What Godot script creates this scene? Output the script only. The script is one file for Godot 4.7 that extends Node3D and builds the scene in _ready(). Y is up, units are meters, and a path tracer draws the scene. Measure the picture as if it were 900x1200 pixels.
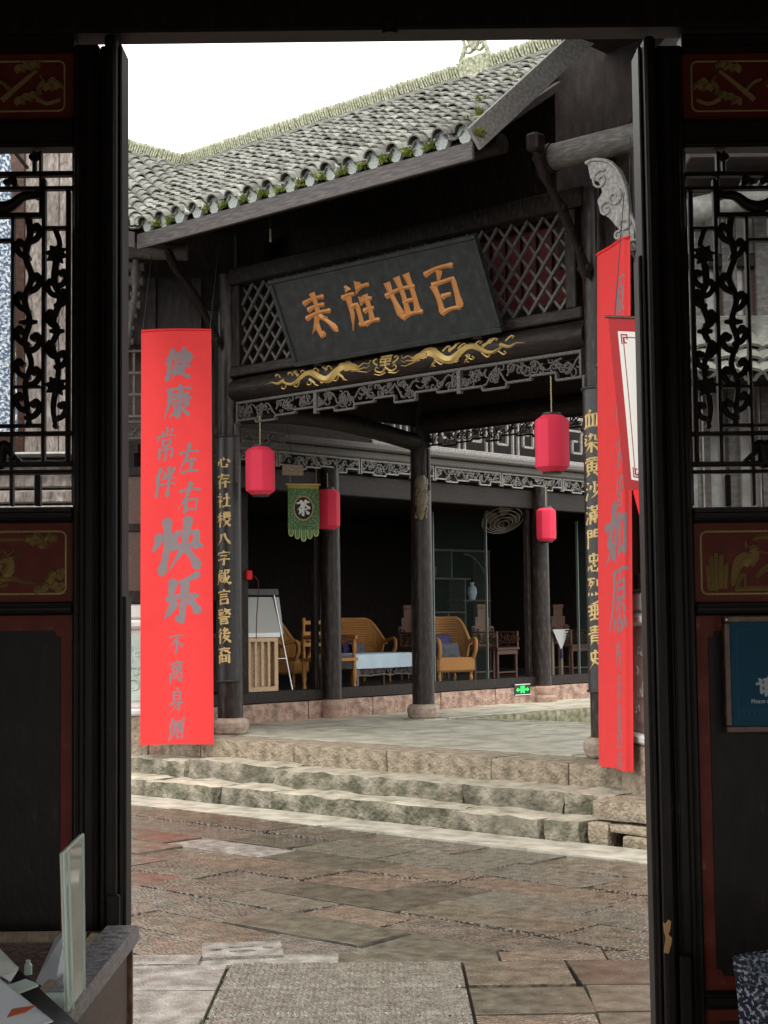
extends Node3D
# A courtyard gate seen through a dark doorway. World axes follow the gate: x along it, z towards the courtyard, y up.
const F := 1834.0            # focal length in photo pixels (900 x 1200)
const YAW := 42.736
const PLAT := 0.5            # height of the gate platform above the courtyard
const EYE := Vector3(12.35, 1.67, 10.97)
const DOOR := 3.3            # distance of the doorway from the eye
var cam_b := Basis.from_euler(Vector3(deg_to_rad(3.9335), deg_to_rad(YAW), deg_to_rad(-0.654)))
var door_xf := Transform3D(Basis(Vector3.UP, deg_to_rad(YAW)), Vector3(EYE.x, 0, EYE.z))
var rng := RandomNumberGenerator.new()
var mats := {}
var used := {}

# ---------- pixel to place ----------
func ray(px, py) -> Vector3:
	return cam_b * Vector3(px - 450.0, 600.0 - py, -F)
func onx(px, py, v) -> Vector3:
	var d := ray(px, py)
	return EYE + d * ((v - EYE.x) / d.x)
func ony(px, py, v) -> Vector3:
	var d := ray(px, py)
	return EYE + d * ((v - EYE.y) / d.y)
func onz(px, py, v) -> Vector3:
	var d := ray(px, py)
	return EYE + d * ((v - EYE.z) / d.z)
func onp(px, py, p: Vector3, n: Vector3) -> Vector3:
	var d := ray(px, py)
	return EYE + d * ((p - EYE).dot(n) / d.dot(n))
func dl(px, py, depth := DOOR) -> Vector3:   # in the doorway's own axes: x right, z towards the eye
	var d := door_xf.basis.inverse() * ray(px, py)
	var t: float = depth / -d.z
	return Vector3(d.x * t, EYE.y + d.y * t, -depth)

# ---------- mesh builder ----------
class MB:
	var v := PackedVector3Array()
	var n := PackedVector3Array()
	var uv := PackedVector2Array()
	var c := PackedColorArray()
	func tri(a: Vector3, b: Vector3, d: Vector3) -> void:   # counter-clockwise as seen from outside
		var m := (b - a).cross(d - a)
		if m.length_squared() < 1e-16: return
		m = m.normalized()
		v.append(a); v.append(d); v.append(b)
		n.append(m); n.append(m); n.append(m)
		for i in 3: uv.append(Vector2.ZERO)
	func trin(a: Vector3, b: Vector3, d: Vector3, na: Vector3, nb: Vector3, nd: Vector3) -> void:
		v.append(a); v.append(d); v.append(b)
		n.append(na); n.append(nd); n.append(nb)
		for i in 3: uv.append(Vector2.ZERO)
	func triu(a, b, d, na, nb, nd, ua, ub, ud) -> void:
		v.append(a); v.append(d); v.append(b)
		n.append(na); n.append(nd); n.append(nb)
		uv.append(ua); uv.append(ud); uv.append(ub)
	func quad(a, b, d, e) -> void:
		tri(a, b, d); tri(a, d, e)
	func box(xf: Transform3D, s: Vector3, bev := 0.0) -> void:
		var h := s * 0.5
		bev = minf(bev, minf(h.x, minf(h.y, h.z)) * 0.9)
		for ax in 3:
			for sg in [-1.0, 1.0]:
				var a1 := (ax + 1) % 3
				var a2 := (ax + 2) % 3
				var q := []
				for k in [[-1, -1], [1, -1], [1, 1], [-1, 1]]:
					var p := Vector3.ZERO
					p[ax] = sg * h[ax]; p[a1] = k[0] * (h[a1] - bev); p[a2] = k[1] * (h[a2] - bev)
					q.append(xf * p)
				if sg > 0: quad(q[0], q[1], q[2], q[3])
				else: quad(q[3], q[2], q[1], q[0])
		if bev <= 0.0: return
		var flip := xf.basis.determinant() < 0
		for ax in 3:
			var a1 := (ax + 1) % 3
			var a2 := (ax + 2) % 3
			for s1 in [-1.0, 1.0]:
				for s2 in [-1.0, 1.0]:
					var q := []
					for k in [[-1, 0], [1, 0], [1, 1], [-1, 1]]:
						var p := Vector3.ZERO
						p[ax] = k[0] * (h[ax] - bev)
						p[a1] = s1 * (h[a1] - (0.0 if k[1] == 0 else bev))
						p[a2] = s2 * (h[a2] - (bev if k[1] == 0 else 0.0))
						q.append(xf * p)
					if (s1 * s2 > 0) != flip: quad(q[0], q[3], q[2], q[1])
					else: quad(q[0], q[1], q[2], q[3])
		for sx in [-1.0, 1.0]:
			for sy in [-1.0, 1.0]:
				for sz in [-1.0, 1.0]:
					var a := xf * Vector3(sx * h.x, sy * (h.y - bev), sz * (h.z - bev))
					var b := xf * Vector3(sx * (h.x - bev), sy * h.y, sz * (h.z - bev))
					var d := xf * Vector3(sx * (h.x - bev), sy * (h.y - bev), sz * h.z)
					if sx * sy * sz > 0: tri(a, b, d)
					else: tri(a, d, b)
	func bx(x0, x1, y0, y1, z0, z1, bev := 0.0) -> void:
		box(Transform3D(Basis(), Vector3((x0 + x1) / 2.0, (y0 + y1) / 2.0, (z0 + z1) / 2.0)), Vector3(absf(x1 - x0), absf(y1 - y0), absf(z1 - z0)), bev)
	func bar(a: Vector3, b: Vector3, w: float, t: float, up := Vector3.UP, bev := 0.0) -> void:   # w across, t along up
		var z := (b - a).normalized()
		if absf(z.dot(up)) > 0.98: up = Vector3.RIGHT if absf(z.x) < 0.9 else Vector3.BACK
		var x := up.cross(z).normalized()
		box(Transform3D(Basis(x, z.cross(x), z), (a + b) / 2.0), Vector3(w, t, a.distance_to(b)), bev)
	func tube(pts: Array, rad, sides := 8, cap := true, flat := Vector3.ZERO, fl := 1.0) -> void:
		# rad: number or array; flat/fl: squash along that direction
		var m := pts.size()
		if m < 2: return
		var rings := []
		var norms := []
		var last := Vector3.ZERO
		for i in m:
			var t: Vector3 = (pts[mini(i + 1, m - 1)] - pts[maxi(i - 1, 0)]).normalized()
			var u := last
			if i == 0:
				u = flat if flat != Vector3.ZERO else (Vector3.UP if absf(t.y) < 0.9 else Vector3.RIGHT)
			u = (u - t * t.dot(u))
			if u.length() < 1e-4: u = Vector3.RIGHT.cross(t)
			u = u.normalized()
			last = u
			var w := t.cross(u)
			var r: float = rad[i] if rad is Array else rad
			var ring := []
			var nn := []
			for k in sides:
				var a := TAU * (k + 0.5) / sides
				var dir := u * sin(a) * fl + w * cos(a)
				ring.append(pts[i] + dir * r)
				nn.append((u * sin(a) / maxf(fl, 0.05) + w * cos(a)).normalized())
			rings.append(ring); norms.append(nn)
		for i in m - 1:
			for k in sides:
				var k2 := (k + 1) % sides
				trin(rings[i][k], rings[i + 1][k2], rings[i][k2], norms[i][k], norms[i + 1][k2], norms[i][k2])
				trin(rings[i][k], rings[i + 1][k], rings[i + 1][k2], norms[i][k], norms[i + 1][k], norms[i + 1][k2])
		if cap:
			for k in sides:
				var k2 := (k + 1) % sides
				tri(pts[0], rings[0][k], rings[0][k2])
				tri(pts[m - 1], rings[m - 1][k2], rings[m - 1][k])
	func lathe(prof: Array, segs: int, xf := Transform3D()) -> void:   # prof: [radius, height] from bottom to top
		for i in prof.size() - 1:
			var p0: Array = prof[i]
			var p1: Array = prof[i + 1]
			var dn := Vector2(p1[1] - p0[1], p0[0] - p1[0]).normalized()
			for k in segs:
				var a := TAU * k / segs
				var b := TAU * (k + 1) / segs
				var c0 := Vector3(cos(a), 0, sin(a))
				var c1 := Vector3(cos(b), 0, sin(b))
				var q := [xf * (c0 * p0[0] + Vector3.UP * p0[1]), xf * (c1 * p0[0] + Vector3.UP * p0[1]), xf * (c1 * p1[0] + Vector3.UP * p1[1]), xf * (c0 * p1[0] + Vector3.UP * p1[1])]
				var n0 := (xf.basis * (c0 * dn.x + Vector3.UP * dn.y)).normalized()
				var n1 := (xf.basis * (c1 * dn.x + Vector3.UP * dn.y)).normalized()
				if p0[0] > 1e-5: trin(q[0], q[2], q[1], n0, n1, n1)
				if p1[0] > 1e-5: trin(q[0], q[3], q[2], n0, n0, n1)
	func prism(poly: PackedVector2Array, depth: float, xf := Transform3D(), bulge := 0.0) -> void:   # poly in x,y; from z=0 to depth
		if Geometry2D.is_polygon_clockwise(poly): pass
		else: poly.reverse()
		var t := Geometry2D.triangulate_polygon(poly)
		for i in range(0, t.size(), 3):
			var q := []
			for k in 3: q.append(poly[t[i + k]])
			var cr: float = (q[1] - q[0]).cross(q[2] - q[0])
			if cr < 0:
				var s = q[1]; q[1] = q[2]; q[2] = s
			tri(xf * Vector3(q[0].x, q[0].y, depth), xf * Vector3(q[1].x, q[1].y, depth), xf * Vector3(q[2].x, q[2].y, depth))
			tri(xf * Vector3(q[0].x, q[0].y, 0), xf * Vector3(q[2].x, q[2].y, 0), xf * Vector3(q[1].x, q[1].y, 0))
		var m := poly.size()
		var ccw := false
		var ar := 0.0
		for i in m: ar += poly[i].cross(poly[(i + 1) % m])
		ccw = ar > 0
		for i in m:
			var a := poly[i]
			var b := poly[(i + 1) % m]
			if not ccw:
				var s := a; a = b; b = s
			quad(xf * Vector3(a.x, a.y, 0), xf * Vector3(b.x, b.y, 0), xf * Vector3(b.x, b.y, depth), xf * Vector3(a.x, a.y, depth))
	func ridge(pts: Array, wid: Array, up: Array, h: float) -> void:   # a raised stroke with a central ridge
		var m := pts.size()
		var l := []
		var r := []
		var t := []
		for i in m:
			var d: Vector3 = (pts[mini(i + 1, m - 1)] - pts[maxi(i - 1, 0)]).normalized()
			var s: Vector3 = d.cross(up[i]).normalized() * wid[i] * 0.5
			l.append(pts[i] - s); r.append(pts[i] + s); t.append(pts[i] + up[i] * h)
		for i in m - 1:
			quad(r[i], r[i + 1], t[i + 1], t[i])
			quad(t[i], t[i + 1], l[i + 1], l[i])
		tri(l[0], r[0], t[0])
		tri(r[m - 1], l[m - 1], t[m - 1])
	func grid(f: Callable, nu: int, nv: int, thick := 0.0) -> void:   # f(u, v) -> Vector3, with uv; both faces if thick
		var p := []
		for j in nv + 1:
			var row := []
			for i in nu + 1: row.append(f.call(float(i) / nu, float(j) / nv))
			p.append(row)
		var nr := []
		for j in nv + 1:
			var row := []
			for i in nu + 1:
				var du: Vector3 = p[j][mini(i + 1, nu)] - p[j][maxi(i - 1, 0)]
				var dv: Vector3 = p[mini(j + 1, nv)][i] - p[maxi(j - 1, 0)][i]
				row.append(dv.cross(du).normalized())
			nr.append(row)
		for side in (2 if thick > 0.0 else 1):
			for j in nv:
				for i in nu:
					var q := []
					for k in [[0, 0], [1, 0], [1, 1], [0, 1]]:
						var a: Vector3 = p[j + k[1]][i + k[0]]
						var m: Vector3 = nr[j + k[1]][i + k[0]]
						q.append([a - m * thick * side, m if side == 0 else -m, Vector2(float(i + k[0]) / nu, float(j + k[1]) / nv)])
					if side == 0:
						triu(q[0][0], q[2][0], q[1][0], q[0][1], q[2][1], q[1][1], q[0][2], q[2][2], q[1][2])
						triu(q[0][0], q[3][0], q[2][0], q[0][1], q[3][1], q[2][1], q[0][2], q[3][2], q[2][2])
					else:
						triu(q[0][0], q[1][0], q[2][0], q[0][1], q[1][1], q[2][1], q[0][2], q[1][2], q[2][2])
						triu(q[0][0], q[2][0], q[3][0], q[0][1], q[2][1], q[3][1], q[0][2], q[2][2], q[3][2])
	func add(o, xf: Transform3D) -> void:
		for i in o.v.size():
			v.append(xf * o.v[i]); n.append((xf.basis * o.n[i]).normalized()); uv.append(o.uv[i])
	func smooth(crease := 50.0) -> void:   # average the normals of faces that meet at less than the crease
		var cs := cos(deg_to_rad(crease))
		var at := {}
		for i in v.size():
			var k := Vector3i((v[i] * 5000.0).round())
			if not at.has(k): at[k] = []
			at[k].append(i)
		var out := n.duplicate()
		for k in at:
			for i in at[k]:
				var s := Vector3.ZERO
				for j in at[k]:
					if n[i].dot(n[j]) > cs: s += n[j]
				out[i] = s.normalized()
		n = out
	func rough(size: Vector3, seg: Vector3i, bev: float, amp: float, noise: FastNoiseLite, off: Vector3) -> void:
		# a hewn stone: box with rounded, uneven edges, base at y = 0
		var h := size * 0.5
		for ax in 3:
			var a1 := (ax + 1) % 3
			var a2 := (ax + 2) % 3
			for sg in [-1.0, 1.0]:
				var f := func(i: int, j: int) -> Vector3:
					var p := Vector3.ZERO
					p[ax] = sg * h[ax]
					p[a1] = (2.0 * i / seg[a1] - 1.0) * h[a1]
					p[a2] = (2.0 * j / seg[a2] - 1.0) * h[a2]
					var inner := Vector3(clampf(p.x, -h.x + bev, h.x - bev), clampf(p.y, -h.y + bev, h.y - bev), clampf(p.z, -h.z + bev, h.z - bev))
					var d := p - inner
					if d.length() > bev: p = inner + d.normalized() * bev
					var q := p + off
					p += Vector3(noise.get_noise_3dv(q), noise.get_noise_3dv(q + Vector3(31, 7, 3)) * 0.6, noise.get_noise_3dv(q + Vector3(5, 17, 91))) * amp
					return p + Vector3(0, h.y, 0)
				for i in seg[a1]:
					for j in seg[a2]:
						if sg > 0: quad(f.call(i, j), f.call(i + 1, j), f.call(i + 1, j + 1), f.call(i, j + 1))
						else: quad(f.call(i, j + 1), f.call(i + 1, j + 1), f.call(i + 1, j), f.call(i, j))
		smooth(42.0)
	func mesh(m: Material) -> ArrayMesh:
		var a := []
		a.resize(Mesh.ARRAY_MAX)
		a[Mesh.ARRAY_VERTEX] = v
		a[Mesh.ARRAY_NORMAL] = n
		a[Mesh.ARRAY_TEX_UV] = uv
		var out := ArrayMesh.new()
		out.add_surface_from_arrays(Mesh.PRIMITIVE_TRIANGLES, a)
		out.surface_set_material(0, m)
		return out

# ---------- nodes ----------
func numbered(called: String) -> String:
	var k: int = used.get(called, 0)
	used[called] = k + 1
	return called if k == 0 else "%s_%03d" % [called, k]
func tag(o: Node, label: String, category: String, group := "") -> Node:
	o.set_meta("label", label); o.set_meta("category", category)
	if group: o.set_meta("group", group)
	return o
func thing(called: String, label: String, category: String, xf := Transform3D(), group := "") -> Node3D:
	var o := Node3D.new()
	o.name = numbered(called)
	add_child(o)
	o.transform = xf
	tag(o, label, category, group)
	return o
func setting(called: String, xf := Transform3D()) -> Node3D:
	var o := Node3D.new()
	o.name = numbered(called)
	add_child(o)
	o.transform = xf
	o.set_meta("kind", "structure")
	return o
func part(mb: MB, called: String, m: Material, parent: Node, xf := Transform3D()) -> MeshInstance3D:
	return inst(mb.mesh(m), called, parent, xf)
func inst(me: Mesh, called: String, parent: Node, xf := Transform3D(), m: Material = null) -> MeshInstance3D:
	var o := MeshInstance3D.new()
	o.name = called if parent != self else numbered(called)
	o.mesh = me
	o.transform = xf
	if m: o.material_override = m
	parent.add_child(o, true)
	return o
func T(x: float, y: float, z: float, ry := 0.0) -> Transform3D:
	return Transform3D(Basis(Vector3.UP, deg_to_rad(ry)), Vector3(x, y, z))
func copy(o: Node3D, xf: Transform3D, label: String) -> Node3D:
	var r: Node3D = o.duplicate()
	r.name = numbered(String(o.name).rstrip("0123456789").trim_suffix("_") if used.get(String(o.name), 0) == 0 else String(o.name))
	add_child(r)
	r.transform = xf
	r.set_meta("label", label)
	return r
func curve(pts: Array, n: int) -> Array:   # smooth line through points
	var c := Curve3D.new()
	for i in pts.size():
		var t: Vector3 = (pts[mini(i + 1, pts.size() - 1)] - pts[maxi(i - 1, 0)]) / 6.0
		c.add_point(pts[i], -t, t)
	var out := []
	for i in n + 1:
		out.append(c.samplef(float(i) / n * (pts.size() - 1)))
	return out
func fade(n: int, a: float, b: float) -> Array:
	var o := []
	for i in n: o.append(lerpf(a, b, float(i) / maxi(n - 1, 1)))
	return o

# ---------- materials ----------
func lin(r: float, g: float, b: float) -> Color:
	return Color(r, g, b).linear_to_srgb()
func noise_of(freq: float, oct := 4, type := FastNoiseLite.TYPE_SIMPLEX_SMOOTH, sd := 1) -> FastNoiseLite:
	var f := FastNoiseLite.new()
	f.noise_type = type; f.frequency = freq; f.fractal_octaves = oct; f.seed = sd
	return f
func ntex(freq: float, stops: Array, oct := 4, sd := 1, size := 512, type := FastNoiseLite.TYPE_SIMPLEX_SMOOTH) -> NoiseTexture2D:
	# stops: [position, colour], colours linear
	var t := NoiseTexture2D.new()
	t.width = size; t.height = size; t.seamless = true
	t.noise = noise_of(freq, oct, type, sd)
	var g := Gradient.new()
	g.offsets = PackedFloat32Array(stops.map(func(s): return s[0]))
	g.colors = PackedColorArray(stops.map(func(s): return s[1]))
	t.color_ramp = g
	return t
func nbump(freq: float, strength: float, oct := 4, sd := 1, size := 512, type := FastNoiseLite.TYPE_SIMPLEX_SMOOTH) -> NoiseTexture2D:
	var t := NoiseTexture2D.new()
	t.width = size; t.height = size; t.seamless = true
	t.noise = noise_of(freq, oct, type, sd)
	t.as_normal_map = true; t.bump_strength = strength
	return t
func grey(v: float) -> Color:
	return Color(v, v, v)
func mat(called: String, rough: float, col = null, tex: Texture2D = null, scale := Vector3.ONE, bump: Texture2D = null, world := true, bs := 1.0) -> StandardMaterial3D:
	var m := StandardMaterial3D.new()
	m.resource_name = called
	m.roughness = rough
	if col != null: m.albedo_color = col
	if tex: m.albedo_texture = tex
	if bump:
		m.normal_enabled = true; m.normal_texture = bump; m.normal_scale = bs
	if tex or bump:
		m.uv1_triplanar = true; m.uv1_world_triplanar = world; m.uv1_scale = scale
	mats[called] = m
	return m

# ---------- brush lettering ----------
func strokes_of(ch: String) -> Array:
	return GLYPHS[ch]
func stroke_line(s: Array) -> Array:   # [points 0..1 (y down), widths 0..1]
	var p := []
	for i in range(0, s.size(), 2): p.append(Vector2(s[i], s[i + 1] - 0.09 * (s[i] - 50)) / 100.0)
	var pts := []
	for i in p.size() - 1:
		var k := maxi(3, int(p[i].distance_to(p[i + 1]) * 16.0))
		for j in k:
			var t := float(j) / k
			var q: Vector2 = p[i].lerp(p[i + 1], t)
			var d: Vector2 = p[i + 1] - p[i]
			if p.size() == 2: q += Vector2(d.y, -d.x) * 0.05 * sin(PI * t)   # a little sweep
			pts.append(q)
	pts.append(p[-1])
	var last: Vector2 = p[-1] - p[-2]
	var l := 0.0
	for i in p.size() - 1: l += p[i].distance_to(p[i + 1])
	var w := []
	var m := pts.size()
	for i in m:
		var t := float(i) / (m - 1)
		var d: Vector2 = (pts[mini(i + 1, m - 1)] - pts[maxi(i - 1, 0)]).normalized()
		var base := lerpf(1.15, 0.72, absf(d.x) ** 3.0)              # thick down strokes, thin cross strokes
		var press := 1.0 + 0.28 * exp(-t * l * 9.0) - 0.18 * sin(PI * t)  # the brush is set down heavily
		if l < 0.25: press = 0.45 + 0.85 * t if last.x > 0 else 1.15 - 0.75 * t   # dots
		elif last.x < -0.02 and last.y > 0.02: press *= 1.0 - 0.8 * smoothstep(0.45, 1.0, t)   # left sweep ends in a point
		elif last.x > 0.05 and last.y > 0.05: press *= 1.0 + 0.45 * smoothstep(0.4, 0.82, t) - 1.1 * smoothstep(0.84, 1.0, t)   # right sweep swells
		else: press *= 1.0 + 0.25 * exp(-pow((t - 0.93) * 14.0, 2.0)) - 0.35 * smoothstep(0.94, 1.0, t)
		w.append(maxf(0.12, base * press))
	return [pts, w]
func raised_text(mb: MB, ch: String, o: Vector3, ex: Vector3, ey: Vector3, width: float, h: float) -> void:
	# o: top left corner; ex, ey: across and down; raised along their normal
	var up := ey.cross(ex).normalized()
	var lift := 0.0
	for s in strokes_of(ch):
		var l := stroke_line(s)
		var pts := []
		var w := []
		var ups := []
		for i in l[0].size():
			pts.append(o + ex * l[0][i].x + ey * l[0][i].y + up * lift)
			w.append(l[1][i] * width); ups.append(up)
		mb.ridge(pts, w, ups, h)
		lift += 0.0002
func print_text(im: Image, ch: String, x0: float, y0: float, sx: float, sy: float, width: float, ink: Color, slant := 0.0) -> void:
	for s in strokes_of(ch):
		var l := stroke_line(s)
		var p: Array = l[0].map(func(q): return Vector2(x0 + (q.x - slant * (q.y - 0.5)) * sx, y0 + q.y * sy))
		for i in p.size() - 1:
			var a: Vector2 = p[i]
			var b: Vector2 = p[i + 1]
			var wa: float = l[1][i] * width * 0.5
			var wb: float = l[1][i + 1] * width * 0.5
			var r := maxf(wa, wb) + 1.0
			for y in range(maxi(0, int(minf(a.y, b.y) - r)), mini(im.get_height(), int(maxf(a.y, b.y) + r) + 1)):
				for x in range(maxi(0, int(minf(a.x, b.x) - r)), mini(im.get_width(), int(maxf(a.x, b.x) + r) + 1)):
					var q := Vector2(x, y)
					var t := clampf((q - a).dot(b - a) / maxf((b - a).length_squared(), 1e-6), 0, 1)
					var cover := clampf(lerpf(wa, wb, t) - q.distance_to(a.lerp(b, t)) + 0.5, 0, 1)
					if cover > 0: im.set_pixel(x, y, im.get_pixel(x, y).lerp(ink, cover))
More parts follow.
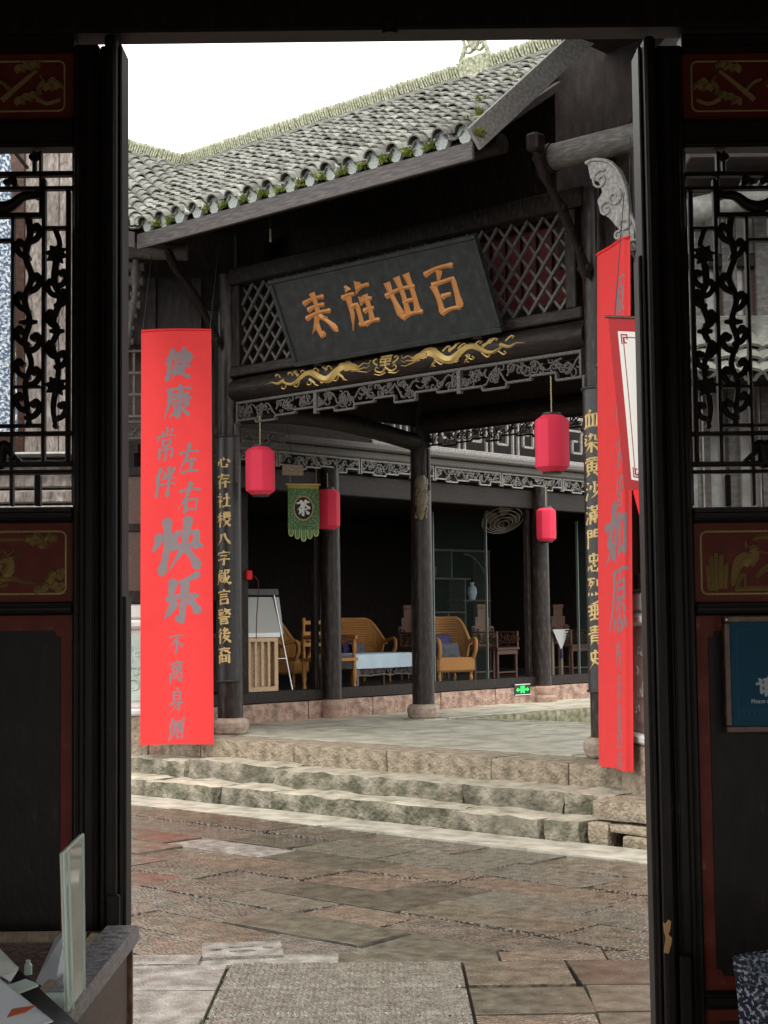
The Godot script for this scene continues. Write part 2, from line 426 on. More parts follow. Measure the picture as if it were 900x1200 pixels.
const GLYPHS := {
	"健": [[28,5,10,45],[20,30,20,95],[42,15,84,15,84,42],[36,28,96,28],[42,42,84,42],[40,56,88,56],[64,4,64,74],[40,66,52,66,36,92],[36,72,96,95]],
	"康": [[50,2,54,12],[12,16,92,16],[20,16,18,60,6,94],[34,30,80,30,80,54],[24,42,94,42],[34,54,80,54],[56,22,56,92,46,88],[36,62,46,70],[50,72,22,92],[84,58,64,72],[60,68,92,92]],
	"常": [[50,2,50,20],[26,6,34,18],[74,6,64,18],[12,24,10,36],[12,24,92,24,84,36],[34,36,34,54],[34,36,68,36,68,54],[34,54,68,54],[22,64,22,92],[22,64,80,64,80,88,72,86],[50,56,50,98]],
	"伴": [[28,5,8,45],[18,30,18,95],[42,12,50,28],[86,8,74,28],[40,38,90,38],[34,58,98,58],[64,4,64,98]],
	"左": [[10,28,92,28],[48,4,40,40,8,86],[36,54,86,54],[62,54,62,88],[24,90,96,90]],
	"右": [[8,26,94,26],[50,4,40,40,6,80],[34,56,34,94],[34,56,84,56,80,92],[34,88,82,88]],
	"快": [[14,30,6,52],[26,4,26,96],[36,26,42,40],[48,26,86,26,86,52],[40,52,98,52],[66,4,64,50,40,92],[66,54,96,92]],
	"乐": [[78,6,26,18],[26,18,20,46],[20,46,84,46],[54,24,54,90,42,84],[32,58,14,82],[72,56,90,78]],
	"不": [[8,14,92,14],[54,14,10,66],[52,40,52,96],[60,46,90,68]],
	"离": [[50,2,52,12],[10,16,92,16],[38,24,62,46],[62,24,36,46],[28,22,28,50,74,50],[74,22,74,50],[16,60,16,96],[16,60,86,60,84,94,74,90],[50,52,36,78],[36,78,66,78],[58,68,70,84]],
	"身": [[54,0,46,12],[30,14,30,66],[30,14,72,14,72,92,62,86],[30,30,72,30],[30,46,72,46],[10,64,92,62],[66,64,14,96]],
	"侧": [[24,4,6,44],[16,30,16,96],[34,16,34,70],[34,16,60,16,60,70],[47,26,44,62,30,92],[50,70,64,90],[74,18,74,68],[90,6,90,92,80,86]],
	"愿": [[12,8,94,8],[18,8,16,50,6,92],[54,10,46,20],[34,22,34,48],[34,22,80,22,80,48],[34,35,80,35],[34,48,80,48],[57,48,57,66,50,62],[38,54,28,64],[74,54,86,64],[26,76,20,90],[40,72,44,92,74,92,76,82],[56,70,62,80],[84,72,94,86]],
	"你": [[28,4,8,44],[18,30,18,96],[50,4,36,36],[46,20,92,20,84,34],[66,22,66,90,56,84],[48,44,36,72],[80,44,94,70]],
	"所": [[44,6,16,12],[16,12,16,50,6,90],[16,26,42,26,42,48],[16,48,42,48],[86,6,58,14],[58,14,58,50,48,92],[58,42,98,42],[80,42,80,98]],
	"求": [[8,22,92,22],[50,2,50,94,40,88],[20,40,32,52],[46,58,12,82],[82,36,62,54],[56,50,94,86],[68,6,78,14]],
	"皆": [[18,6,18,46,40,40],[18,24,40,22],[84,10,58,24],[58,4,58,42,88,44,90,34],[50,46,42,56],[24,58,24,98],[24,58,76,58,76,98],[24,76,76,76],[24,94,76,94]],
	"如": [[30,4,16,60,44,92],[50,24,40,60,8,94],[4,34,54,32],[62,26,62,82],[62,26,94,26,94,82],[62,78,94,78]],
	"行": [[32,4,8,30],[36,28,6,60],[24,46,24,96],[50,14,90,14],[44,38,98,38],[74,38,74,92,62,86]],
	"坦": [[20,10,20,80],[4,36,38,34],[4,84,40,74],[52,12,52,66],[52,12,88,12,88,66],[52,38,88,38],[52,64,88,64],[42,92,98,92]],
	"荡": [[8,14,94,14],[34,4,34,24],[68,4,68,24],[10,32,20,40],[6,52,16,60],[6,94,24,68],[40,34,82,34,40,54],[40,54,92,54,86,92,76,88],[60,58,38,84],[76,58,50,96]],
	"心": [[18,44,10,72],[34,30,38,80,74,84,78,66],[50,22,58,40],[78,36,94,58]],
	"存": [[8,20,92,20],[46,4,36,36,8,64],[24,44,24,96],[48,36,84,36,64,50],[64,50,66,90,56,86],[40,62,96,62]],
	"社": [[22,4,30,14],[8,24,40,24,8,60],[26,44,26,96],[30,46,42,58],[50,40,94,40],[72,8,72,90],[44,90,98,90]],
	"稷": [[36,4,10,14],[4,28,46,28],[24,12,24,96],[24,34,6,64],[28,36,42,52],[56,8,56,40],[56,8,90,8,90,40],[73,8,73,40],[56,24,90,24],[56,40,90,40],[60,46,50,56],[82,46,94,56],[60,62,86,62,50,96],[62,68,96,96]],
	"八": [[38,20,30,56,8,86],[56,16,68,50,96,86]],
	"字": [[50,2,52,12],[12,16,10,30],[12,16,92,16,84,30],[30,34,74,34,54,50],[54,50,54,92,42,86],[10,60,92,60]],
	"箴": [[26,2,12,16],[20,8,44,8],[32,8,38,16],[64,2,54,16],[60,8,92,8],[74,8,82,16],[18,26,82,26],[18,26,16,60,6,94],[26,40,52,40],[30,52,30,76],[30,52,52,52,52,76],[30,76,52,76],[58,18,66,70,90,94,94,80],[86,42,52,90],[74,14,84,22]],
	"言": [[50,2,54,12],[8,20,92,20],[24,36,76,36],[24,50,76,50],[26,64,26,96],[26,64,76,64,76,96],[26,92,76,92]],
	"警": [[6,10,46,10],[18,4,18,16],[34,4,34,16],[20,18,8,32],[14,24,48,24,44,46],[18,32,36,32,36,42],[18,32,18,42,36,42],[64,2,52,20],[58,14,94,14],[84,14,54,44],[62,20,94,44],[48,46,52,52],[10,56,90,56],[24,64,76,64],[24,72,76,72],[28,80,28,98],[28,80,74,80,74,98],[28,96,74,96]],
	"後": [[30,4,8,28],[34,26,6,56],[22,42,22,96],[62,2,46,18,66,20],[78,10,48,36,84,36],[78,26,88,40],[60,42,40,66],[54,54,84,54,42,96],[54,62,96,94]],
	"裔": [[50,0,52,8],[12,12,90,12],[46,12,12,36],[30,28,30,44,42,40],[78,18,58,30],[52,18,92,42],[18,50,18,98],[18,50,84,50,84,96,76,92],[42,56,32,68],[58,56,70,68],[36,72,36,90],[36,72,66,72,66,90],[36,88,66,88]],
	"血": [[50,2,36,20],[16,26,16,86],[16,26,86,26,86,86],[38,26,38,86],[62,26,62,86],[4,90,98,90]],
	"染": [[10,6,20,14],[4,22,14,30],[6,46,24,26],[34,14,76,14,74,36,92,38,94,28],[52,2,46,30,30,44],[6,56,96,56],[50,44,50,98],[46,58,8,92],[54,58,94,92]],
	"黄": [[14,10,88,10],[34,2,34,22],[66,2,66,22],[4,24,98,24],[22,36,22,72],[22,36,80,36,80,72],[50,24,50,72],[22,54,80,54],[22,72,80,72],[38,78,12,98],[62,78,90,98]],
	"沙": [[16,6,28,16],[8,34,20,44],[6,94,26,60],[64,4,64,62],[46,24,34,50],[80,20,92,46],[92,50,30,96]],
	"滿": [[10,6,20,16],[4,34,16,42],[4,94,22,62],[32,16,96,16],[48,4,48,30],[78,4,78,30],[48,30,78,30],[34,42,34,98],[34,42,94,42,92,94,84,90],[64,32,64,92],[50,50,44,80],[50,64,58,78],[78,50,70,78],[78,62,88,78]],
	"門": [[12,8,12,98],[12,8,42,8,42,44],[12,24,42,24],[12,42,42,42],[58,8,58,44],[58,8,90,8,90,92,78,88],[58,24,90,24],[58,42,90,42]],
	"忠": [[24,14,24,44],[24,14,78,14,78,44],[24,44,78,44],[51,2,51,60],[18,66,10,88],[34,62,40,90,74,92,78,78],[54,58,60,70],[82,62,94,82]],
	"烈": [[6,10,58,10],[30,10,8,44],[20,26,50,26,16,66],[22,38,34,48],[70,14,70,48],[90,4,90,62,80,58],[14,76,8,94],[34,78,38,92],[58,76,64,92],[80,74,92,94]],
	"垂": [[76,4,24,12],[6,26,96,26],[4,50,98,50],[30,26,30,72],[70,26,70,72],[14,72,88,72],[50,8,50,92],[22,92,80,92]],
	"青": [[16,12,86,12],[22,26,80,26],[4,42,98,42],[50,2,50,42],[28,52,28,86,20,98],[28,52,74,52,74,94,64,90],[28,66,74,66],[28,80,74,80]],
	"史": [[22,18,22,50],[22,18,80,18,80,50],[22,50,80,50],[51,2,48,56,10,96],[28,54,94,96]],
	"百": [[8,10,94,10],[50,10,40,30],[22,34,26,94],[20,34,82,34,80,92],[38,62,66,62],[24,92,82,92]],
	"世": [[4,36,96,36],[18,10,22,40,34,90],[50,6,52,88],[80,6,82,88],[34,88,98,88],[50,60,82,60]],
	"旌": [[22,2,28,14],[4,24,46,24],[22,24,20,60,8,94],[22,46,42,46,40,90,32,84],[64,2,50,26],[56,16,98,16],[62,34,54,50],[56,44,94,44],[58,64,92,64],[74,32,74,90],[50,90,98,90]],
	"表": [[14,18,86,18],[22,34,80,34],[8,50,94,50],[50,2,50,50],[46,50,12,84],[34,66,40,96,54,88],[52,52,96,96],[70,56,62,64]],
	"茶": [[10,14,92,14],[34,4,34,24],[68,4,68,24],[50,22,8,58],[52,22,94,58],[26,60,76,60],[50,42,50,96,42,92],[32,70,20,86],[68,70,82,86]],
	"请": [[14,6,24,18],[6,32,26,32,26,80,36,70],[42,14,94,14],[46,26,90,26],[38,40,98,40],[68,4,68,40],[48,50,48,96],[48,50,90,50,90,94,82,92],[48,64,90,64],[48,78,90,78]],
}

func make_materials() -> void:
	var fine := nbump(0.09, 3.0, 4, 3)
	var coarse := nbump(0.012, 7.0, 7, 4)
	var wood := nbump(0.05, 1.2, 5, 2)
	# timber: dark stain over a fine grain, dust caught here and there
	var grain := ntex(0.02, [[0.2, lin(0.0105, 0.0075, 0.0065)], [0.5, lin(0.017, 0.0125, 0.011)], [0.75, lin(0.025, 0.0195, 0.0175)], [0.95, lin(0.048, 0.041, 0.037)]], 6, 5)
	mat("timber", 0.5, null, grain, Vector3(2.5, 0.6, 2.5), wood, true, 0.6)
	mat("timber_along", 0.48, null, grain, Vector3(0.6, 3.0, 3.0), wood, true, 0.6)
	mat("column", 0.36, null, ntex(0.02, [[0.2, lin(0.012, 0.008, 0.007)], [0.52, lin(0.02, 0.0135, 0.012)], [0.72, lin(0.036, 0.029, 0.026)], [0.93, lin(0.1, 0.09, 0.083)]], 6, 15), Vector3(2.5, 0.5, 2.5), wood, true, 0.6)
	mat("carved", 0.6, null, ntex(0.03, [[0.2, lin(0.045, 0.04, 0.038)], [0.6, lin(0.075, 0.068, 0.064)], [0.92, lin(0.12, 0.112, 0.105)]], 5, 6), Vector3.ONE * 2.0, wood, true, 0.6)
	mat("grey_wood", 0.7, null, ntex(0.02, [[0.2, lin(0.07, 0.063, 0.06)], [0.6, lin(0.115, 0.107, 0.102)], [0.92, lin(0.19, 0.18, 0.172)]], 6, 7), Vector3(0.7, 4.0, 4.0), wood, true, 1.0)
	mat("old_bronze", 0.5, null, ntex(0.05, [[0.2, lin(0.05, 0.04, 0.025)], [0.5, lin(0.13, 0.105, 0.065)], [0.75, lin(0.24, 0.2, 0.125)], [0.95, lin(0.4, 0.34, 0.22)]], 4, 90), Vector3.ONE * 4.0)
	mat("pale_wood", 0.7, null, ntex(0.03, [[0.2, lin(0.18, 0.172, 0.165)], [0.6, lin(0.28, 0.27, 0.26)], [0.92, lin(0.38, 0.37, 0.355)]], 5, 8), Vector3.ONE * 1.5, wood, true, 0.8)
	mat("black_lacquer", 0.5, null, ntex(0.015, [[0.2, lin(0.0085, 0.0052, 0.004)], [0.6, lin(0.013, 0.0085, 0.0068)], [0.9, lin(0.02, 0.0135, 0.011)], [0.99, lin(0.07, 0.055, 0.045)]], 6, 9), Vector3(5.0, 1.2, 5.0), wood, true, 0.5).metallic_specular = 0.32
	mat("soffit", 0.8, null, ntex(0.01, [[0.25, lin(0.027, 0.022, 0.0215)], [0.6, lin(0.035, 0.028, 0.027)], [0.92, lin(0.05, 0.035, 0.033)]], 6, 10), Vector3(1.5, 0.5, 1.5), wood, true, 0.6)
	mat("fascia", 0.65, null, ntex(0.02, [[0.2, lin(0.05, 0.043, 0.044)], [0.6, lin(0.08, 0.07, 0.07)], [0.93, lin(0.13, 0.115, 0.115)]], 6, 11), Vector3(0.5, 4.0, 4.0), wood, true, 1.0)
	mat("interior", 0.75, null, ntex(0.02, [[0.2, lin(0.024, 0.018, 0.0155)], [0.6, lin(0.03, 0.0225, 0.02)], [0.93, lin(0.038, 0.03, 0.027)]], 5, 12), Vector3(1.5, 0.4, 1.5), wood, true, 0.4)
	mat("red_backing", 0.8, null, ntex(0.03, [[0.2, lin(0.07, 0.009, 0.012)], [0.85, lin(0.13, 0.018, 0.022)]], 5, 13), Vector3.ONE * 2.0)
	mat("red_paint", 0.5, null, ntex(0.012, [[0.15, lin(0.10, 0.018, 0.011)], [0.55, lin(0.135, 0.024, 0.0145)], [0.85, lin(0.16, 0.032, 0.02)], [0.985, lin(0.3, 0.2, 0.16)]], 7, 14), Vector3(3.0, 2.0, 3.0), wood, true, 0.5)
	mats.column.metallic_specular = 0.36
	for k in ["timber", "timber_along", "interior", "soffit", "red_paint"]: mats[k].metallic_specular = 0.28
	# gilding
	var gold := mat("gilt", 0.42, null, ntex(0.06, [[0.2, lin(0.30, 0.19, 0.055)], [0.6, lin(0.58, 0.42, 0.15)], [0.9, lin(0.72, 0.56, 0.25)]], 4, 16), Vector3.ONE * 5.0, fine, true, 0.4)
	gold.metallic = 0.25
	var og := mat("orange_gilt", 0.45, null, ntex(0.06, [[0.2, lin(0.38, 0.15, 0.04)], [0.6, lin(0.55, 0.24, 0.07)], [0.9, lin(0.66, 0.34, 0.12)]], 4, 17), Vector3.ONE * 5.0)
	og.metallic = 0.1
	var cg := mat("pale_gilt", 0.45, null, ntex(0.08, [[0.2, lin(0.42, 0.28, 0.09)], [0.6, lin(0.74, 0.57, 0.26)], [0.9, lin(0.82, 0.68, 0.4)]], 4, 18), Vector3.ONE * 6.0)
	cg.metallic = 0.1
	var dg := mat("dull_gilt", 0.5, null, ntex(0.06, [[0.2, lin(0.26, 0.175, 0.06)], [0.6, lin(0.5, 0.37, 0.15)], [0.9, lin(0.64, 0.49, 0.23)]], 4, 19), Vector3.ONE * 8.0, fine, true, 0.4)
	dg.metallic = 0.15
	mat("plaque", 0.4, null, ntex(0.02, [[0.2, lin(0.012, 0.015, 0.016)], [0.6, lin(0.019, 0.024, 0.025)], [0.92, lin(0.036, 0.044, 0.043)]], 5, 20), Vector3.ONE * 0.8, fine, true, 0.15)
	mat("board", 0.4, null, ntex(0.03, [[0.2, lin(0.012, 0.013, 0.014)], [0.8, lin(0.028, 0.03, 0.032)]], 5, 21), Vector3.ONE * 1.5, fine, true, 0.2)
	# stone
	var rock := nbump(0.03, 9.0, 6, 95)
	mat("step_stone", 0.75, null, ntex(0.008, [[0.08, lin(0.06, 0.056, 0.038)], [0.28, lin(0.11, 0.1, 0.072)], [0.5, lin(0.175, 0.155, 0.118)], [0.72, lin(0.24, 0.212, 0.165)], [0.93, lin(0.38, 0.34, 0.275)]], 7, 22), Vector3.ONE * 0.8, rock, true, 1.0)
	mat("pale_tread", 0.6, null, ntex(0.008, [[0.1, lin(0.2, 0.185, 0.14)], [0.4, lin(0.34, 0.315, 0.25)], [0.7, lin(0.43, 0.4, 0.325)], [0.93, lin(0.52, 0.485, 0.4)]], 7, 96), Vector3.ONE * 0.8, rock, true, 0.6)
	mat("step_stone_dark", 0.75, null, ntex(0.009, [[0.08, lin(0.055, 0.058, 0.034)], [0.3, lin(0.105, 0.1, 0.065)], [0.55, lin(0.19, 0.17, 0.125)], [0.93, lin(0.34, 0.305, 0.245)]], 7, 23), Vector3.ONE * 0.8, rock, true, 1.2)
	mat("edge_stone", 0.8, null, ntex(0.014, [[0.1, lin(0.13, 0.105, 0.072)], [0.45, lin(0.26, 0.215, 0.155)], [0.72, lin(0.34, 0.275, 0.21)], [0.94, lin(0.45, 0.34, 0.28)]], 7, 24), Vector3.ONE * 1.0, nbump(0.05, 8.0, 5, 30), true, 1.0)
	mat("flagstone", 0.5, null, ntex(0.007, [[0.1, lin(0.27, 0.255, 0.205)], [0.5, lin(0.4, 0.38, 0.315)], [0.9, lin(0.5, 0.475, 0.4)]], 7, 25), Vector3.ONE * 0.6, coarse, true, 0.5)
	mat("red_stone", 0.8, null, ntex(0.014, [[0.1, lin(0.17, 0.105, 0.08)], [0.5, lin(0.31, 0.2, 0.155)], [0.92, lin(0.42, 0.3, 0.24)]], 7, 26), Vector3.ONE * 0.9, nbump(0.05, 6.0, 5, 31), true, 0.8)
	mat("base_stone", 0.7, null, ntex(0.012, [[0.1, lin(0.17, 0.125, 0.095)], [0.5, lin(0.29, 0.22, 0.172)], [0.92, lin(0.42, 0.36, 0.3)]], 7, 27), Vector3.ONE * 1.5, coarse, true, 0.6)
	mat("marble", 0.5, null, ntex(0.008, [[0.15, lin(0.45, 0.45, 0.43)], [0.6, lin(0.62, 0.61, 0.59)], [0.93, lin(0.72, 0.71, 0.69)]], 7, 28), Vector3.ONE * 0.8, fine, true, 0.3)
	mat("jade_stone", 0.5, null, ntex(0.01, [[0.15, lin(0.3, 0.39, 0.355)], [0.6, lin(0.42, 0.52, 0.475)], [0.93, lin(0.52, 0.61, 0.57)]], 7, 29), Vector3.ONE * 1.0, fine, true, 0.4)
	mat("mossy", 0.9, null, ntex(0.01, [[0.1, lin(0.075, 0.075, 0.04)], [0.4, lin(0.14, 0.138, 0.085)], [0.75, lin(0.24, 0.222, 0.16)], [0.95, lin(0.36, 0.33, 0.26)]], 7, 32), Vector3.ONE * 1.2, coarse, true, 1.0)
	mat("mortar", 0.95, lin(0.03, 0.027, 0.021))
	# wet courtyard slabs: colour, water film (smooth where wet), pecked relief
	var wet_rough := ntex(0.012, [[0.25, grey(0.04)], [0.45, grey(0.08)], [0.62, grey(0.16)], [0.85, grey(0.3)]], 7, 40, 512)
	var tooled := nbump(0.16, 5.0, 3, 41, 512)
	var drops := nbump(0.06, 14.0, 1, 44, 512, FastNoiseLite.TYPE_CELLULAR)
	var tones := [[0.07, 0.058, 0.044], [0.088, 0.07, 0.053], [0.105, 0.085, 0.063], [0.09, 0.079, 0.06], [0.115, 0.083, 0.06], [0.1, 0.089, 0.071]]
	for i in tones.size():
		var t: Array = tones[i]
		var k := lin(t[0], t[1], t[2])
		var m := mat("slab%d" % i, 1.0, null, ntex(0.009, [[0.1, lin(t[0] * 0.6, t[1] * 0.6, t[2] * 0.6)], [0.45, k], [0.7, lin(t[0] * 1.2, t[1] * 1.2, t[2] * 1.22)], [0.92, lin(t[0] * 1.6, t[1] * 1.62, t[2] * 1.65)]], 7, 42 + i), Vector3.ONE * (1.1 + 0.1 * i), tooled if i in [0, 3] else drops, true, [0.25, 0.6, 0.42, 0.3, 0.65, 0.5][i])
		m.roughness_texture = wet_rough
		m.roughness_texture_channel = BaseMaterial3D.TEXTURE_CHANNEL_RED
	var g := mat("slab_grey", 1.0, null, ntex(0.01, [[0.1, lin(0.12, 0.112, 0.1)], [0.5, lin(0.22, 0.208, 0.188)], [0.9, lin(0.34, 0.325, 0.3)]], 7, 50), Vector3.ONE * 1.2, nbump(0.1, 6.0, 4, 51), true, 0.7)
	g.roughness_texture = wet_rough
	var tg := mat("slab_tooled", 1.0, null, ntex(0.01, [[0.1, lin(0.08, 0.072, 0.056)], [0.5, lin(0.13, 0.118, 0.096)], [0.9, lin(0.2, 0.185, 0.155)]], 7, 53), Vector3.ONE * 2.2, drops, true, 0.9)
	tg.roughness_texture = wet_rough
	mat("pale_strip", 0.5, null, ntex(0.01, [[0.1, lin(0.22, 0.205, 0.165)], [0.5, lin(0.36, 0.34, 0.285)], [0.9, lin(0.47, 0.445, 0.38)]], 7, 52), Vector3.ONE * 0.7, coarse, true, 0.5)
	# cloth
	mat("red_cloth", 0.85, lin(0.80, 0.022, 0.022), null, Vector3.ONE * 6.0, fine, true, 0.25)
	var rc: StandardMaterial3D = mats["red_cloth"]
	rc.backlight_enabled = true; rc.backlight = lin(0.25, 0.015, 0.015)
	var ln := mat("lantern_cloth", 0.75, lin(0.78, 0.035, 0.09), null, Vector3.ONE * 8.0, fine, true, 0.2)
	ln.backlight_enabled = true; ln.backlight = lin(0.35, 0.01, 0.02)
	mat("black_metal", 0.45, lin(0.02, 0.02, 0.021))
	mat("cord", 0.8, lin(0.4, 0.33, 0.18))
	# roof
	for i in 5:
		var b: float = [0.10, 0.13, 0.165, 0.2, 0.145][i]
		mat("tile%d" % i, 0.65, null, ntex(0.015, [[0.1, lin(b * 0.5, b * 0.5, b * 0.45)], [0.35, lin(b * 0.8, b * 0.83, b * 0.68)], [0.6, lin(b, b, b * 0.92)], [0.92, lin(b * 1.5, b * 1.5, b * 1.36)]], 5, 60 + i), Vector3.ONE * 1.7, fine, true, 0.8)
	mat("lime", 0.85, null, ntex(0.05, [[0.15, lin(0.2, 0.23, 0.22)], [0.5, lin(0.38, 0.42, 0.41)], [0.85, lin(0.58, 0.61, 0.58)]], 5, 66), Vector3.ONE * 3.0, fine, true, 1.0)
	mat("ridge", 0.85, null, ntex(0.02, [[0.15, lin(0.16, 0.17, 0.11)], [0.5, lin(0.33, 0.34, 0.24)], [0.85, lin(0.5, 0.51, 0.4)]], 5, 67), Vector3.ONE * 2.0, fine, true, 0.8)
	mat("moss", 0.95, null, ntex(0.08, [[0.2, lin(0.06, 0.085, 0.012)], [0.6, lin(0.16, 0.2, 0.03)], [0.9, lin(0.28, 0.3, 0.06)]], 4, 68), Vector3.ONE * 6.0)
	# furniture
	mat("rattan", 0.55, null, ntex(0.05, [[0.2, lin(0.28, 0.11, 0.025)], [0.6, lin(0.48, 0.22, 0.055)], [0.9, lin(0.62, 0.33, 0.1)]], 4, 70), Vector3.ONE * 4.0, nbump(0.1, 10.0, 3, 71), true, 0.8)
	mat("old_rattan", 0.7, null, ntex(0.05, [[0.2, lin(0.1, 0.075, 0.045)], [0.9, lin(0.22, 0.165, 0.1)]], 4, 72), Vector3.ONE * 4.0)
	mat("rosewood", 0.4, null, ntex(0.04, [[0.2, lin(0.05, 0.022, 0.014)], [0.6, lin(0.11, 0.05, 0.03)], [0.9, lin(0.18, 0.085, 0.05)]], 4, 73), Vector3(2, 1, 2), fine, true, 0.3)
	mat("bare_wood", 0.7, lin(0.62, 0.34, 0.14))
	mat("oak", 0.55, null, ntex(0.04, [[0.2, lin(0.42, 0.27, 0.15)], [0.6, lin(0.56, 0.385, 0.235)], [0.9, lin(0.66, 0.48, 0.31)]], 4, 74), Vector3(3, 0.7, 3))
	mat("white", 0.5, lin(0.75, 0.76, 0.76))
	mat("screen_grey", 0.5, lin(0.36, 0.36, 0.34))
	mat("purple_cloth", 0.9, lin(0.055, 0.04, 0.16))
	mat("blue_print", 0.9, null, ntex(0.055, [[0.3, lin(0.62, 0.7, 0.74)], [0.52, lin(0.55, 0.65, 0.72)], [0.58, lin(0.16, 0.3, 0.45)], [0.7, lin(0.22, 0.36, 0.5)], [0.78, lin(0.6, 0.68, 0.74)]], 3, 75), Vector3.ONE * 3.0)
	mat("indigo_print", 0.9, null, ntex(0.06, [[0.52, lin(0.012, 0.016, 0.035)], [0.6, lin(0.02, 0.025, 0.05)], [0.64, lin(0.42, 0.45, 0.52)], [0.9, lin(0.5, 0.53, 0.58)]], 3, 76, 512), Vector3.ONE * 3.2)
	mat("blue_white_cloth", 0.9, null, ntex(0.05, [[0.3, lin(0.06, 0.1, 0.17)], [0.52, lin(0.08, 0.12, 0.2)], [0.58, lin(0.6, 0.66, 0.7)], [0.9, lin(0.68, 0.72, 0.75)]], 3, 77), Vector3.ONE * 2.2)
	mat("glass_edge", 0.3, lin(0.16, 0.2, 0.18))
	mat("steel", 0.35, lin(0.55, 0.56, 0.57)).metallic = 0.8
	mat("planks", 0.8, null, ntex(0.03, [[0.15, lin(0.14, 0.115, 0.1)], [0.5, lin(0.26, 0.225, 0.205)], [0.8, lin(0.36, 0.32, 0.3)], [0.95, lin(0.55, 0.52, 0.5)]], 6, 78), Vector3(2.5, 0.35, 2.5), fine, true, 0.8)
	mat("plaster", 0.9, null, ntex(0.02, [[0.15, lin(0.35, 0.345, 0.33)], [0.6, lin(0.55, 0.545, 0.53)], [0.9, lin(0.64, 0.635, 0.62)]], 6, 79), Vector3.ONE * 0.7, fine, true, 0.5)
	mat("dark_floor", 0.5, null, ntex(0.03, [[0.2, lin(0.05, 0.045, 0.04)], [0.8, lin(0.1, 0.09, 0.08)]], 5, 80), Vector3.ONE)
	mat("counter_brown", 0.45, null, ntex(0.03, [[0.2, lin(0.04, 0.018, 0.012)], [0.6, lin(0.075, 0.032, 0.02)], [0.85, lin(0.12, 0.055, 0.032)], [0.95, lin(0.3, 0.16, 0.07)]], 6, 81), Vector3.ONE * 2.5, fine, true, 0.4)
	mat("worn_rim", 0.35, null, ntex(0.025, [[0.2, lin(0.07, 0.07, 0.075)], [0.45, lin(0.16, 0.16, 0.17)], [0.65, lin(0.3, 0.3, 0.32)], [0.82, lin(0.14, 0.05, 0.045)], [0.95, lin(0.4, 0.36, 0.32)]], 6, 82), Vector3.ONE * 2.5, fine, true, 0.3)
	mat("raw_wood", 0.7, null, ntex(0.04, [[0.2, lin(0.18, 0.13, 0.085)], [0.6, lin(0.3, 0.235, 0.16)], [0.9, lin(0.42, 0.35, 0.26)]], 5, 83), Vector3(6, 1.5, 1.5))
	mat("navy_gloss", 0.15, lin(0.012, 0.016, 0.026))
	mat("paper", 0.8, lin(0.68, 0.72, 0.78))
	var gl := mat("acrylic", 0.04, Color(0.86, 0.88, 0.84, 0.55))  # whiteness in tint and alpha stands for light reflected off the clear sheet
	gl.transparency = BaseMaterial3D.TRANSPARENCY_ALPHA
	var ge := mat("acrylic_edge", 0.2, Color(0.84, 0.92, 0.88, 0.9))
	ge.transparency = BaseMaterial3D.TRANSPARENCY_ALPHA
	var wp := mat("window_glass", 0.02, Color(0.3, 0.36, 0.34, 0.05))
	wp.transparency = BaseMaterial3D.TRANSPARENCY_ALPHA
	wp.specular_mode = BaseMaterial3D.SPECULAR_DISABLED

# ---------- paving ----------
func slab(parent: Node3D, c: Array, y: float, m: Material, called := "paving_slab", thick := 0.09) -> void:
	# c: four corners in plan (x, z), in order; the top edge is worn round
	var mid := Vector2.ZERO
	for p in c: mid += p / 4.0
	var mb := MB.new()
	var tilt := Vector2(rng.randf_range(-0.009, 0.009), rng.randf_range(-0.009, 0.009))
	var top := []
	var brim := []
	var low := []
	for p in c:
		var d: Vector2 = p - mid
		var h := tilt.dot(d) + rng.randf_range(-0.0025, 0.0025)
		var q: Vector2 = d * (1.0 - 0.004 / maxf(d.length(), 0.1))
		top.append(Vector3(q.x, h, q.y)); brim.append(Vector3(d.x, h - 0.0012, d.y)); low.append(Vector3(d.x, -thick, d.y))
	var idx := [0, 1, 2, 3]
	if (top[1] - top[0]).cross(top[2] - top[0]).y < 0: idx = [3, 2, 1, 0]
	mb.quad(top[idx[0]], top[idx[1]], top[idx[2]], top[idx[3]])
	for i in 4:
		var a: int = idx[i]
		var b: int = idx[(i + 1) % 4]
		mb.quad(brim[a], brim[b], top[b], top[a])
		mb.quad(low[a], low[b], brim[b], brim[a])
	part(mb, called, m, parent, T(mid.x, y, mid.y))

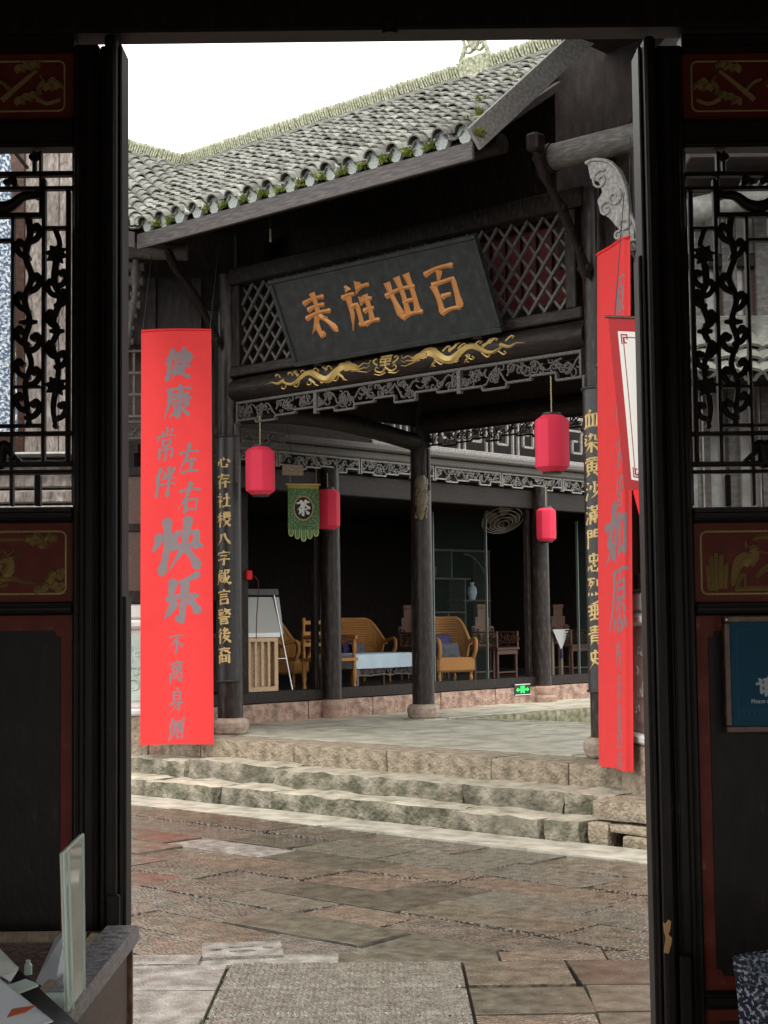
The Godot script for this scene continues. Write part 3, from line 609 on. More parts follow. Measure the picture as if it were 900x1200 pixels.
func build_courtyard() -> void:
	var bounce_paving := MB.new()  # added unseen ground behind the hall, toned for the light it bounces inside
	bounce_paving.bx(-9, 9, -0.058, -0.02, 1.0, 14)
	part(bounce_paving, "bounce_paving", mats.slab0, self, door_xf).set_meta("kind", "structure")
	var ground := MB.new()
	ground.bx(-60, 60, -0.3, -0.06, -60, 60)
	var g := part(ground, "ground", mats.mortar, self)
	g.set_meta("kind", "structure")
	var yard := setting("courtyard_paving")
	rng.seed = 11
	var inv := door_xf.affine_inverse()
	# pale kerb strip in front of the steps
	var x := -1.6
	while x < 6.5:
		var l := rng.randf_range(0.7, 1.3)
		slab(yard, [Vector2(x, 1.38), Vector2(x + l - 0.012, 1.38), Vector2(x + l - 0.012, 1.86 + rng.randf_range(-0.04, 0.04)), Vector2(x, 1.86 + rng.randf_range(-0.04, 0.04))], 0.004, mats.pale_strip)
		x += l
	var z := 1.9
	while z < 9.2:
		var d := rng.randf_range(0.33, 0.52)
		x = -1.6 + rng.randf_range(-0.8, 0.0)
		while x < 11.0:
			var l := rng.randf_range(0.55, 1.35)
			var mid := inv * Vector3(x + l / 2, 0, z + d / 2)
			if mid.z < -7.75 and mid.z > -19 and absf(mid.x) < 5.5:
				var sk := rng.randf_range(-0.05, 0.05)
				var j := 0.02
				var c := [Vector2(x + j, z), Vector2(x + l, z + rng.randf_range(-0.02, 0.02)), Vector2(x + l + sk, z + d - j + rng.randf_range(-0.012, 0.004)), Vector2(x + j + sk * 0.8, z + d - j + rng.randf_range(-0.012, 0.004))]
				slab(yard, c, rng.randf_range(-0.007, 0.007), mats["slab%d" % rng.randi_range(0, 5)] if rng.randf() > 0.04 else mats.slab_grey)
			x += l
		z += d
	# the strip of paving in front of the doorway follows the doorway
	var path := setting("entrance_path", door_xf)
	var rows := [-7.95, -7.72, -7.2, -6.7, -6.2, -5.68, -5.2, -4.7, -4.2, -3.75, -3.42]
	for r in rows.size() - 1:
		var z0: float = rows[r]
		var z1: float = rows[r + 1] - 0.012
		if r > 0:
			tooled_slab(path, -0.77, 0.345, z0, z1)
		for side in [-1, 1]:
			var e: float = (-0.786 if side < 0 else 0.361)
			if r == 0: e = -0.25
			var far := 0.0
			while far < 1.9:
				var l := rng.randf_range(0.42, 0.85)
				var a = e + side * far
				var b = e + side * (far + l - 0.014)
				var sk := rng.randf_range(-0.04, 0.04) * (0.0 if r == 0 or far == 0.0 else 1.0)
				var m: Material = mats["slab%d" % rng.randi_range(0, 5)] if (side > 0 or rng.randf() < 0.25) else mats.slab_grey
				slab(path, [Vector2(minf(a, b), z0 + rng.randf_range(0, 0.015)), Vector2(maxf(a, b), z0 + rng.randf_range(0, 0.015)), Vector2(maxf(a, b) + sk, z1), Vector2(minf(a, b) + sk, z1)], 0.012 + rng.randf_range(-0.005, 0.005), m)
				far += l
	# drain slab: a square stone pierced by two holes and two slots
	var dr := CSGCombiner3D.new()
	dr.name = "drain_slab"
	path.add_child(dr)
	dr.position = Vector3(-0.74, -0.022, -8.02)
	dr.rotation.y = 0.12
	var db := CSGBox3D.new()
	db.name = "stone"
	db.size = Vector3(0.4, 0.09, 0.34)
	db.material = mats.slab_grey
	dr.add_child(db)
	for q in [[-0.13, 0.0, 0.032], [0.13, -0.01, 0.03]]:
		var h := CSGCylinder3D.new()
		h.name = "hole"
		h.radius = q[2]; h.height = 0.08; h.sides = 14
		h.operation = CSGShape3D.OPERATION_SUBTRACTION
		h.material = mats.slab_grey
		h.position = Vector3(q[0], 0.035, q[1])
		dr.add_child(h, true)
	for z2 in [-0.045, 0.05]:
		var sl := CSGBox3D.new()
		sl.name = "slot"
		sl.size = Vector3(0.13, 0.08, 0.028)
		sl.operation = CSGShape3D.OPERATION_SUBTRACTION
		sl.material = mats.slab_grey
		sl.position = Vector3(0.0, 0.035, z2)
		dr.add_child(sl, true)
	# grass and moss in the joints
	var mm := MB.new()
	for k in 420:
		var p := Vector3(rng.randf_range(-1.5, 9.0), 0, rng.randf_range(1.3, 7.0))
		if k % 3 == 0 and k % 2 == 0: p = door_xf * Vector3([-0.777, 0.353][k % 2] + rng.randf_range(-0.005, 0.005), 0, rng.randf_range(-7.9, -5.6))
		elif k % 3 == 1: p.z = 1.37 + rng.randf_range(-0.015, 0.01)
		else: continue
		for b in 5:
			var q := p + Vector3(rng.randf_range(-0.03, 0.03), -0.02, rng.randf_range(-0.012, 0.012))
			var t := q + Vector3(rng.randf_range(-0.02, 0.02), rng.randf_range(0.018, 0.034), rng.randf_range(-0.02, 0.02))
			mm.tri(q, q + Vector3(0.008, 0, 0.003), t)
	var mo := part(mm, "moss", mats.moss, self)
	mo.set_meta("kind", "stuff"); tag(mo, "bright moss growing in joints of the wet paving", "moss")

func tooled_slab(parent: Node3D, x0: float, x1: float, z0: float, z1: float) -> void:
	# a path slab tooled with lines of small pecked grooves; the pecks are relief
	var mb := MB.new()
	var noise := noise_of(6.0, 3, FastNoiseLite.TYPE_SIMPLEX_SMOOTH, 9)
	var nx := 132
	var nz := 26
	var f := func(u: float, v: float) -> Vector3:
		var xx := lerpf(x0, x1, u)
		var zz := lerpf(z0, z1, v)
		var edge := minf(minf(u, 1 - u) * (x1 - x0), minf(v, 1 - v) * (z1 - z0))
		var i := int(round(u * nx))
		var groove := (0.012 if i % 3 == 1 else 0.0) * (0.5 + 0.9 * noise.get_noise_2d(xx * 8.0, zz * 22.0))
		return Vector3(xx, 0.02 - groove + 0.008 * noise.get_noise_2d(xx, zz) - 0.012 * (1.0 - smoothstep(0.0, 0.02, edge)), zz)
	mb.grid(f, nx, nz)
	mb.quad(Vector3(x0, -0.08, z1), Vector3(x1, -0.08, z1), Vector3(x1, 0.008, z1), Vector3(x0, 0.008, z1))
	mb.quad(Vector3(x1, -0.08, z0), Vector3(x0, -0.08, z0), Vector3(x0, 0.008, z0), Vector3(x1, 0.008, z0))
	mb.quad(Vector3(x0, -0.08, z0), Vector3(x0, -0.08, z1), Vector3(x0, 0.008, z1), Vector3(x0, 0.008, z0))
	mb.quad(Vector3(x1, -0.08, z1), Vector3(x1, -0.08, z0), Vector3(x1, 0.008, z0), Vector3(x1, 0.008, z1))
	part(mb, "tooled_slab", mats.slab_tooled, parent)

func stone(parent: Node3D, called: String, m: Material, x0: float, x1: float, y0: float, y1: float, z0: float, z1: float, bev := 0.03, amp := 0.02, yaw := 0.0, sd := 1, worn: Material = null) -> void:
	# worn: paler stone on faces that point up, above the crusted, mossy sides; noise breaks its border
	var mb := MB.new()
	var s := Vector3(x1 - x0, y1 - y0, z1 - z0)
	var seg := Vector3i(clampi(int(s.x / 0.09), 4, 22), clampi(int(s.y / 0.045), 4, 8), clampi(int(s.z / 0.09), 4, 8))
	mb.rough(s, seg, bev, amp, noise_of(2.6, 4, FastNoiseLite.TYPE_SIMPLEX_SMOOTH, 5), Vector3(x0 * 1.7, y0 * 3 + sd, z0))
	if worn == null:
		part(mb, called, m, parent, T((x0 + x1) / 2, y0, (z0 + z1) / 2, yaw))
		return
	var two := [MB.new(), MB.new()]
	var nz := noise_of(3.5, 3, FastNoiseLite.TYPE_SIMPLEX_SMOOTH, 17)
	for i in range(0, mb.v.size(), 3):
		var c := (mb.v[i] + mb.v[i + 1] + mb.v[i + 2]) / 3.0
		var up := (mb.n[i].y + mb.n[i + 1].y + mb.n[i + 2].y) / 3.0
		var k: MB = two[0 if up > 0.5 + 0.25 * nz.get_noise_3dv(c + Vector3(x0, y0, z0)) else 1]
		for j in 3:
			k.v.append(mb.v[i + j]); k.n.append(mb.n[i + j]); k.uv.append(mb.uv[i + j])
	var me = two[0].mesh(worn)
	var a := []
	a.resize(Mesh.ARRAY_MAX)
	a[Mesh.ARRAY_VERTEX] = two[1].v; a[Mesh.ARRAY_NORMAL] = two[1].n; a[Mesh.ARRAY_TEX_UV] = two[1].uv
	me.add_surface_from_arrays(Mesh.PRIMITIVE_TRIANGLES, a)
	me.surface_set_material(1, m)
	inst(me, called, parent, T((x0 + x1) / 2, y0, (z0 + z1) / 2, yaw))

func build_platform() -> void:
	rng.seed = 21
	var st := setting("steps")
	# lower and upper step: long worn stones
	var cuts := [[-1.4, 0.3, 1.3, 2.0, 4.15, 5.05, 5.44], [-1.5, 0.4, 1.7, 3.95, 5.0, 5.46]]
	for s in 2:
		var top: float = [0.15, 0.322][s]
		var front: float = [1.36, 0.98][s]
		for i in cuts[s].size() - 1:
			var a: float = cuts[s][i]
			var b: float = cuts[s][i + 1]
			stone(st, "step_stone", mats.step_stone if (i + s) % 2 != 1 else mats.step_stone_dark, a + 0.006, b - 0.006, top - 0.21, top + rng.randf_range(-0.012, 0.008), front - 0.52, front + rng.randf_range(-0.05, 0.02), 0.03, 0.05, rng.randf_range(-0.5, 0.5), i + s * 7, mats.pale_tread)
	# right cheek of the steps
	stone(st, "cheek_stone", mats.edge_stone, 5.47, 6.35, 0.168, 0.322, 0.8, 1.30, 0.02, 0.022, 0, 3)
	stone(st, "cheek_stone", mats.edge_stone, 5.46, 5.64, -0.06, 0.162, 0.9, 1.32, 0.025, 0.025, 0, 4)
	stone(st, "cheek_stone", mats.edge_stone, 5.64, 6.35, 0.085, 0.163, 0.9, 1.32, 0.025, 0.02, 0, 5)
	stone(st, "cheek_stone", mats.edge_stone, 5.78, 6.35, -0.06, 0.082, 0.95, 1.36, 0.025, 0.02, 0, 6)
	# moss along the foot of the steps, left end
	var pl := setting("platform")
	var core := MB.new()
	core.bx(-1.0, 6.4, -0.05, 0.44, -3.25, 0.4)
	core.bx(-1.0, 0.2, -0.05, 0.44, -12, -3.25)
	core.bx(0.2, 6.4, -0.05, 0.2, -12, -3.25)
	part(core, "core", mats.mossy, pl)
	# edge course
	var ex := [-1.6, -0.45, 0.2, 1.55, 2.75, 3.95, 4.75, 5.4]
	for i in ex.size() - 1:
		stone(pl, "edge_stone", mats.edge_stone if i > 0 else mats.step_stone_dark, ex[i] + 0.003, ex[i + 1] - 0.003, 0.3, 0.5 + rng.randf_range(-0.006, 0.004), 0.05, 0.585, 0.016, 0.012, 0, 20 + i)
	# flagstones
	var z := 0.04
	while z > -3.2:
		var d := minf(rng.randf_range(0.34, 0.46), z + 3.26)
		var x := -1.0
		while x < 5.6:
			var l := rng.randf_range(0.9, 1.7)
			slab(pl, [Vector2(x, z - d + 0.014), Vector2(x + l - 0.014, z - d + 0.014), Vector2(x + l - 0.014, z), Vector2(x, z)], 0.5 + rng.randf_range(-0.004, 0.004), mats.flagstone, "flagstone", 0.07)
			x += l
		z -= d
		if z + 3.2 < 0.05: break
	z = -3.28
	while z > -11.0:
		var d := rng.randf_range(0.7, 1.2)
		slab(pl, [Vector2(-1.0, z - d + 0.01), Vector2(0.2, z - d + 0.01), Vector2(0.2, z), Vector2(-1.0, z)], 0.5, mats.flagstone, "flagstone", 0.07)
		z -= d
	# mossy kerb stones round the sunken inner yard
	z = -3.3
	while z > -10.5:
		var d := rng.randf_range(0.8, 1.3)
		stone(pl, "kerb_stone", mats.mossy, 0.2, 0.32, 0.2, 0.495, z - d + 0.01, z, 0.02, 0.02, 0, int(z * -10))
		z -= d
	for i in 4:
		stone(pl, "kerb_stone", mats.pale_strip, 0.33 + i * 1.2, 0.33 + (i + 1) * 1.2 - 0.01, 0.3, 0.503, -3.42, -3.27, 0.015, 0.012, 0, 60 + i)

# ---------- gatehouse ----------
const GX := 4.73
func scroll(mb: MB, o: Vector3, ex: Vector3, ey: Vector3, r: float, turns: float, start: float, rad: float, flip := 1.0) -> void:
	var pts := []
	var n := int(turns * 9) + 3
	for i in n:
		var t := float(i) / (n - 1)
		var a := start + flip * t * turns * TAU
		var q := r * (1.0 - 0.82 * t)
		pts.append(o + (ex * cos(a) + ey * sin(a)) * q)
	mb.tube(pts, fade(n, rad, rad * 0.7), 4)
func fret(a: Vector3, b: Vector3, h: float, sd: int, scallop := 0.3, t := 0.035) -> MB:
	# openwork carving hanging below the line a-b: rails, leaf scrolls and a stepped lower rail
	var mb := MB.new()
	var r := RandomNumberGenerator.new()
	r.seed = sd
	var ex := (b - a).normalized()
	var ey := Vector3.DOWN
	var nz := ex.cross(Vector3.UP)
	var l := a.distance_to(b)
	mb.bar(a + ey * 0.012, b + ey * 0.012, t, 0.024, Vector3.UP)
	mb.bar(a + ex * 0.011 + ey * 0.026, a + ex * 0.011 + ey * h, t, 0.022, ex)
	mb.bar(b - ex * 0.011 + ey * 0.026, b - ex * 0.011 + ey * h, t, 0.022, ex)
	var k := maxi(3, int(round(l / (h * 1.15))))
	var cell := l / k
	var y0 := 1.0
	for i in k:
		var drop := h * (1.0 - scallop * (0.0 if i % 3 == 1 else 0.55 + 0.45 * ((i / 3) % 2)))
		var p0 := a + ex * (cell * i) + ey * drop
		var p1 := a + ex * (cell * (i + 1)) + ey * drop
		mb.bar(p0, p1, t * 0.9, 0.018, Vector3.UP)
		if i > 0: mb.bar(p0, a + ex * (cell * i) + ey * y0, t * 0.88, 0.018, ex)
		y0 = drop
		var c := a + ex * (cell * (i + 0.5)) + ey * (drop * 0.52)
		for s in 9:
			var o := c + ex * r.randf_range(-0.42, 0.42) * cell + ey * r.randf_range(-0.3, 0.3) * drop + nz * r.randf_range(-0.008, 0.008)
			scroll(mb, o, ex, ey, drop * r.randf_range(0.14, 0.27), r.randf_range(0.7, 1.25), r.randf() * TAU, t * 0.24, [-1.0, 1.0][s % 2])
		var f := []
		for s in 9: f.append(c + ex * cell * (s / 8.0 - 0.5) + ey * drop * 0.3 * sin(s / 8.0 * TAU + i * 1.3))
		mb.tube(f, t * 0.24, 4)
	return mb
func carved_bracket_shape(mb: MB, pts: Array, rad: Array, depth: float, side: Vector3) -> void:
	# a sinuous carved strut: a squared, twisting body with bosses
	var c := curve(pts, 22)
	var rr := []
	for i in c.size():
		var t := float(i) / (c.size() - 1)
		rr.append(lerpf(rad[0], rad[1], t) * (1.0 + 0.22 * sin(t * 17.0)))
	mb.tube(c, rr, 6, true, side, depth)
	for i in range(2, c.size() - 2, 3):
		mb.tube([c[i] - side * rr[i] * 0.9, c[i] + side * rr[i] * 0.9], rr[i] * 0.62, 6)

func build_gate() -> void:
	var g := thing("gatehouse", "dark timber gatehouse with mossy grey tiled roof on stone steps", "gatehouse", T(0, PLAT, 0))
	var up := -PLAT   # parts are given in world heights
	var W := Transform3D(Basis(), Vector3(0, up, 0))
	# columns on drum bases
	for c in [[0.0, 0.0, 5.35], [GX, 0.0, 5.35], [0.0, -3.05, 5.0], [GX, -3.05, 5.0]]:
		var col := MB.new()
		col.lathe([[0.0, PLAT + 0.165], [0.133, PLAT + 0.165], [0.131, 1.6], [0.124, 3.2], [0.112, c[2] - 0.01], [0.0, c[2]]], 20)
		part(col, "column", mats.column, g, W * T(c[0], 0, c[1]))
		var base := MB.new()
		base.lathe([[0.165, 0.0], [0.185, 0.02], [0.198, 0.07], [0.195, 0.12], [0.175, 0.155], [0.15, 0.168], [0.0, 0.168]], 20)
		part(base, "column_base", mats.base_stone, g, T(c[0], 0.0, c[1]))
	# dragon beam
	var beam := MB.new()
	var yb := 4.09
	beam.tube([Vector3(0.1, yb, 0), Vector3(0.28, yb, 0), Vector3(4.45, yb, 0), Vector3(4.63, yb, 0)], [0.108, 0.126, 0.126, 0.108], 24)
	part(beam, "dragon_beam", mats.timber_along, g, W)
	for s in 2:
		var dr := MB.new()
		dragon(dr, 2.37 + (-1.0 if s == 0 else 1.0) * 0.17, yb, -1.0 if s == 0 else 1.0)
		part(dr, "dragon_relief", mats.gilt, g, W)
	var em := MB.new()
	emblem(em, 2.37, yb)
	part(em, "emblem_relief", mats.gilt, g, W)
	var rail := MB.new()
	rail.bx(0.11, 4.62, 4.225, 4.33, -0.07, 0.09, 0.012)
	part(rail, "rail", mats.timber_along, g, W)
	var head := MB.new()
	head.bx(0.09, 4.64, 5.2, 5.38, -0.09, 0.09, 0.015)
	part(head, "rail", mats.timber, g, W)
	for x in [0.17, 4.49]:
		var jm := MB.new()
		jm.bx(x - 0.055, x + 0.055, 4.332, 5.198, -0.05, 0.06, 0.008)
		part(jm, "jamb", mats.timber, g, W)
	# lattice behind the plaque: slanted bars in two layers, clipped to the frame
	var lx0 := 0.225
	var lx1 := 4.435
	var ly0 := 4.335
	var ly1 := 5.195
	for layer in 2:
		var sl := 0.82 if layer == 0 else -0.82      # run per rise
		var xb := lx0 - (ly1 - ly0) * absf(sl)
		while xb < lx1 + (ly1 - ly0) * absf(sl):
			var x0 := xb if sl > 0 else xb + (ly1 - ly0) * absf(sl)
			var x1 := x0 + sl * (ly1 - ly0)
			var t0 := 0.0
			var t1 := 1.0
			if x1 != x0:
				var ta := (lx0 - x0) / (x1 - x0)
				var tb := (lx1 - x0) / (x1 - x0)
				t0 = maxf(t0, minf(ta, tb)); t1 = minf(t1, maxf(ta, tb))
			if t1 - t0 > 0.05:
				var z := 0.012 if layer == 0 else -0.012
				var lb := MB.new()
				lb.bar(Vector3(lerpf(x0, x1, t0), lerpf(ly0, ly1, t0), z), Vector3(lerpf(x0, x1, t1), lerpf(ly0, ly1, t1), z), 0.024, 0.021, Vector3.BACK)
				part(lb, "lattice_bar", mats.carved, g, W)
			xb += 0.172
	# painted boards behind the right half of the lattice
	for i in 10:
		var rb := MB.new()
		rb.bx(2.6 + i * 0.18, 2.6 + i * 0.18 + 0.13, 4.5, 5.2, -0.36, -0.34)
		part(rb, "backing_board", mats.red_backing, g, W)
	var dk := MB.new()
	dk.bx(0.03, 4.7, 4.2, 6.2, -1.52, -1.5)
	part(dk, "attic_wall", mats.timber, g, W)
	var du2 := MB.new()
	du2.bx(0.03, 4.7, 5.385, 6.5, -0.62, -0.6)
	part(du2, "attic_wall", mats.timber, g, W)
	var dl2 := MB.new()
	dl2.bx(-0.95, -0.025, 4.2, 6.5, -0.62, -0.6)
	part(dl2, "attic_wall", mats.timber, g, W)
	var dr2 := MB.new()
	dr2.bx(4.755, 5.3, 4.2, 6.5, -0.62, -0.6)
	part(dr2, "attic_wall", mats.timber, g, W)
	# openwork frieze under the beam, in three panels, with hanging corner pieces
	var fx := [0.155, 1.33, 3.2, 4.575]
	for i in 3:
		part(fret(Vector3(fx[i], 3.965, 0.02), Vector3(fx[i + 1], 3.965, 0.02), 0.235, 40 + i, 0.3, 0.045), "frieze_panel", mats.carved, g, W)
	for s in [[0.2, 1], [4.53, -1]]:
		var cb := fret(Vector3(0, 0, 0), Vector3(0.62, 0, 0), 0.16, 60 + int(s[1]), 0.25, 0.04)
		part(cb, "corner_bracket", mats.carved, g, W * Transform3D(Basis(Vector3.DOWN, Vector3.RIGHT * s[1], Vector3.BACK * s[1]), Vector3(s[0] - s[1] * 0.05, 3.74, 0.02)))
	# rear frame: beam, dark boarding above, frieze, carved lion strut
	var rb2 := MB.new()
	rb2.tube([Vector3(0.1, 4.02, -3.05), Vector3(4.63, 4.02, -3.05)], 0.12, 16)
	part(rb2, "rear_beam", mats.timber_along, g, W)
	var rw := MB.new()
	rw.bx(-0.05, 4.78, 4.1, 5.9, -3.1, -3.0)
	part(rw, "rear_wall", mats.interior, g, W)
	part(fret(Vector3(0.13, 3.9, -3.05), Vector3(4.6, 3.9, -3.05), 0.19, 71, 0.25, 0.03), "frieze_panel", mats.timber, g, W)
	part(fret(Vector3(0, 0, 0), Vector3(0.5, 0, 0), 0.15, 74, 0.2, 0.03), "corner_bracket", mats.timber, g, W * Transform3D(Basis(Vector3.DOWN, Vector3.RIGHT, Vector3.BACK), Vector3(0.14, 3.7, -3.05)))
	var lion := MB.new()
	lion_strut(lion)
	part(lion, "carved_strut", mats.old_bronze, g, W * T(0.06, 2.85, -2.93))
	# side beams between front and rear columns, bowed
	for x in [0.0, GX]:
		var sb := MB.new()
		sb.tube(curve([Vector3(x, 3.86, -0.1), Vector3(x, 3.93, -0.9), Vector3(x, 3.9, -1.9), Vector3(x, 3.78, -2.95)], 12), 0.105, 14)
		part(sb, "side_beam", mats.timber, g, W)
		var pw := MB.new()
		pw.bx(x - 0.02, x + 0.02, 3.97, 5.8, -2.98, -0.1)
		part(pw, "side_boarding", mats.timber, g, W)
	part(fret(Vector3(0.0, 3.72, -0.16), Vector3(0.0, 3.72, -0.8), 0.16, 77, 0.3, 0.035), "corner_bracket", mats.carved, g, W)
	# carved struts from the front columns to the eaves
	for x in [0.0, GX]:
		var s := MB.new()
		carved_bracket_shape(s, [Vector3(x, 4.55, 0.15), Vector3(x, 4.8, 0.28), Vector3(x, 5.08, 0.5), Vector3(x, 5.3, 0.72), Vector3(x, 5.5, 0.84)], [0.05, 0.042], 0.8, Vector3.RIGHT)
		part(s, "eave_strut", mats.timber, g, W)
		var bl := MB.new()
		bl.box(T(x, 5.56, 0.84), Vector3(0.12, 0.15, 0.14), 0.02)
		part(bl, "bearing_block", mats.timber, g, W)
	var pu := MB.new()
	pu.tube([Vector3(-0.2, 5.6, 0.92), Vector3(4.45, 5.6, 0.92)], 0.085, 14)
	part(pu, "eave_purlin", mats.timber, g, W)
	build_roof(g, W)

func on_beam(u: float, v: float, yb: float, lift := 0.0) -> Vector3:   # a place on the front of the round beam
	var a := clampf(v / 0.126, -1.2, 1.2)
	return Vector3(u, yb + (0.126 + lift) * sin(a), (0.126 + lift) * cos(a))
func relief(mb: MB, line: Array, w0: float, w1: float, yb: float, h: float, mid := 1.0) -> void:
	var c := curve(line.map(func(p): return Vector3(p[0], p[1], 0)), maxi(8, line.size() * 5))
	var pts := []
	var ups := []
	var ws := []
	for i in c.size():
		var q := on_beam(c[i].x, c[i].y, yb, 0.0015)
		var t := float(i) / (c.size() - 1)
		pts.append(q); ups.append(Vector3(0, q.y - yb, q.z).normalized())
		ws.append(lerpf(w0, w1, t) * (1.0 + (mid - 1.0) * sin(PI * t)))
	mb.ridge(pts, ws, ups, h)
func dragon(mb: MB, x: float, yb: float, s: float) -> void:   # head at x, tail outwards
	var body := []
	for i in 15:
		var t := i / 14.0
		body.append([x + s * (0.30 + 0.95 * t), 0.055 * sin(t * 12.0 + 0.6) * (1.0 - 0.25 * t) - 0.005])
	relief(mb, body, 0.085, 0.022, yb, 0.026, 1.2)
	relief(mb, [[x + s * 1.22, 0.01], [x + s * 1.32, -0.02], [x + s * 1.40, 0.0], [x + s * 1.5, -0.012]], 0.035, 0.006, yb, 0.014)
	# head, jaw, horns, whiskers, mane
	relief(mb, [[x + s * 0.36, 0.035], [x + s * 0.27, 0.03], [x + s * 0.18, 0.01]], 0.085, 0.03, yb, 0.032, 1.2)
	relief(mb, [[x + s * 0.27, 0.0], [x + s * 0.19, -0.02]], 0.04, 0.014, yb, 0.02)
	for k in [[0.30, 0.05, 0.40, 0.085, 0.46, 0.075], [0.28, 0.06, 0.33, 0.095, 0.39, 0.098]]:
		relief(mb, [[x + s * k[0], k[1]], [x + s * k[2], k[3]], [x + s * k[4], k[5]]], 0.018, 0.006, yb, 0.012)
	for k in 3:
		relief(mb, [[x + s * 0.2, 0.0 - k * 0.012], [x + s * (0.12 - k * 0.015), 0.045 - k * 0.045], [x + s * (0.05 + k * 0.02), 0.03 - k * 0.04], [x + s * 0.03, 0.065 - k * 0.05]], 0.014, 0.005, yb, 0.01)
	# legs with claws, flame curls along the body
	for k in [[0.46, -0.02, 0.40, -0.075], [0.62, 0.03, 0.70, 0.085], [0.86, -0.03, 0.80, -0.085], [1.02, 0.02, 1.1, 0.075]]:
		relief(mb, [[x + s * k[0], k[1]], [x + s * (k[0] + k[2]) / 2 + 0.015, (k[1] + k[3]) / 2], [x + s * k[2], k[3]]], 0.036, 0.016, yb, 0.016)
		for c in 3:
			relief(mb, [[x + s * k[2], k[3]], [x + s * (k[2] - 0.03 + c * 0.03), k[3] + signf(k[3]) * 0.02]], 0.012, 0.004, yb, 0.008)
	for k in 11:
		var bx := 0.36 + k * 0.092
		var sg := 1.0 if k % 2 == 0 else -1.0
		relief(mb, [[x + s * bx, sg * 0.035], [x + s * (bx + 0.05), sg * 0.08], [x + s * (bx + 0.085), sg * 0.07], [x + s * (bx + 0.07), sg * 0.05]], 0.018, 0.007, yb, 0.011)
func emblem(mb: MB, x: float, yb: float) -> void:
	for k in 4:
		relief(mb, [[x - 0.075 + k * 0.004, 0.085 - k * 0.03], [x + 0.075 - k * 0.004, 0.085 - k * 0.03]], 0.018, 0.018, yb, 0.011)
	relief(mb, [[x, 0.095], [x, -0.03]], 0.016, 0.016, yb, 0.012)
	for s in [-1.0, 1.0]:
		relief(mb, [[x + s * 0.065, 0.085], [x + s * 0.065, 0.02]], 0.014, 0.014, yb, 0.01)
		relief(mb, [[x, -0.03], [x + s * 0.06, -0.07], [x + s * 0.13, -0.05], [x + s * 0.12, -0.015], [x + s * 0.09, -0.03]], 0.022, 0.009, yb, 0.012)
		relief(mb, [[x + s * 0.1, 0.0], [x + s * 0.16, 0.04], [x + s * 0.13, 0.07], [x + s * 0.11, 0.05]], 0.02, 0.008, yb, 0.011)
		relief(mb, [[x + s * 0.02, -0.08], [x + s * 0.1, -0.095], [x + s * 0.16, -0.075]], 0.016, 0.006, yb, 0.01)
func lion_strut(mb: MB) -> void:   # figure carving on a strut: a dense mass of curls tapering downwards
	var c := curve([Vector3(0.15, 0.5, 0.1), Vector3(0.17, 0.36, 0.13), Vector3(0.14, 0.18, 0.1), Vector3(0.08, 0.0, 0.05)], 12)
	mb.tube(c, [0.03, 0.055, 0.075, 0.08, 0.07, 0.06, 0.068, 0.078, 0.07, 0.055, 0.05, 0.04, 0.025], 8)
	var r := RandomNumberGenerator.new()
	r.seed = 4
	for k in 70:
		var i := r.randi_range(1, 11)
		var a := r.randf() * TAU
		var out := Vector3(cos(a), 0, sin(a))
		scroll(mb, c[i] + out * 0.062, out.cross(Vector3.UP), Vector3.UP, r.randf_range(0.02, 0.042), r.randf_range(0.6, 1.1), r.randf() * TAU, r.randf_range(0.009, 0.015))

# ---------- roof ----------
const SLOPE := 0.64
const EZ := 1.4
const EY := 5.55
const RZ := -0.6
func tile_mesh(r: float, half: float, length: float, convex: bool, m: Material) -> ArrayMesh:
	var mb := MB.new()
	var n := 6
	var sg := 1.0 if convex else -1.0
	var th := 0.013
	var f := func(k: int, z: float, out: bool) -> Vector3:
		var a := lerpf(-half, half, float(k) / n)
		var rr := r * (1.0 - 0.06 * z / length) + (0.0 if out else -th * sg)
		return Vector3(rr * sin(a), sg * (rr * cos(a) - r), z)
	for k in n:
		var a: Vector3 = f.call(k, length, true)
		var b: Vector3 = f.call(k + 1, length, true)
		var c: Vector3 = f.call(k + 1, 0, true)
		var d: Vector3 = f.call(k, 0, true)
		mb.quad(a, b, c, d)
		if convex: mb.quad(f.call(k, length, false), f.call(k + 1, length, false), b, a)
		else: mb.quad(a, b, f.call(k + 1, length, false), f.call(k, length, false))
	for e in [0, n]:
		mb.quad(f.call(e, 0, true), f.call(e, length, true), f.call(e, length, false), f.call(e, 0, false))
	mb.smooth(45)
	return mb.mesh(m)
func roof_line(z: float) -> float:
	return EY + SLOPE * (EZ - z)
func verge_x(z: float) -> float:
	return lerpf(4.6, 4.08, (EZ - z) / (EZ - RZ))
func valley_x(z: float) -> float:
	return lerpf(0.2, -1.4, (EZ - z) / (EZ - RZ))

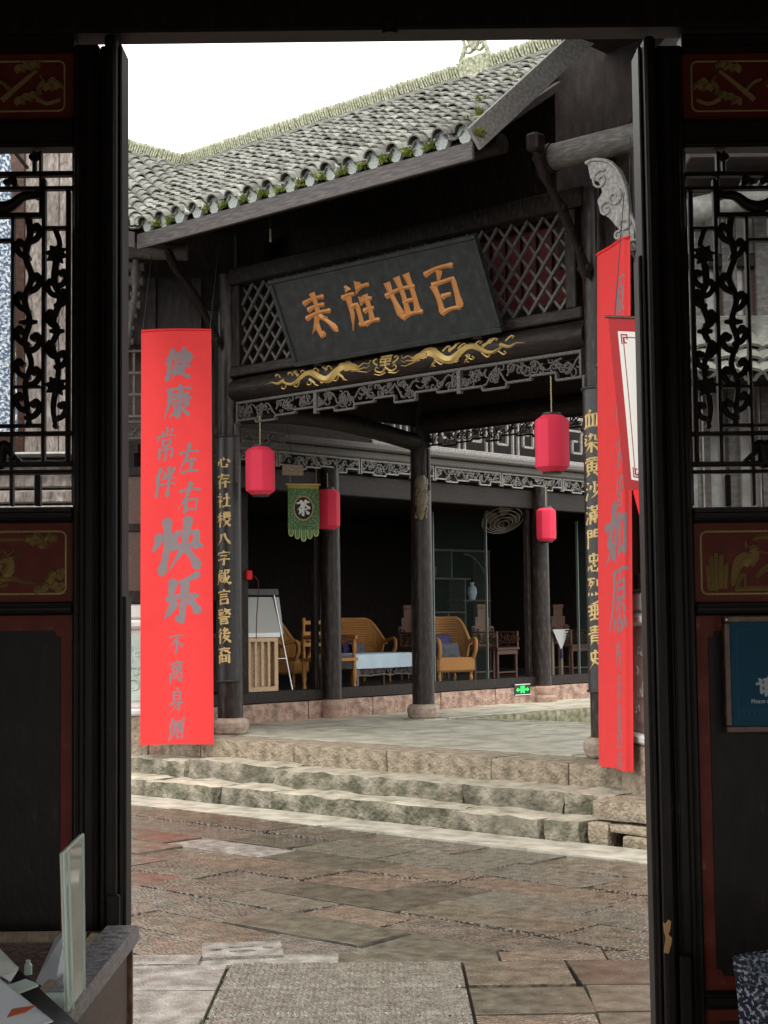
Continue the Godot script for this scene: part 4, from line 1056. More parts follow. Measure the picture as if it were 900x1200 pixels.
func build_roof(g: Node3D, W: Transform3D) -> void:
	rng.seed = 31
	var cover := []
	var pan := []
	for i in 5:
		cover.append(tile_mesh(0.085, 1.5, 0.2, true, mats["tile%d" % i]))
		pan.append(tile_mesh(0.12, 1.0, 0.2, false, mats["tile%d" % i]))
	var items := []   # [distance, transform, convex, variant]
	var down := Vector3(0, -SLOPE, 1).normalized()
	var nrm := Vector3(0, 1, SLOPE).normalized()
	var pitch := 0.2545
	var step := 0.088
	var n := int(Vector2(EZ - RZ, SLOPE * (EZ - RZ)).length() / step)
	for i in range(-7, 18):
		for convex in [true, false]:
			var x: float = 0.38 + pitch * i + (0.0 if convex else pitch * 0.5)
			for k in n + 1:
				var p := Vector3(x, EY, EZ) - down * (k * step)
				if p.x > verge_x(p.z) - 0.12 or p.x < valley_x(p.z) - 0.16: continue
				var b := Basis(Vector3.RIGHT, nrm, down)
				b = b * Basis(Vector3.RIGHT, (-0.25 if convex else -0.18) + rng.randf_range(-0.04, 0.04)) * Basis(Vector3.UP, rng.randf_range(-0.05, 0.05)) * Basis(Vector3.BACK, rng.randf_range(-0.05, 0.05))
				p += nrm * ((0.085 if convex else -0.03) + rng.randf_range(-0.004, 0.006)) - down * 0.19 + Vector3(rng.randf_range(-0.008, 0.008), 0, 0)
				items.append([EYE.distance_to(p), Transform3D(b, p), convex, rng.randi_range(0, 4)])
	# the wing roof on the left, falling towards +x, meeting the gate roof in a valley
	var ws := (roof_line(RZ) - EY) / 1.6
	var wd := Vector3(1, -ws, 0).normalized()
	var wn := Vector3(ws, 1, 0).normalized()
	var wl := Vector2(1.6, ws * 1.6).length()
	for i in range(0, 15):
		for convex in [true, false]:
			var z: float = -0.7 + pitch * i + (0.0 if convex else pitch * 0.5)
			for k in int(wl / step) + 1:
				var p := Vector3(0.2, EY, z) - wd * (k * step)
				if z < EZ and p.x > valley_x(z) + 0.22: continue
				if p.x < -1.42: continue
				var b := Basis(Vector3(0, 0, -1), wn, wd)
				b = b * Basis(Vector3.RIGHT, (-0.25 if convex else -0.18) + rng.randf_range(-0.04, 0.04)) * Basis(Vector3.UP, rng.randf_range(-0.05, 0.05))
				p += wn * ((0.085 if convex else -0.03) + rng.randf_range(-0.004, 0.006)) - wd * 0.19
				items.append([EYE.distance_to(p) + 0.4, Transform3D(b, p), convex, rng.randi_range(0, 4)])
	var roof := Node3D.new()
	roof.name = "roof"
	g.add_child(roof)
	roof.transform = W
	items.sort_custom(func(a, b): return a[0] < b[0])
	var left := {true: 290, false: 140}
	var rest := [MB.new(), MB.new(), MB.new()]
	var src := [tile_src(cover[0]), tile_src(pan[0])]
	for it in items:
		if left[it[2]] > 0:
			left[it[2]] -= 1
			inst((cover if it[2] else pan)[it[3]], "cover_tile" if it[2] else "pan_tile", roof, it[1])
		else:
			rest[it[3] % 3].add(src[0 if it[2] else 1], it[1])
	for i in 3:
		var o := part(rest[i], "roof_tiles", mats["tile%d" % [1, 2, 3][i]], roof)
		o.set_meta("kind", "stuff")
	# boarding under the tiles
	var bo := MB.new()
	var yl := func(z: float) -> float: return roof_line(z) - 0.03
	for t in [0.0, 0.035]:
		var q := [Vector3(0.22, yl.call(EZ) - t, EZ - 0.03), Vector3(4.56, yl.call(EZ) - t, EZ - 0.03), Vector3(4.05, yl.call(RZ) - t, RZ), Vector3(-1.4, yl.call(RZ) - t, RZ)]
		if t == 0.0: bo.quad(q[0], q[1], q[2], q[3])
		else: bo.quad(q[3], q[2], q[1], q[0])
	bo.quad(Vector3(-1.4, yl.call(RZ), RZ), Vector3(4.05, yl.call(RZ), RZ), Vector3(4.3, 5.4, -3.3), Vector3(-0.3, 5.4, -3.3))
	part(bo, "roof_boarding", mats.soffit, roof)
	var wb := MB.new()
	wb.quad(Vector3(0.2, EY - 0.03, EZ), Vector3(-1.4, roof_line(RZ) - 0.03, RZ), Vector3(-1.4, roof_line(RZ) - 0.03, 3.0), Vector3(0.2, EY - 0.03, 3.0))
	wb.quad(Vector3(-1.4, roof_line(RZ) - 0.03, RZ), Vector3(-3.0, EY, RZ), Vector3(-3.0, EY, 3.0), Vector3(-1.4, roof_line(RZ) - 0.03, 3.0))
	part(wb, "roof_boarding", mats.soffit, roof)
	for i in 16:
		var x := 0.5 + i * 0.26
		var ra := MB.new()
		ra.bar(Vector3(x, yl.call(EZ - 0.1) - 0.075, EZ - 0.1), Vector3(x - 0.03, yl.call(0.0) - 0.075, 0.0), 0.075, 0.06)
		part(ra, "rafter", mats.soffit, roof)
	# eave fascia, verge board
	var fa := MB.new()
	fa.bar(Vector3(0.24, EY - 0.13, EZ), Vector3(4.53, EY - 0.13, EZ), 0.03, 0.15, Vector3.UP, 0.004)
	part(fa, "fascia", mats.fascia, roof)
	var fw := MB.new()
	fw.bar(Vector3(0.2, EY - 0.11, EZ + 0.02), Vector3(0.2, EY - 0.11, 3.0), 0.03, 0.16, Vector3.UP, 0.004)
	part(fw, "fascia", mats.fascia, roof)
	var ve := MB.new()
	ve.bar(Vector3(4.56, EY - 0.05, EZ + 0.03), Vector3(4.72, 6.86, -0.15), 0.035, 0.2, Vector3.UP, 0.004)
	part(ve, "verge_board", mats.pale_wood, roof)
	# lime plugs and pan ends along the eave, moss
	for i in range(0, 17):
		var x := 0.38 + pitch * i
		var y := EY + 0.045
		var pl := MB.new()
		var poly := PackedVector2Array([Vector2(-0.085, 0.0), Vector2(-0.06, 0.045), Vector2(0, 0.062), Vector2(0.06, 0.045), Vector2(0.085, 0.0), Vector2(0.05, -0.085), Vector2(0.03, -0.105), Vector2(-0.03, -0.1), Vector2(-0.052, -0.08)])
		pl.prism(poly, 0.05)
		part(pl, "lime_plug", mats.lime, roof, T(x, y, EZ - 0.045 + rng.randf_range(-0.008, 0.008)) * Transform3D(Basis(Vector3.BACK, rng.randf_range(-0.12, 0.12)).scaled(Vector3.ONE * rng.randf_range(0.88, 1.05)), Vector3.ZERO))
		if rng.randf() < 0.85:
			var ms := MB.new()
			tuft(ms, 60, 0.07)
			part(ms, "moss_tuft", mats.moss, roof, T(x + pitch * 0.5 + rng.randf_range(-0.03, 0.03), EY - 0.01, EZ - 0.0))
	for k in 5:
		var ms := MB.new()
		tuft(ms, 40, 0.07)
		var zz = EZ - [0.05, 0.25, 0.4, 0.75, 1.3][k]
		part(ms, "moss_tuft", mats.moss, roof, T([4.45, 4.4, 0.3, 4.0, 3.95][k], roof_line(zz) + 0.1, zz))
	# ridge: plastered courses with a row of tiles standing on edge, an end ornament and a finial
	ridge_line(roof, Vector3(-1.4, roof_line(RZ), RZ), Vector3(4.12, roof_line(RZ), RZ))
	ridge_line(roof, Vector3(-1.42, roof_line(RZ) - 0.02, RZ), Vector3(-1.42, roof_line(RZ) - 0.02, 3.0))
	var fi := MB.new()
	finial(fi)
	part(fi, "ridge_ornament", mats.ridge, roof, T(2.98, roof_line(RZ) + 0.04, RZ + 0.06))
	# upturned ridge end of a roof behind
	var ho := MB.new()
	ho.tube(curve([Vector3(-0.9, 6.95, -2.4), Vector3(0.0, 7.2, -2.4), Vector3(0.55, 7.44, -2.4), Vector3(0.86, 7.68, -2.4)], 14), fade(15, 0.1, 0.075), 6, true, Vector3.UP, 0.8)
	ho.box(T(0.86, 7.71, -2.4), Vector3(0.14, 0.12, 0.12), 0.02)
	ho.quad(Vector3(-3, 5.4, -1.2), Vector3(0.3, 5.4, -1.2), Vector3(0.0, 7.15, -2.4), Vector3(-2.4, 6.7, -2.4))
	part(ho, "rear_ridge_horn", mats.ridge, roof)

func tile_src(me: ArrayMesh) -> MB:
	var mb := MB.new()
	var a := me.surface_get_arrays(0)
	mb.v = a[Mesh.ARRAY_VERTEX]; mb.n = a[Mesh.ARRAY_NORMAL]; mb.uv = a[Mesh.ARRAY_TEX_UV]
	return mb
func tuft(mb: MB, n: int, r: float) -> void:
	for i in n:
		var a := rng.randf() * TAU
		var q := Vector3(cos(a) * r * rng.randf(), rng.randf_range(-0.3, 0.35) * r, sin(a) * r * 0.7 * rng.randf())
		var d := (q + Vector3(0, r * 0.4, 0)).normalized() * r * rng.randf_range(0.3, 0.7)
		var s := Vector3(rng.randf_range(-1, 1), rng.randf_range(-1, 1), rng.randf_range(-1, 1)).cross(d).normalized() * r * 0.22
		mb.tri(q - s, q + s, q + d)
func ridge_line(roof: Node3D, a: Vector3, b: Vector3) -> void:
	var d := (b - a).normalized()
	var l := a.distance_to(b)
	var band := MB.new()
	band.bar(a + Vector3(0, 0.03, 0), b + Vector3(0, 0.03, 0), 0.2, 0.07, Vector3.UP, 0.02)
	band.bar(a + Vector3(0, 0.095, 0), b + Vector3(0, 0.095, 0), 0.15, 0.05, Vector3.UP, 0.012)
	part(band, "ridge_course", mats.tile3, roof)
	var st := MB.new()
	var k := 0
	while k * 0.034 < l:
		var p := a + d * (k * 0.034) + Vector3(0, 0.105, 0)
		st.box(Transform3D(Basis(d.cross(Vector3.UP).normalized(), rng.randf_range(-0.08, 0.08)) * Basis(d, Vector3.UP, d.cross(Vector3.UP)) * Basis(Vector3.BACK, 0.35 + rng.randf_range(-0.1, 0.1)), p + Vector3(0, 0.075 + rng.randf_range(-0.008, 0.008), 0)), Vector3(0.016, 0.14, 0.15))
		k += 1
	var o := part(st, "ridge_tiles", mats.ridge, roof)
	o.set_meta("kind", "stuff")
func finial(mb: MB) -> void:
	for s in [-1.0, 1.0]:
		scroll(mb, Vector3(s * 0.085, 0.14, 0.0), Vector3.RIGHT * s, Vector3.UP, 0.1, 1.3, 0.5, 0.026)
		scroll(mb, Vector3(s * 0.075, 0.33, 0.0), Vector3.RIGHT * s, Vector3.UP, 0.075, 1.1, 2.0, 0.02)
		mb.tube([Vector3(s * 0.15, 0.05, 0), Vector3(s * 0.17, 0.22, 0), Vector3(s * 0.12, 0.36, 0), Vector3(s * 0.16, 0.48, 0)], [0.035, 0.03, 0.022, 0.01], 6)
	mb.bx(-0.14, 0.14, -0.02, 0.24, -0.05, 0.03, 0.02)
	for k in 5:
		mb.tube([Vector3(0, 0.3, 0), Vector3((k - 2) * 0.05, 0.45, 0), Vector3((k - 2) * 0.075, 0.56 - absf(k - 2) * 0.04, 0)], [0.03, 0.022, 0.008], 5)

# ---------- things on the gate ----------
func build_plaque() -> void:
	# leans forward: bottom at z .16, top at z .5
	var b0 := Vector3(1.17, 4.2, 0.17)
	var t0 := Vector3(1.13, 5.03, 0.5)
	var w := 2.64
	var ey := (b0 - t0)
	var h := ey.length()
	var dn := ey.normalized()
	var ex := Vector3.RIGHT
	var nz := dn.cross(ex)        # faces out and down
	var o := Vector3(1.15, 0, 0) + Vector3(0, t0.y, t0.z)
	var xf := Transform3D(Basis(ex, -dn, ex.cross(-dn)), o)   # local: x right, y up the board, z out
	var pq := thing("name_plaque", "large black wooden plaque with four gilded characters hung under gate eaves", "plaque", xf)
	var bd := MB.new()
	bd.bx(0.03, w - 0.03, -h + 0.03, -0.03, -0.04, 0.0)
	part(bd, "board", mats.plaque, pq)
	for f in [[0.0, w, -0.045, 0.0], [0.0, w, -h, -h + 0.045], [0.0, 0.045, -h + 0.046, -0.046], [w - 0.045, w, -h + 0.046, -0.046]]:
		var fr := MB.new()
		fr.bx(f[0], f[1], f[2], f[3], -0.05, 0.022, 0.008)
		part(fr, "frame", mats.plaque, pq)
	var spots := [["表", 0.32, 0.20], ["旌", 0.88, 0.19], ["世", 1.42, 0.2], ["百", 1.93, 0.2]]
	for s in spots:
		var mb := MB.new()
		raised_text(mb, s[0], Vector3(s[1], -s[2], 0.001), Vector3.RIGHT * 0.41, Vector3.DOWN * 0.46, 0.062, 0.016)
		part(mb, "character", mats.orange_gilt, pq)
	# wedge blocks that hold its foot on the rail
	for x in [0.3, w - 0.3]:
		var k := MB.new()
		k.bx(x - 0.05, x + 0.05, -h - 0.025, -h - 0.002, -0.06, 0.0)
		part(k, "bracket", mats.timber, pq)

func build_couplets() -> void:
	var data := [["心存社稷八字箴言警後裔", 0.0, 3.62, 1.04, "black couplet board with gilded writing on column beside banner ending in 侧", 0.0],
		["血染黄沙滿門忠烈垂青史", GX, 3.62, 1.04, "black couplet board with gilded writing on column beside twisted red banner", 0.0]]
	for d in data:
		var th := thing("couplet_board", d[4], "couplet board", T(d[1], d[3], 0.0), "couplet boards on the gate columns")
		var h: float = d[2] - d[3]
		var r := 0.146
		var half := 1.12
		var mb := MB.new()
		# a board bowed round the column
		var f := func(u: float, v: float) -> Vector3:
			var a := lerpf(-half, half, u)
			return Vector3(sin(a) * r, h * (1.0 - v), cos(a) * r)
		mb.grid(f, 14, 1, 0.018)
		for e in [[0.0, 0], [h, 1]]:
			for k in 14:
				var a0 := lerpf(-half, half, k / 14.0)
				var a1 := lerpf(-half, half, (k + 1) / 14.0)
				var q := [Vector3(sin(a0) * r, e[0], cos(a0) * r), Vector3(sin(a1) * r, e[0], cos(a1) * r), Vector3(sin(a1) * (r - 0.018), e[0], cos(a1) * (r - 0.018)), Vector3(sin(a0) * (r - 0.018), e[0], cos(a0) * (r - 0.018))]
				if e[1]: mb.quad(q[0], q[1], q[2], q[3])
				else: mb.quad(q[3], q[2], q[1], q[0])
		part(mb, "board", mats.board, th)
		for yy in [0.0, h]:
			var band := MB.new()
			var pts := []
			for k in 13: pts.append(Vector3(sin(lerpf(-half, half, k / 12.0)) * (r + 0.004), yy + (0.012 if yy == 0.0 else -0.012), cos(lerpf(-half, half, k / 12.0)) * (r + 0.004)))
			band.tube(pts, 0.012, 6)
			part(band, "end_rim", mats.black_metal, th)
		# the writing faces straight out to the visitor
		var n: int = d[0].length()
		var stepy := (h - 0.36) / n
		for i in n:
			var cm := MB.new()
			var top := h - 0.2 - stepy * i
			var up := 0.0
			for s in strokes_of(d[0][i]):
				var l := stroke_line(s)
				var pts := []
				var ws := []
				var ups := []
				for k in l[0].size():
					var a: float = (l[0][k].x - 0.5) * 1.15
					var nn := Vector3(sin(a), 0, cos(a))
					pts.append(Vector3(0, top - l[0][k].y * 0.168, 0) + nn * (r + 0.001 + up))
					ws.append(l[1][k] * 0.022); ups.append(nn)
				cm.ridge(pts, ws, ups, 0.005)
				up += 0.0002
			part(cm, "character", mats.pale_gilt, th, T(0, 0, 0, d[5]))
	# both boards turn a little towards the visitor
	get_node("couplet_board").rotation.y = deg_to_rad(22)
	get_node("couplet_board_001").rotation.y = deg_to_rad(2)

func lantern(at: Vector3, s: float, hang: float, label: String, turn := 0.0) -> void:
	# at: centre of the body; s: body diameter; hang: height of the point it hangs from
	var h := s * 1.62
	var th := thing("red_lantern", label, "lantern", T(at.x, at.y - h / 2, at.z, turn), "red cloth lanterns")
	var mb := MB.new()
	var n := 8
	var prof := []
	for k in 13:
		var t := k / 12.0
		var e := minf(t, 1.0 - t) * h
		var rr := s * 0.5
		var cr := s * 0.2
		if e < cr: rr = s * 0.5 - cr + sqrt(maxf(0.0, cr * cr - (cr - e) * (cr - e)))
		prof.append([rr, t * h])
	# eight ribs with flat cloth between
	for k in 12:
		for i in n * 4:
			var q := []
			for j in [[0, 0], [1, 0], [1, 1], [0, 1]]:
				var a: float = TAU * (i + j[0]) / (n * 4)
				var ph := fposmod(float(i + j[0]) / 4.0, 1.0)
				var f: float = 1.0 - 0.045 * sin(PI * ph)
				q.append(Vector3(cos(a) * prof[k + j[1]][0] * f, prof[k + j[1]][1], -sin(a) * prof[k + j[1]][0] * f))
			mb.quad(q[0], q[1], q[2], q[3])
	mb.smooth(20.0)
	part(mb, "shade", mats.lantern_cloth, th)
	for e in [[-0.018, 0.012], [h - 0.012, h + 0.022]]:
		var c := MB.new()
		c.lathe([[0.0, e[0]], [s * 0.27, e[0]], [s * 0.29, (e[0] + e[1]) / 2], [s * 0.27, e[1]], [0.0, e[1]]], 16)
		part(c, "cap", mats.black_metal, th)
	var cd := MB.new()
	var y := h + 0.02
	while y < hang - at.y + h / 2:
		cd.tube([Vector3(0.004, y, 0), Vector3(-0.004, y + 0.028, 0)], 0.005, 5)
		y += 0.025
	part(cd, "chain", mats.cord, th)

func build_lanterns() -> void:
	lantern(onz(305, 552, 0.03), 0.305, 3.76, "red lantern hanging under frieze beside banner ending in 侧", 10)
	lantern(onz(647, 520, 0.03), 0.305, 3.76, "red lantern hanging under frieze beside right couplet board", 24)
	lantern(onx(384, 597, -0.8), 0.295, 3.42, "dark red lantern hanging in shade beside green tea flag", 0)
	lantern(onx(640, 615, -0.8), 0.29, 3.5, "small red lantern hanging before the hall column above exit sign", 15)

func banner_image(chars: Array, W: int, H: int) -> Image:
	var im := Image.create(W, H, false, Image.FORMAT_RGB8)
	var red := lin(0.70, 0.036, 0.037)
	var ink := lin(0.2, 0.16, 0.175)
	im.fill(red)
	var nz := noise_of(0.02, 3, FastNoiseLite.TYPE_SIMPLEX_SMOOTH, 8)
	for c in chars:   # [char, x, y, w, h, stroke] as shares of the width
		print_text(im, c[0], c[1] * W, c[2] * W, c[3] * W, c[4] * W, c[5] * W * 0.64, ink, 0.12)
	for y in H:       # thread and dye unevenness
		for x in range(0, W):
			var p := im.get_pixel(x, y)
			var k := 1.0 + 0.02 * nz.get_noise_2d(x * 1.0, y * 1.0) + (0.025 if (x + y) % 2 == 0 else -0.025)
			im.set_pixel(x, y, Color(p.r * k, p.g * k, p.b * k))
	return im
func banner(label: String, chars: Array, f: Callable, h: float) -> void:
	var im := banner_image(chars, 224, 1290)
	var m := mat("banner_print%d" % chars.size() + label.left(3), 0.85)
	m.albedo_texture = ImageTexture.create_from_image(im)
	m.backlight_enabled = true; m.backlight = lin(0.2, 0.01, 0.01)
	m.texture_repeat = false
	var o: Vector3 = f.call(0.5, 1.0)
	var th := thing("cloth_banner", label, "banner", Transform3D(Basis(), o), "red cloth banners beside the gate")
	var mb := MB.new()
	mb.grid(func(u, v): return f.call(u, v) - o, 28, 60, 0.003)
	part(mb, "cloth", m, th)
	var rod := MB.new()
	var pts := []
	for i in 9: pts.append(f.call(i / 8.0, 0.0) - o + Vector3(0, 0.004, 0))
	rod.tube(pts, 0.012, 6)
	part(rod, "top_hem", mats.red_cloth, th)
	for u in [0.02, 0.98]:
		var cord := MB.new()
		cord.tube([f.call(u, 0.0) - o, f.call(u, 0.0) - o + Vector3(-0.1, 0.85, -0.2)], 0.004, 4)
		part(cord, "hanging_cord", mats.black_metal, th)

func build_banners() -> void:
	var L := [["健", 0.30, 0.27, 0.44, 0.44, 0.095], ["康", 0.32, 0.76, 0.40, 0.50, 0.085], ["常", 0.20, 1.38, 0.30, 0.46, 0.05], ["左", 0.52, 1.60, 0.30, 0.44, 0.07], ["伴", 0.17, 1.93, 0.32, 0.42, 0.06], ["右", 0.52, 2.14, 0.32, 0.44, 0.075],
		["快", 0.14, 2.66, 0.72, 0.76, 0.155], ["乐", 0.26, 3.40, 0.62, 0.74, 0.15], ["不", 0.37, 4.24, 0.24, 0.28, 0.045], ["离", 0.38, 4.60, 0.22, 0.32, 0.038], ["身", 0.38, 5.0, 0.22, 0.32, 0.038], ["侧", 0.37, 5.40, 0.23, 0.30, 0.036]]
	var R := [["愿", 0.52, 0.38, 0.34, 0.62, 0.06], ["你", 0.50, 1.12, 0.34, 0.42, 0.06], ["所", 0.5, 1.62, 0.34, 0.42, 0.055], ["求", 0.48, 2.12, 0.34, 0.4, 0.055], ["皆", 0.48, 2.56, 0.32, 0.36, 0.05],
		["如", 0.22, 2.86, 0.66, 0.68, 0.15], ["愿", 0.30, 3.55, 0.62, 0.76, 0.085], ["所", 0.44, 4.36, 0.26, 0.32, 0.045], ["行", 0.46, 4.72, 0.25, 0.3, 0.045], ["皆", 0.46, 5.05, 0.24, 0.26, 0.038], ["坦", 0.46, 5.30, 0.26, 0.24, 0.042], ["荡", 0.46, 5.56, 0.26, 0.22, 0.036]]
	var w := 0.718
	var dir := Vector3(0.735, 0, -0.679)
	var nn := Vector3(0.679, 0, 0.735)
	var o := Vector3(-0.065, 0, 1.125)
	banner("flat red banner with grey brush characters ending in 侧", L, func(u, v):
		return o + dir * (u * w + (v - 0.5) * 0.02 * (u - 0.5)) + Vector3(0, lerpf(4.605, 0.452, v) + 0.01 * sin(u * 3.0), 0) + nn * (0.012 * sin(u * 7.0 + v * 3.0) * (0.4 + v) + 0.02 * v + 0.006 * exp(-pow((v - 0.685) * 90.0, 2.0))), 4.29)
	var d2 := Vector3(0.82, 0, 0.57)
	var n2 := Vector3(-0.57, 0, 0.82)
	var o2 := Vector3(5.17, 0, 0.65)
	banner("twisted red banner with grey brush characters beside white flag", R, func(u, v):
		# the right edge curls back; lower down the cloth hangs in soft vertical folds
		var curl: float = smoothstep(0.66, 1.0, u)
		var along: float = u * 0.72 - 0.1 * curl * curl
		return o2 + d2 * (along + (0.04 - 0.10 * v)) + Vector3(0, lerpf(4.57, 0.50, v), 0) + n2 * (0.012 * sin(u * 9.0 + 0.6) * (0.5 + v) - 0.035 * curl * curl + 0.03 * v), 4.2)

func build_flags() -> void:
	# white cloth flag with a red border, hung from a short rod
	var a := onp(713, 372, Vector3(5.9, 0, 1.5), Vector3(0.679, 0, 0.735))
	var xf := Transform3D(Basis(Vector3.UP, deg_to_rad(YAW + 14)), a)
	var fl := thing("hanging_flag", "white cloth flag with red border hung before right banner", "flag", xf)
	var w := 0.62
	var h := 1.26
	var im := Image.create(256, 512, false, Image.FORMAT_RGB8)
	im.fill(lin(0.42, 0.03, 0.035))
	im.fill_rect(Rect2i(26, 40, 204, 440), lin(0.8, 0.79, 0.76))
	var br := lin(0.3, 0.04, 0.045)
	for r in [[40, 56, 176, 3], [40, 462, 176, 3]]: im.fill_rect(Rect2i(r[0], r[1], r[2], r[3]), br)
	for r in [[40, 56, 3, 409], [213, 56, 3, 409]]: im.fill_rect(Rect2i(r[0], r[1], r[2], r[3]), br)
	for c in [[34, 48, 1, 1], [222, 48, -1, 1], [34, 472, 1, -1], [222, 472, -1, -1]]:
		for k in [[0, 0, 22, 4], [0, 0, 4, 30], [8, 8, 12, 4], [8, 8, 4, 18], [8, 24, 10, 4], [18, 4, 4, 12]]:
			var x: int = c[0] + c[2] * k[0] - (k[2] if c[2] < 0 else 0)
			var y: int = c[1] + c[3] * k[1] - (k[3] if c[3] < 0 else 0)
			im.fill_rect(Rect2i(x, y, k[2], k[3]), br)
	im.fill_rect(Rect2i(118, 190, 46, 7), lin(0.05, 0.04, 0.045))   # brush mark at the flag's middle
	im.fill_rect(Rect2i(112, 182, 14, 12), lin(0.05, 0.04, 0.045))
	var m := mat("flag_print", 0.85)
	m.albedo_texture = ImageTexture.create_from_image(im)
	m.backlight_enabled = true; m.backlight = lin(0.25, 0.2, 0.2)
	var mb := MB.new()
	mb.grid(func(u, v): return Vector3(u * w + v * 0.09, -v * h - 0.02 * sin(u * 5.0) * v, 0.025 * sin(u * 8.0 + v * 2.0) * v), 20, 30, 0.003)
	part(mb, "cloth", m, fl)
	var rod := MB.new()
	rod.tube([Vector3(-0.03, 0.005, 0), Vector3(w + 0.03, 0.005, 0)], 0.011, 8)
	part(rod, "rod", mats.rosewood, fl)
	var tails := MB.new()
	tails.grid(func(u, v): return Vector3(0.16 + u * 0.12 + v * 0.06, -h - 0.005 - v * (0.24 - 0.03 * u), 0.012 * sin(u * 6.0)), 4, 6, 0.003)
	part(tails, "tail", mats.red_cloth, fl)
	for x in [0.05, w - 0.05]:
		var cd := MB.new()
		cd.tube([Vector3(x, 0.01, 0), Vector3(x * 0.6 + 0.2, 1.0, -0.2)], 0.004, 4)
		part(cd, "hanging_cord", mats.black_metal, fl)
	# green tea flag hanging from the hall's eaves
	var p := onx(337, 568, -0.72)
	var tf := thing("tea_flag", "green scalloped flag with the white character 茶 in a disc", "flag", Transform3D(Basis(Vector3.UP, deg_to_rad(58)), p))
	var tw := 0.37
	var hh := 0.62
	var ti := Image.create(192, 300, false, Image.FORMAT_RGB8)
	var nz := noise_of(0.03, 4, FastNoiseLite.TYPE_SIMPLEX_SMOOTH, 3)
	for y in 300:
		for x in 192:
			var g := 0.5 + 0.5 * nz.get_noise_2d(x * 2, y * 2)
			var c := lin(0.05, 0.115, 0.05).lerp(lin(0.16, 0.25, 0.11), smoothstep(0.4, 0.75, g))
			if y < 24: c = lin(0.32, 0.25, 0.035)
			var d := Vector2((x - 96) / 62.0, (y - 155) / 84.0).length()
			if d < 1.0: c = lin(0.36, 0.23, 0.1)
			if d < 0.88: c = lin(0.012, 0.013, 0.013)
			ti.set_pixel(x, y, c)
	print_text(ti, "茶", 52, 105, 88, 100, 15.0, lin(0.6, 0.6, 0.58))
	var tm := mat("tea_print", 0.9)
	tm.albedo_texture = ImageTexture.create_from_image(ti)
	var tb := MB.new()
	tb.grid(func(u, v): return Vector3(u * tw, -v * hh * 0.84, 0.012 * sin(u * 6.0 + v * 3.0)), 10, 14, 0.002)
	part(tb, "cloth", tm, tf)
	var gm := mat("flag_green", 0.9, lin(0.11, 0.19, 0.08))
	var ye := mat("flag_trim", 0.9, lin(0.42, 0.5, 0.2))
	for i in 5:
		var w0 := tw / 5.0
		var dr := 0.07 + 0.03 * (2 - absi(i - 2))
		var tg := MB.new()
		var trim := MB.new()
		var prev := Vector3.ZERO
		var pts := []
		for k in 9:
			var an := PI * k / 8.0
			pts.append(Vector3(w0 * (i + 0.5) - cos(an) * w0 * 0.36, -hh * 0.84 - (dr - 0.03) - sin(an) * 0.035, 0))
		pts.push_front(Vector3(pts[0].x, -hh * 0.84, 0)); pts.append(Vector3(pts[-1].x, -hh * 0.84, 0))
		var poly := PackedVector2Array()
		for q in pts: poly.append(Vector2(q.x, q.y))
		tg.prism(poly, 0.002)
		part(tg, "scallop", gm, tf)
		trim.tube(pts, 0.006, 5)
		part(trim, "trim", ye, tf)
	var tr := MB.new()
	tr.tube([Vector3(-0.02, 0.006, 0), Vector3(tw + 0.02, 0.006, 0)], 0.009, 6)
	part(tr, "rod", mats.oak, tf)
	for x in [0.03, tw - 0.03]:
		var tc := MB.new()
		tc.tube([Vector3(x, 0.0, 0), Vector3(x, 0.3, 0)], 0.003, 4)
		part(tc, "hanging_cord", mats.cord, tf)

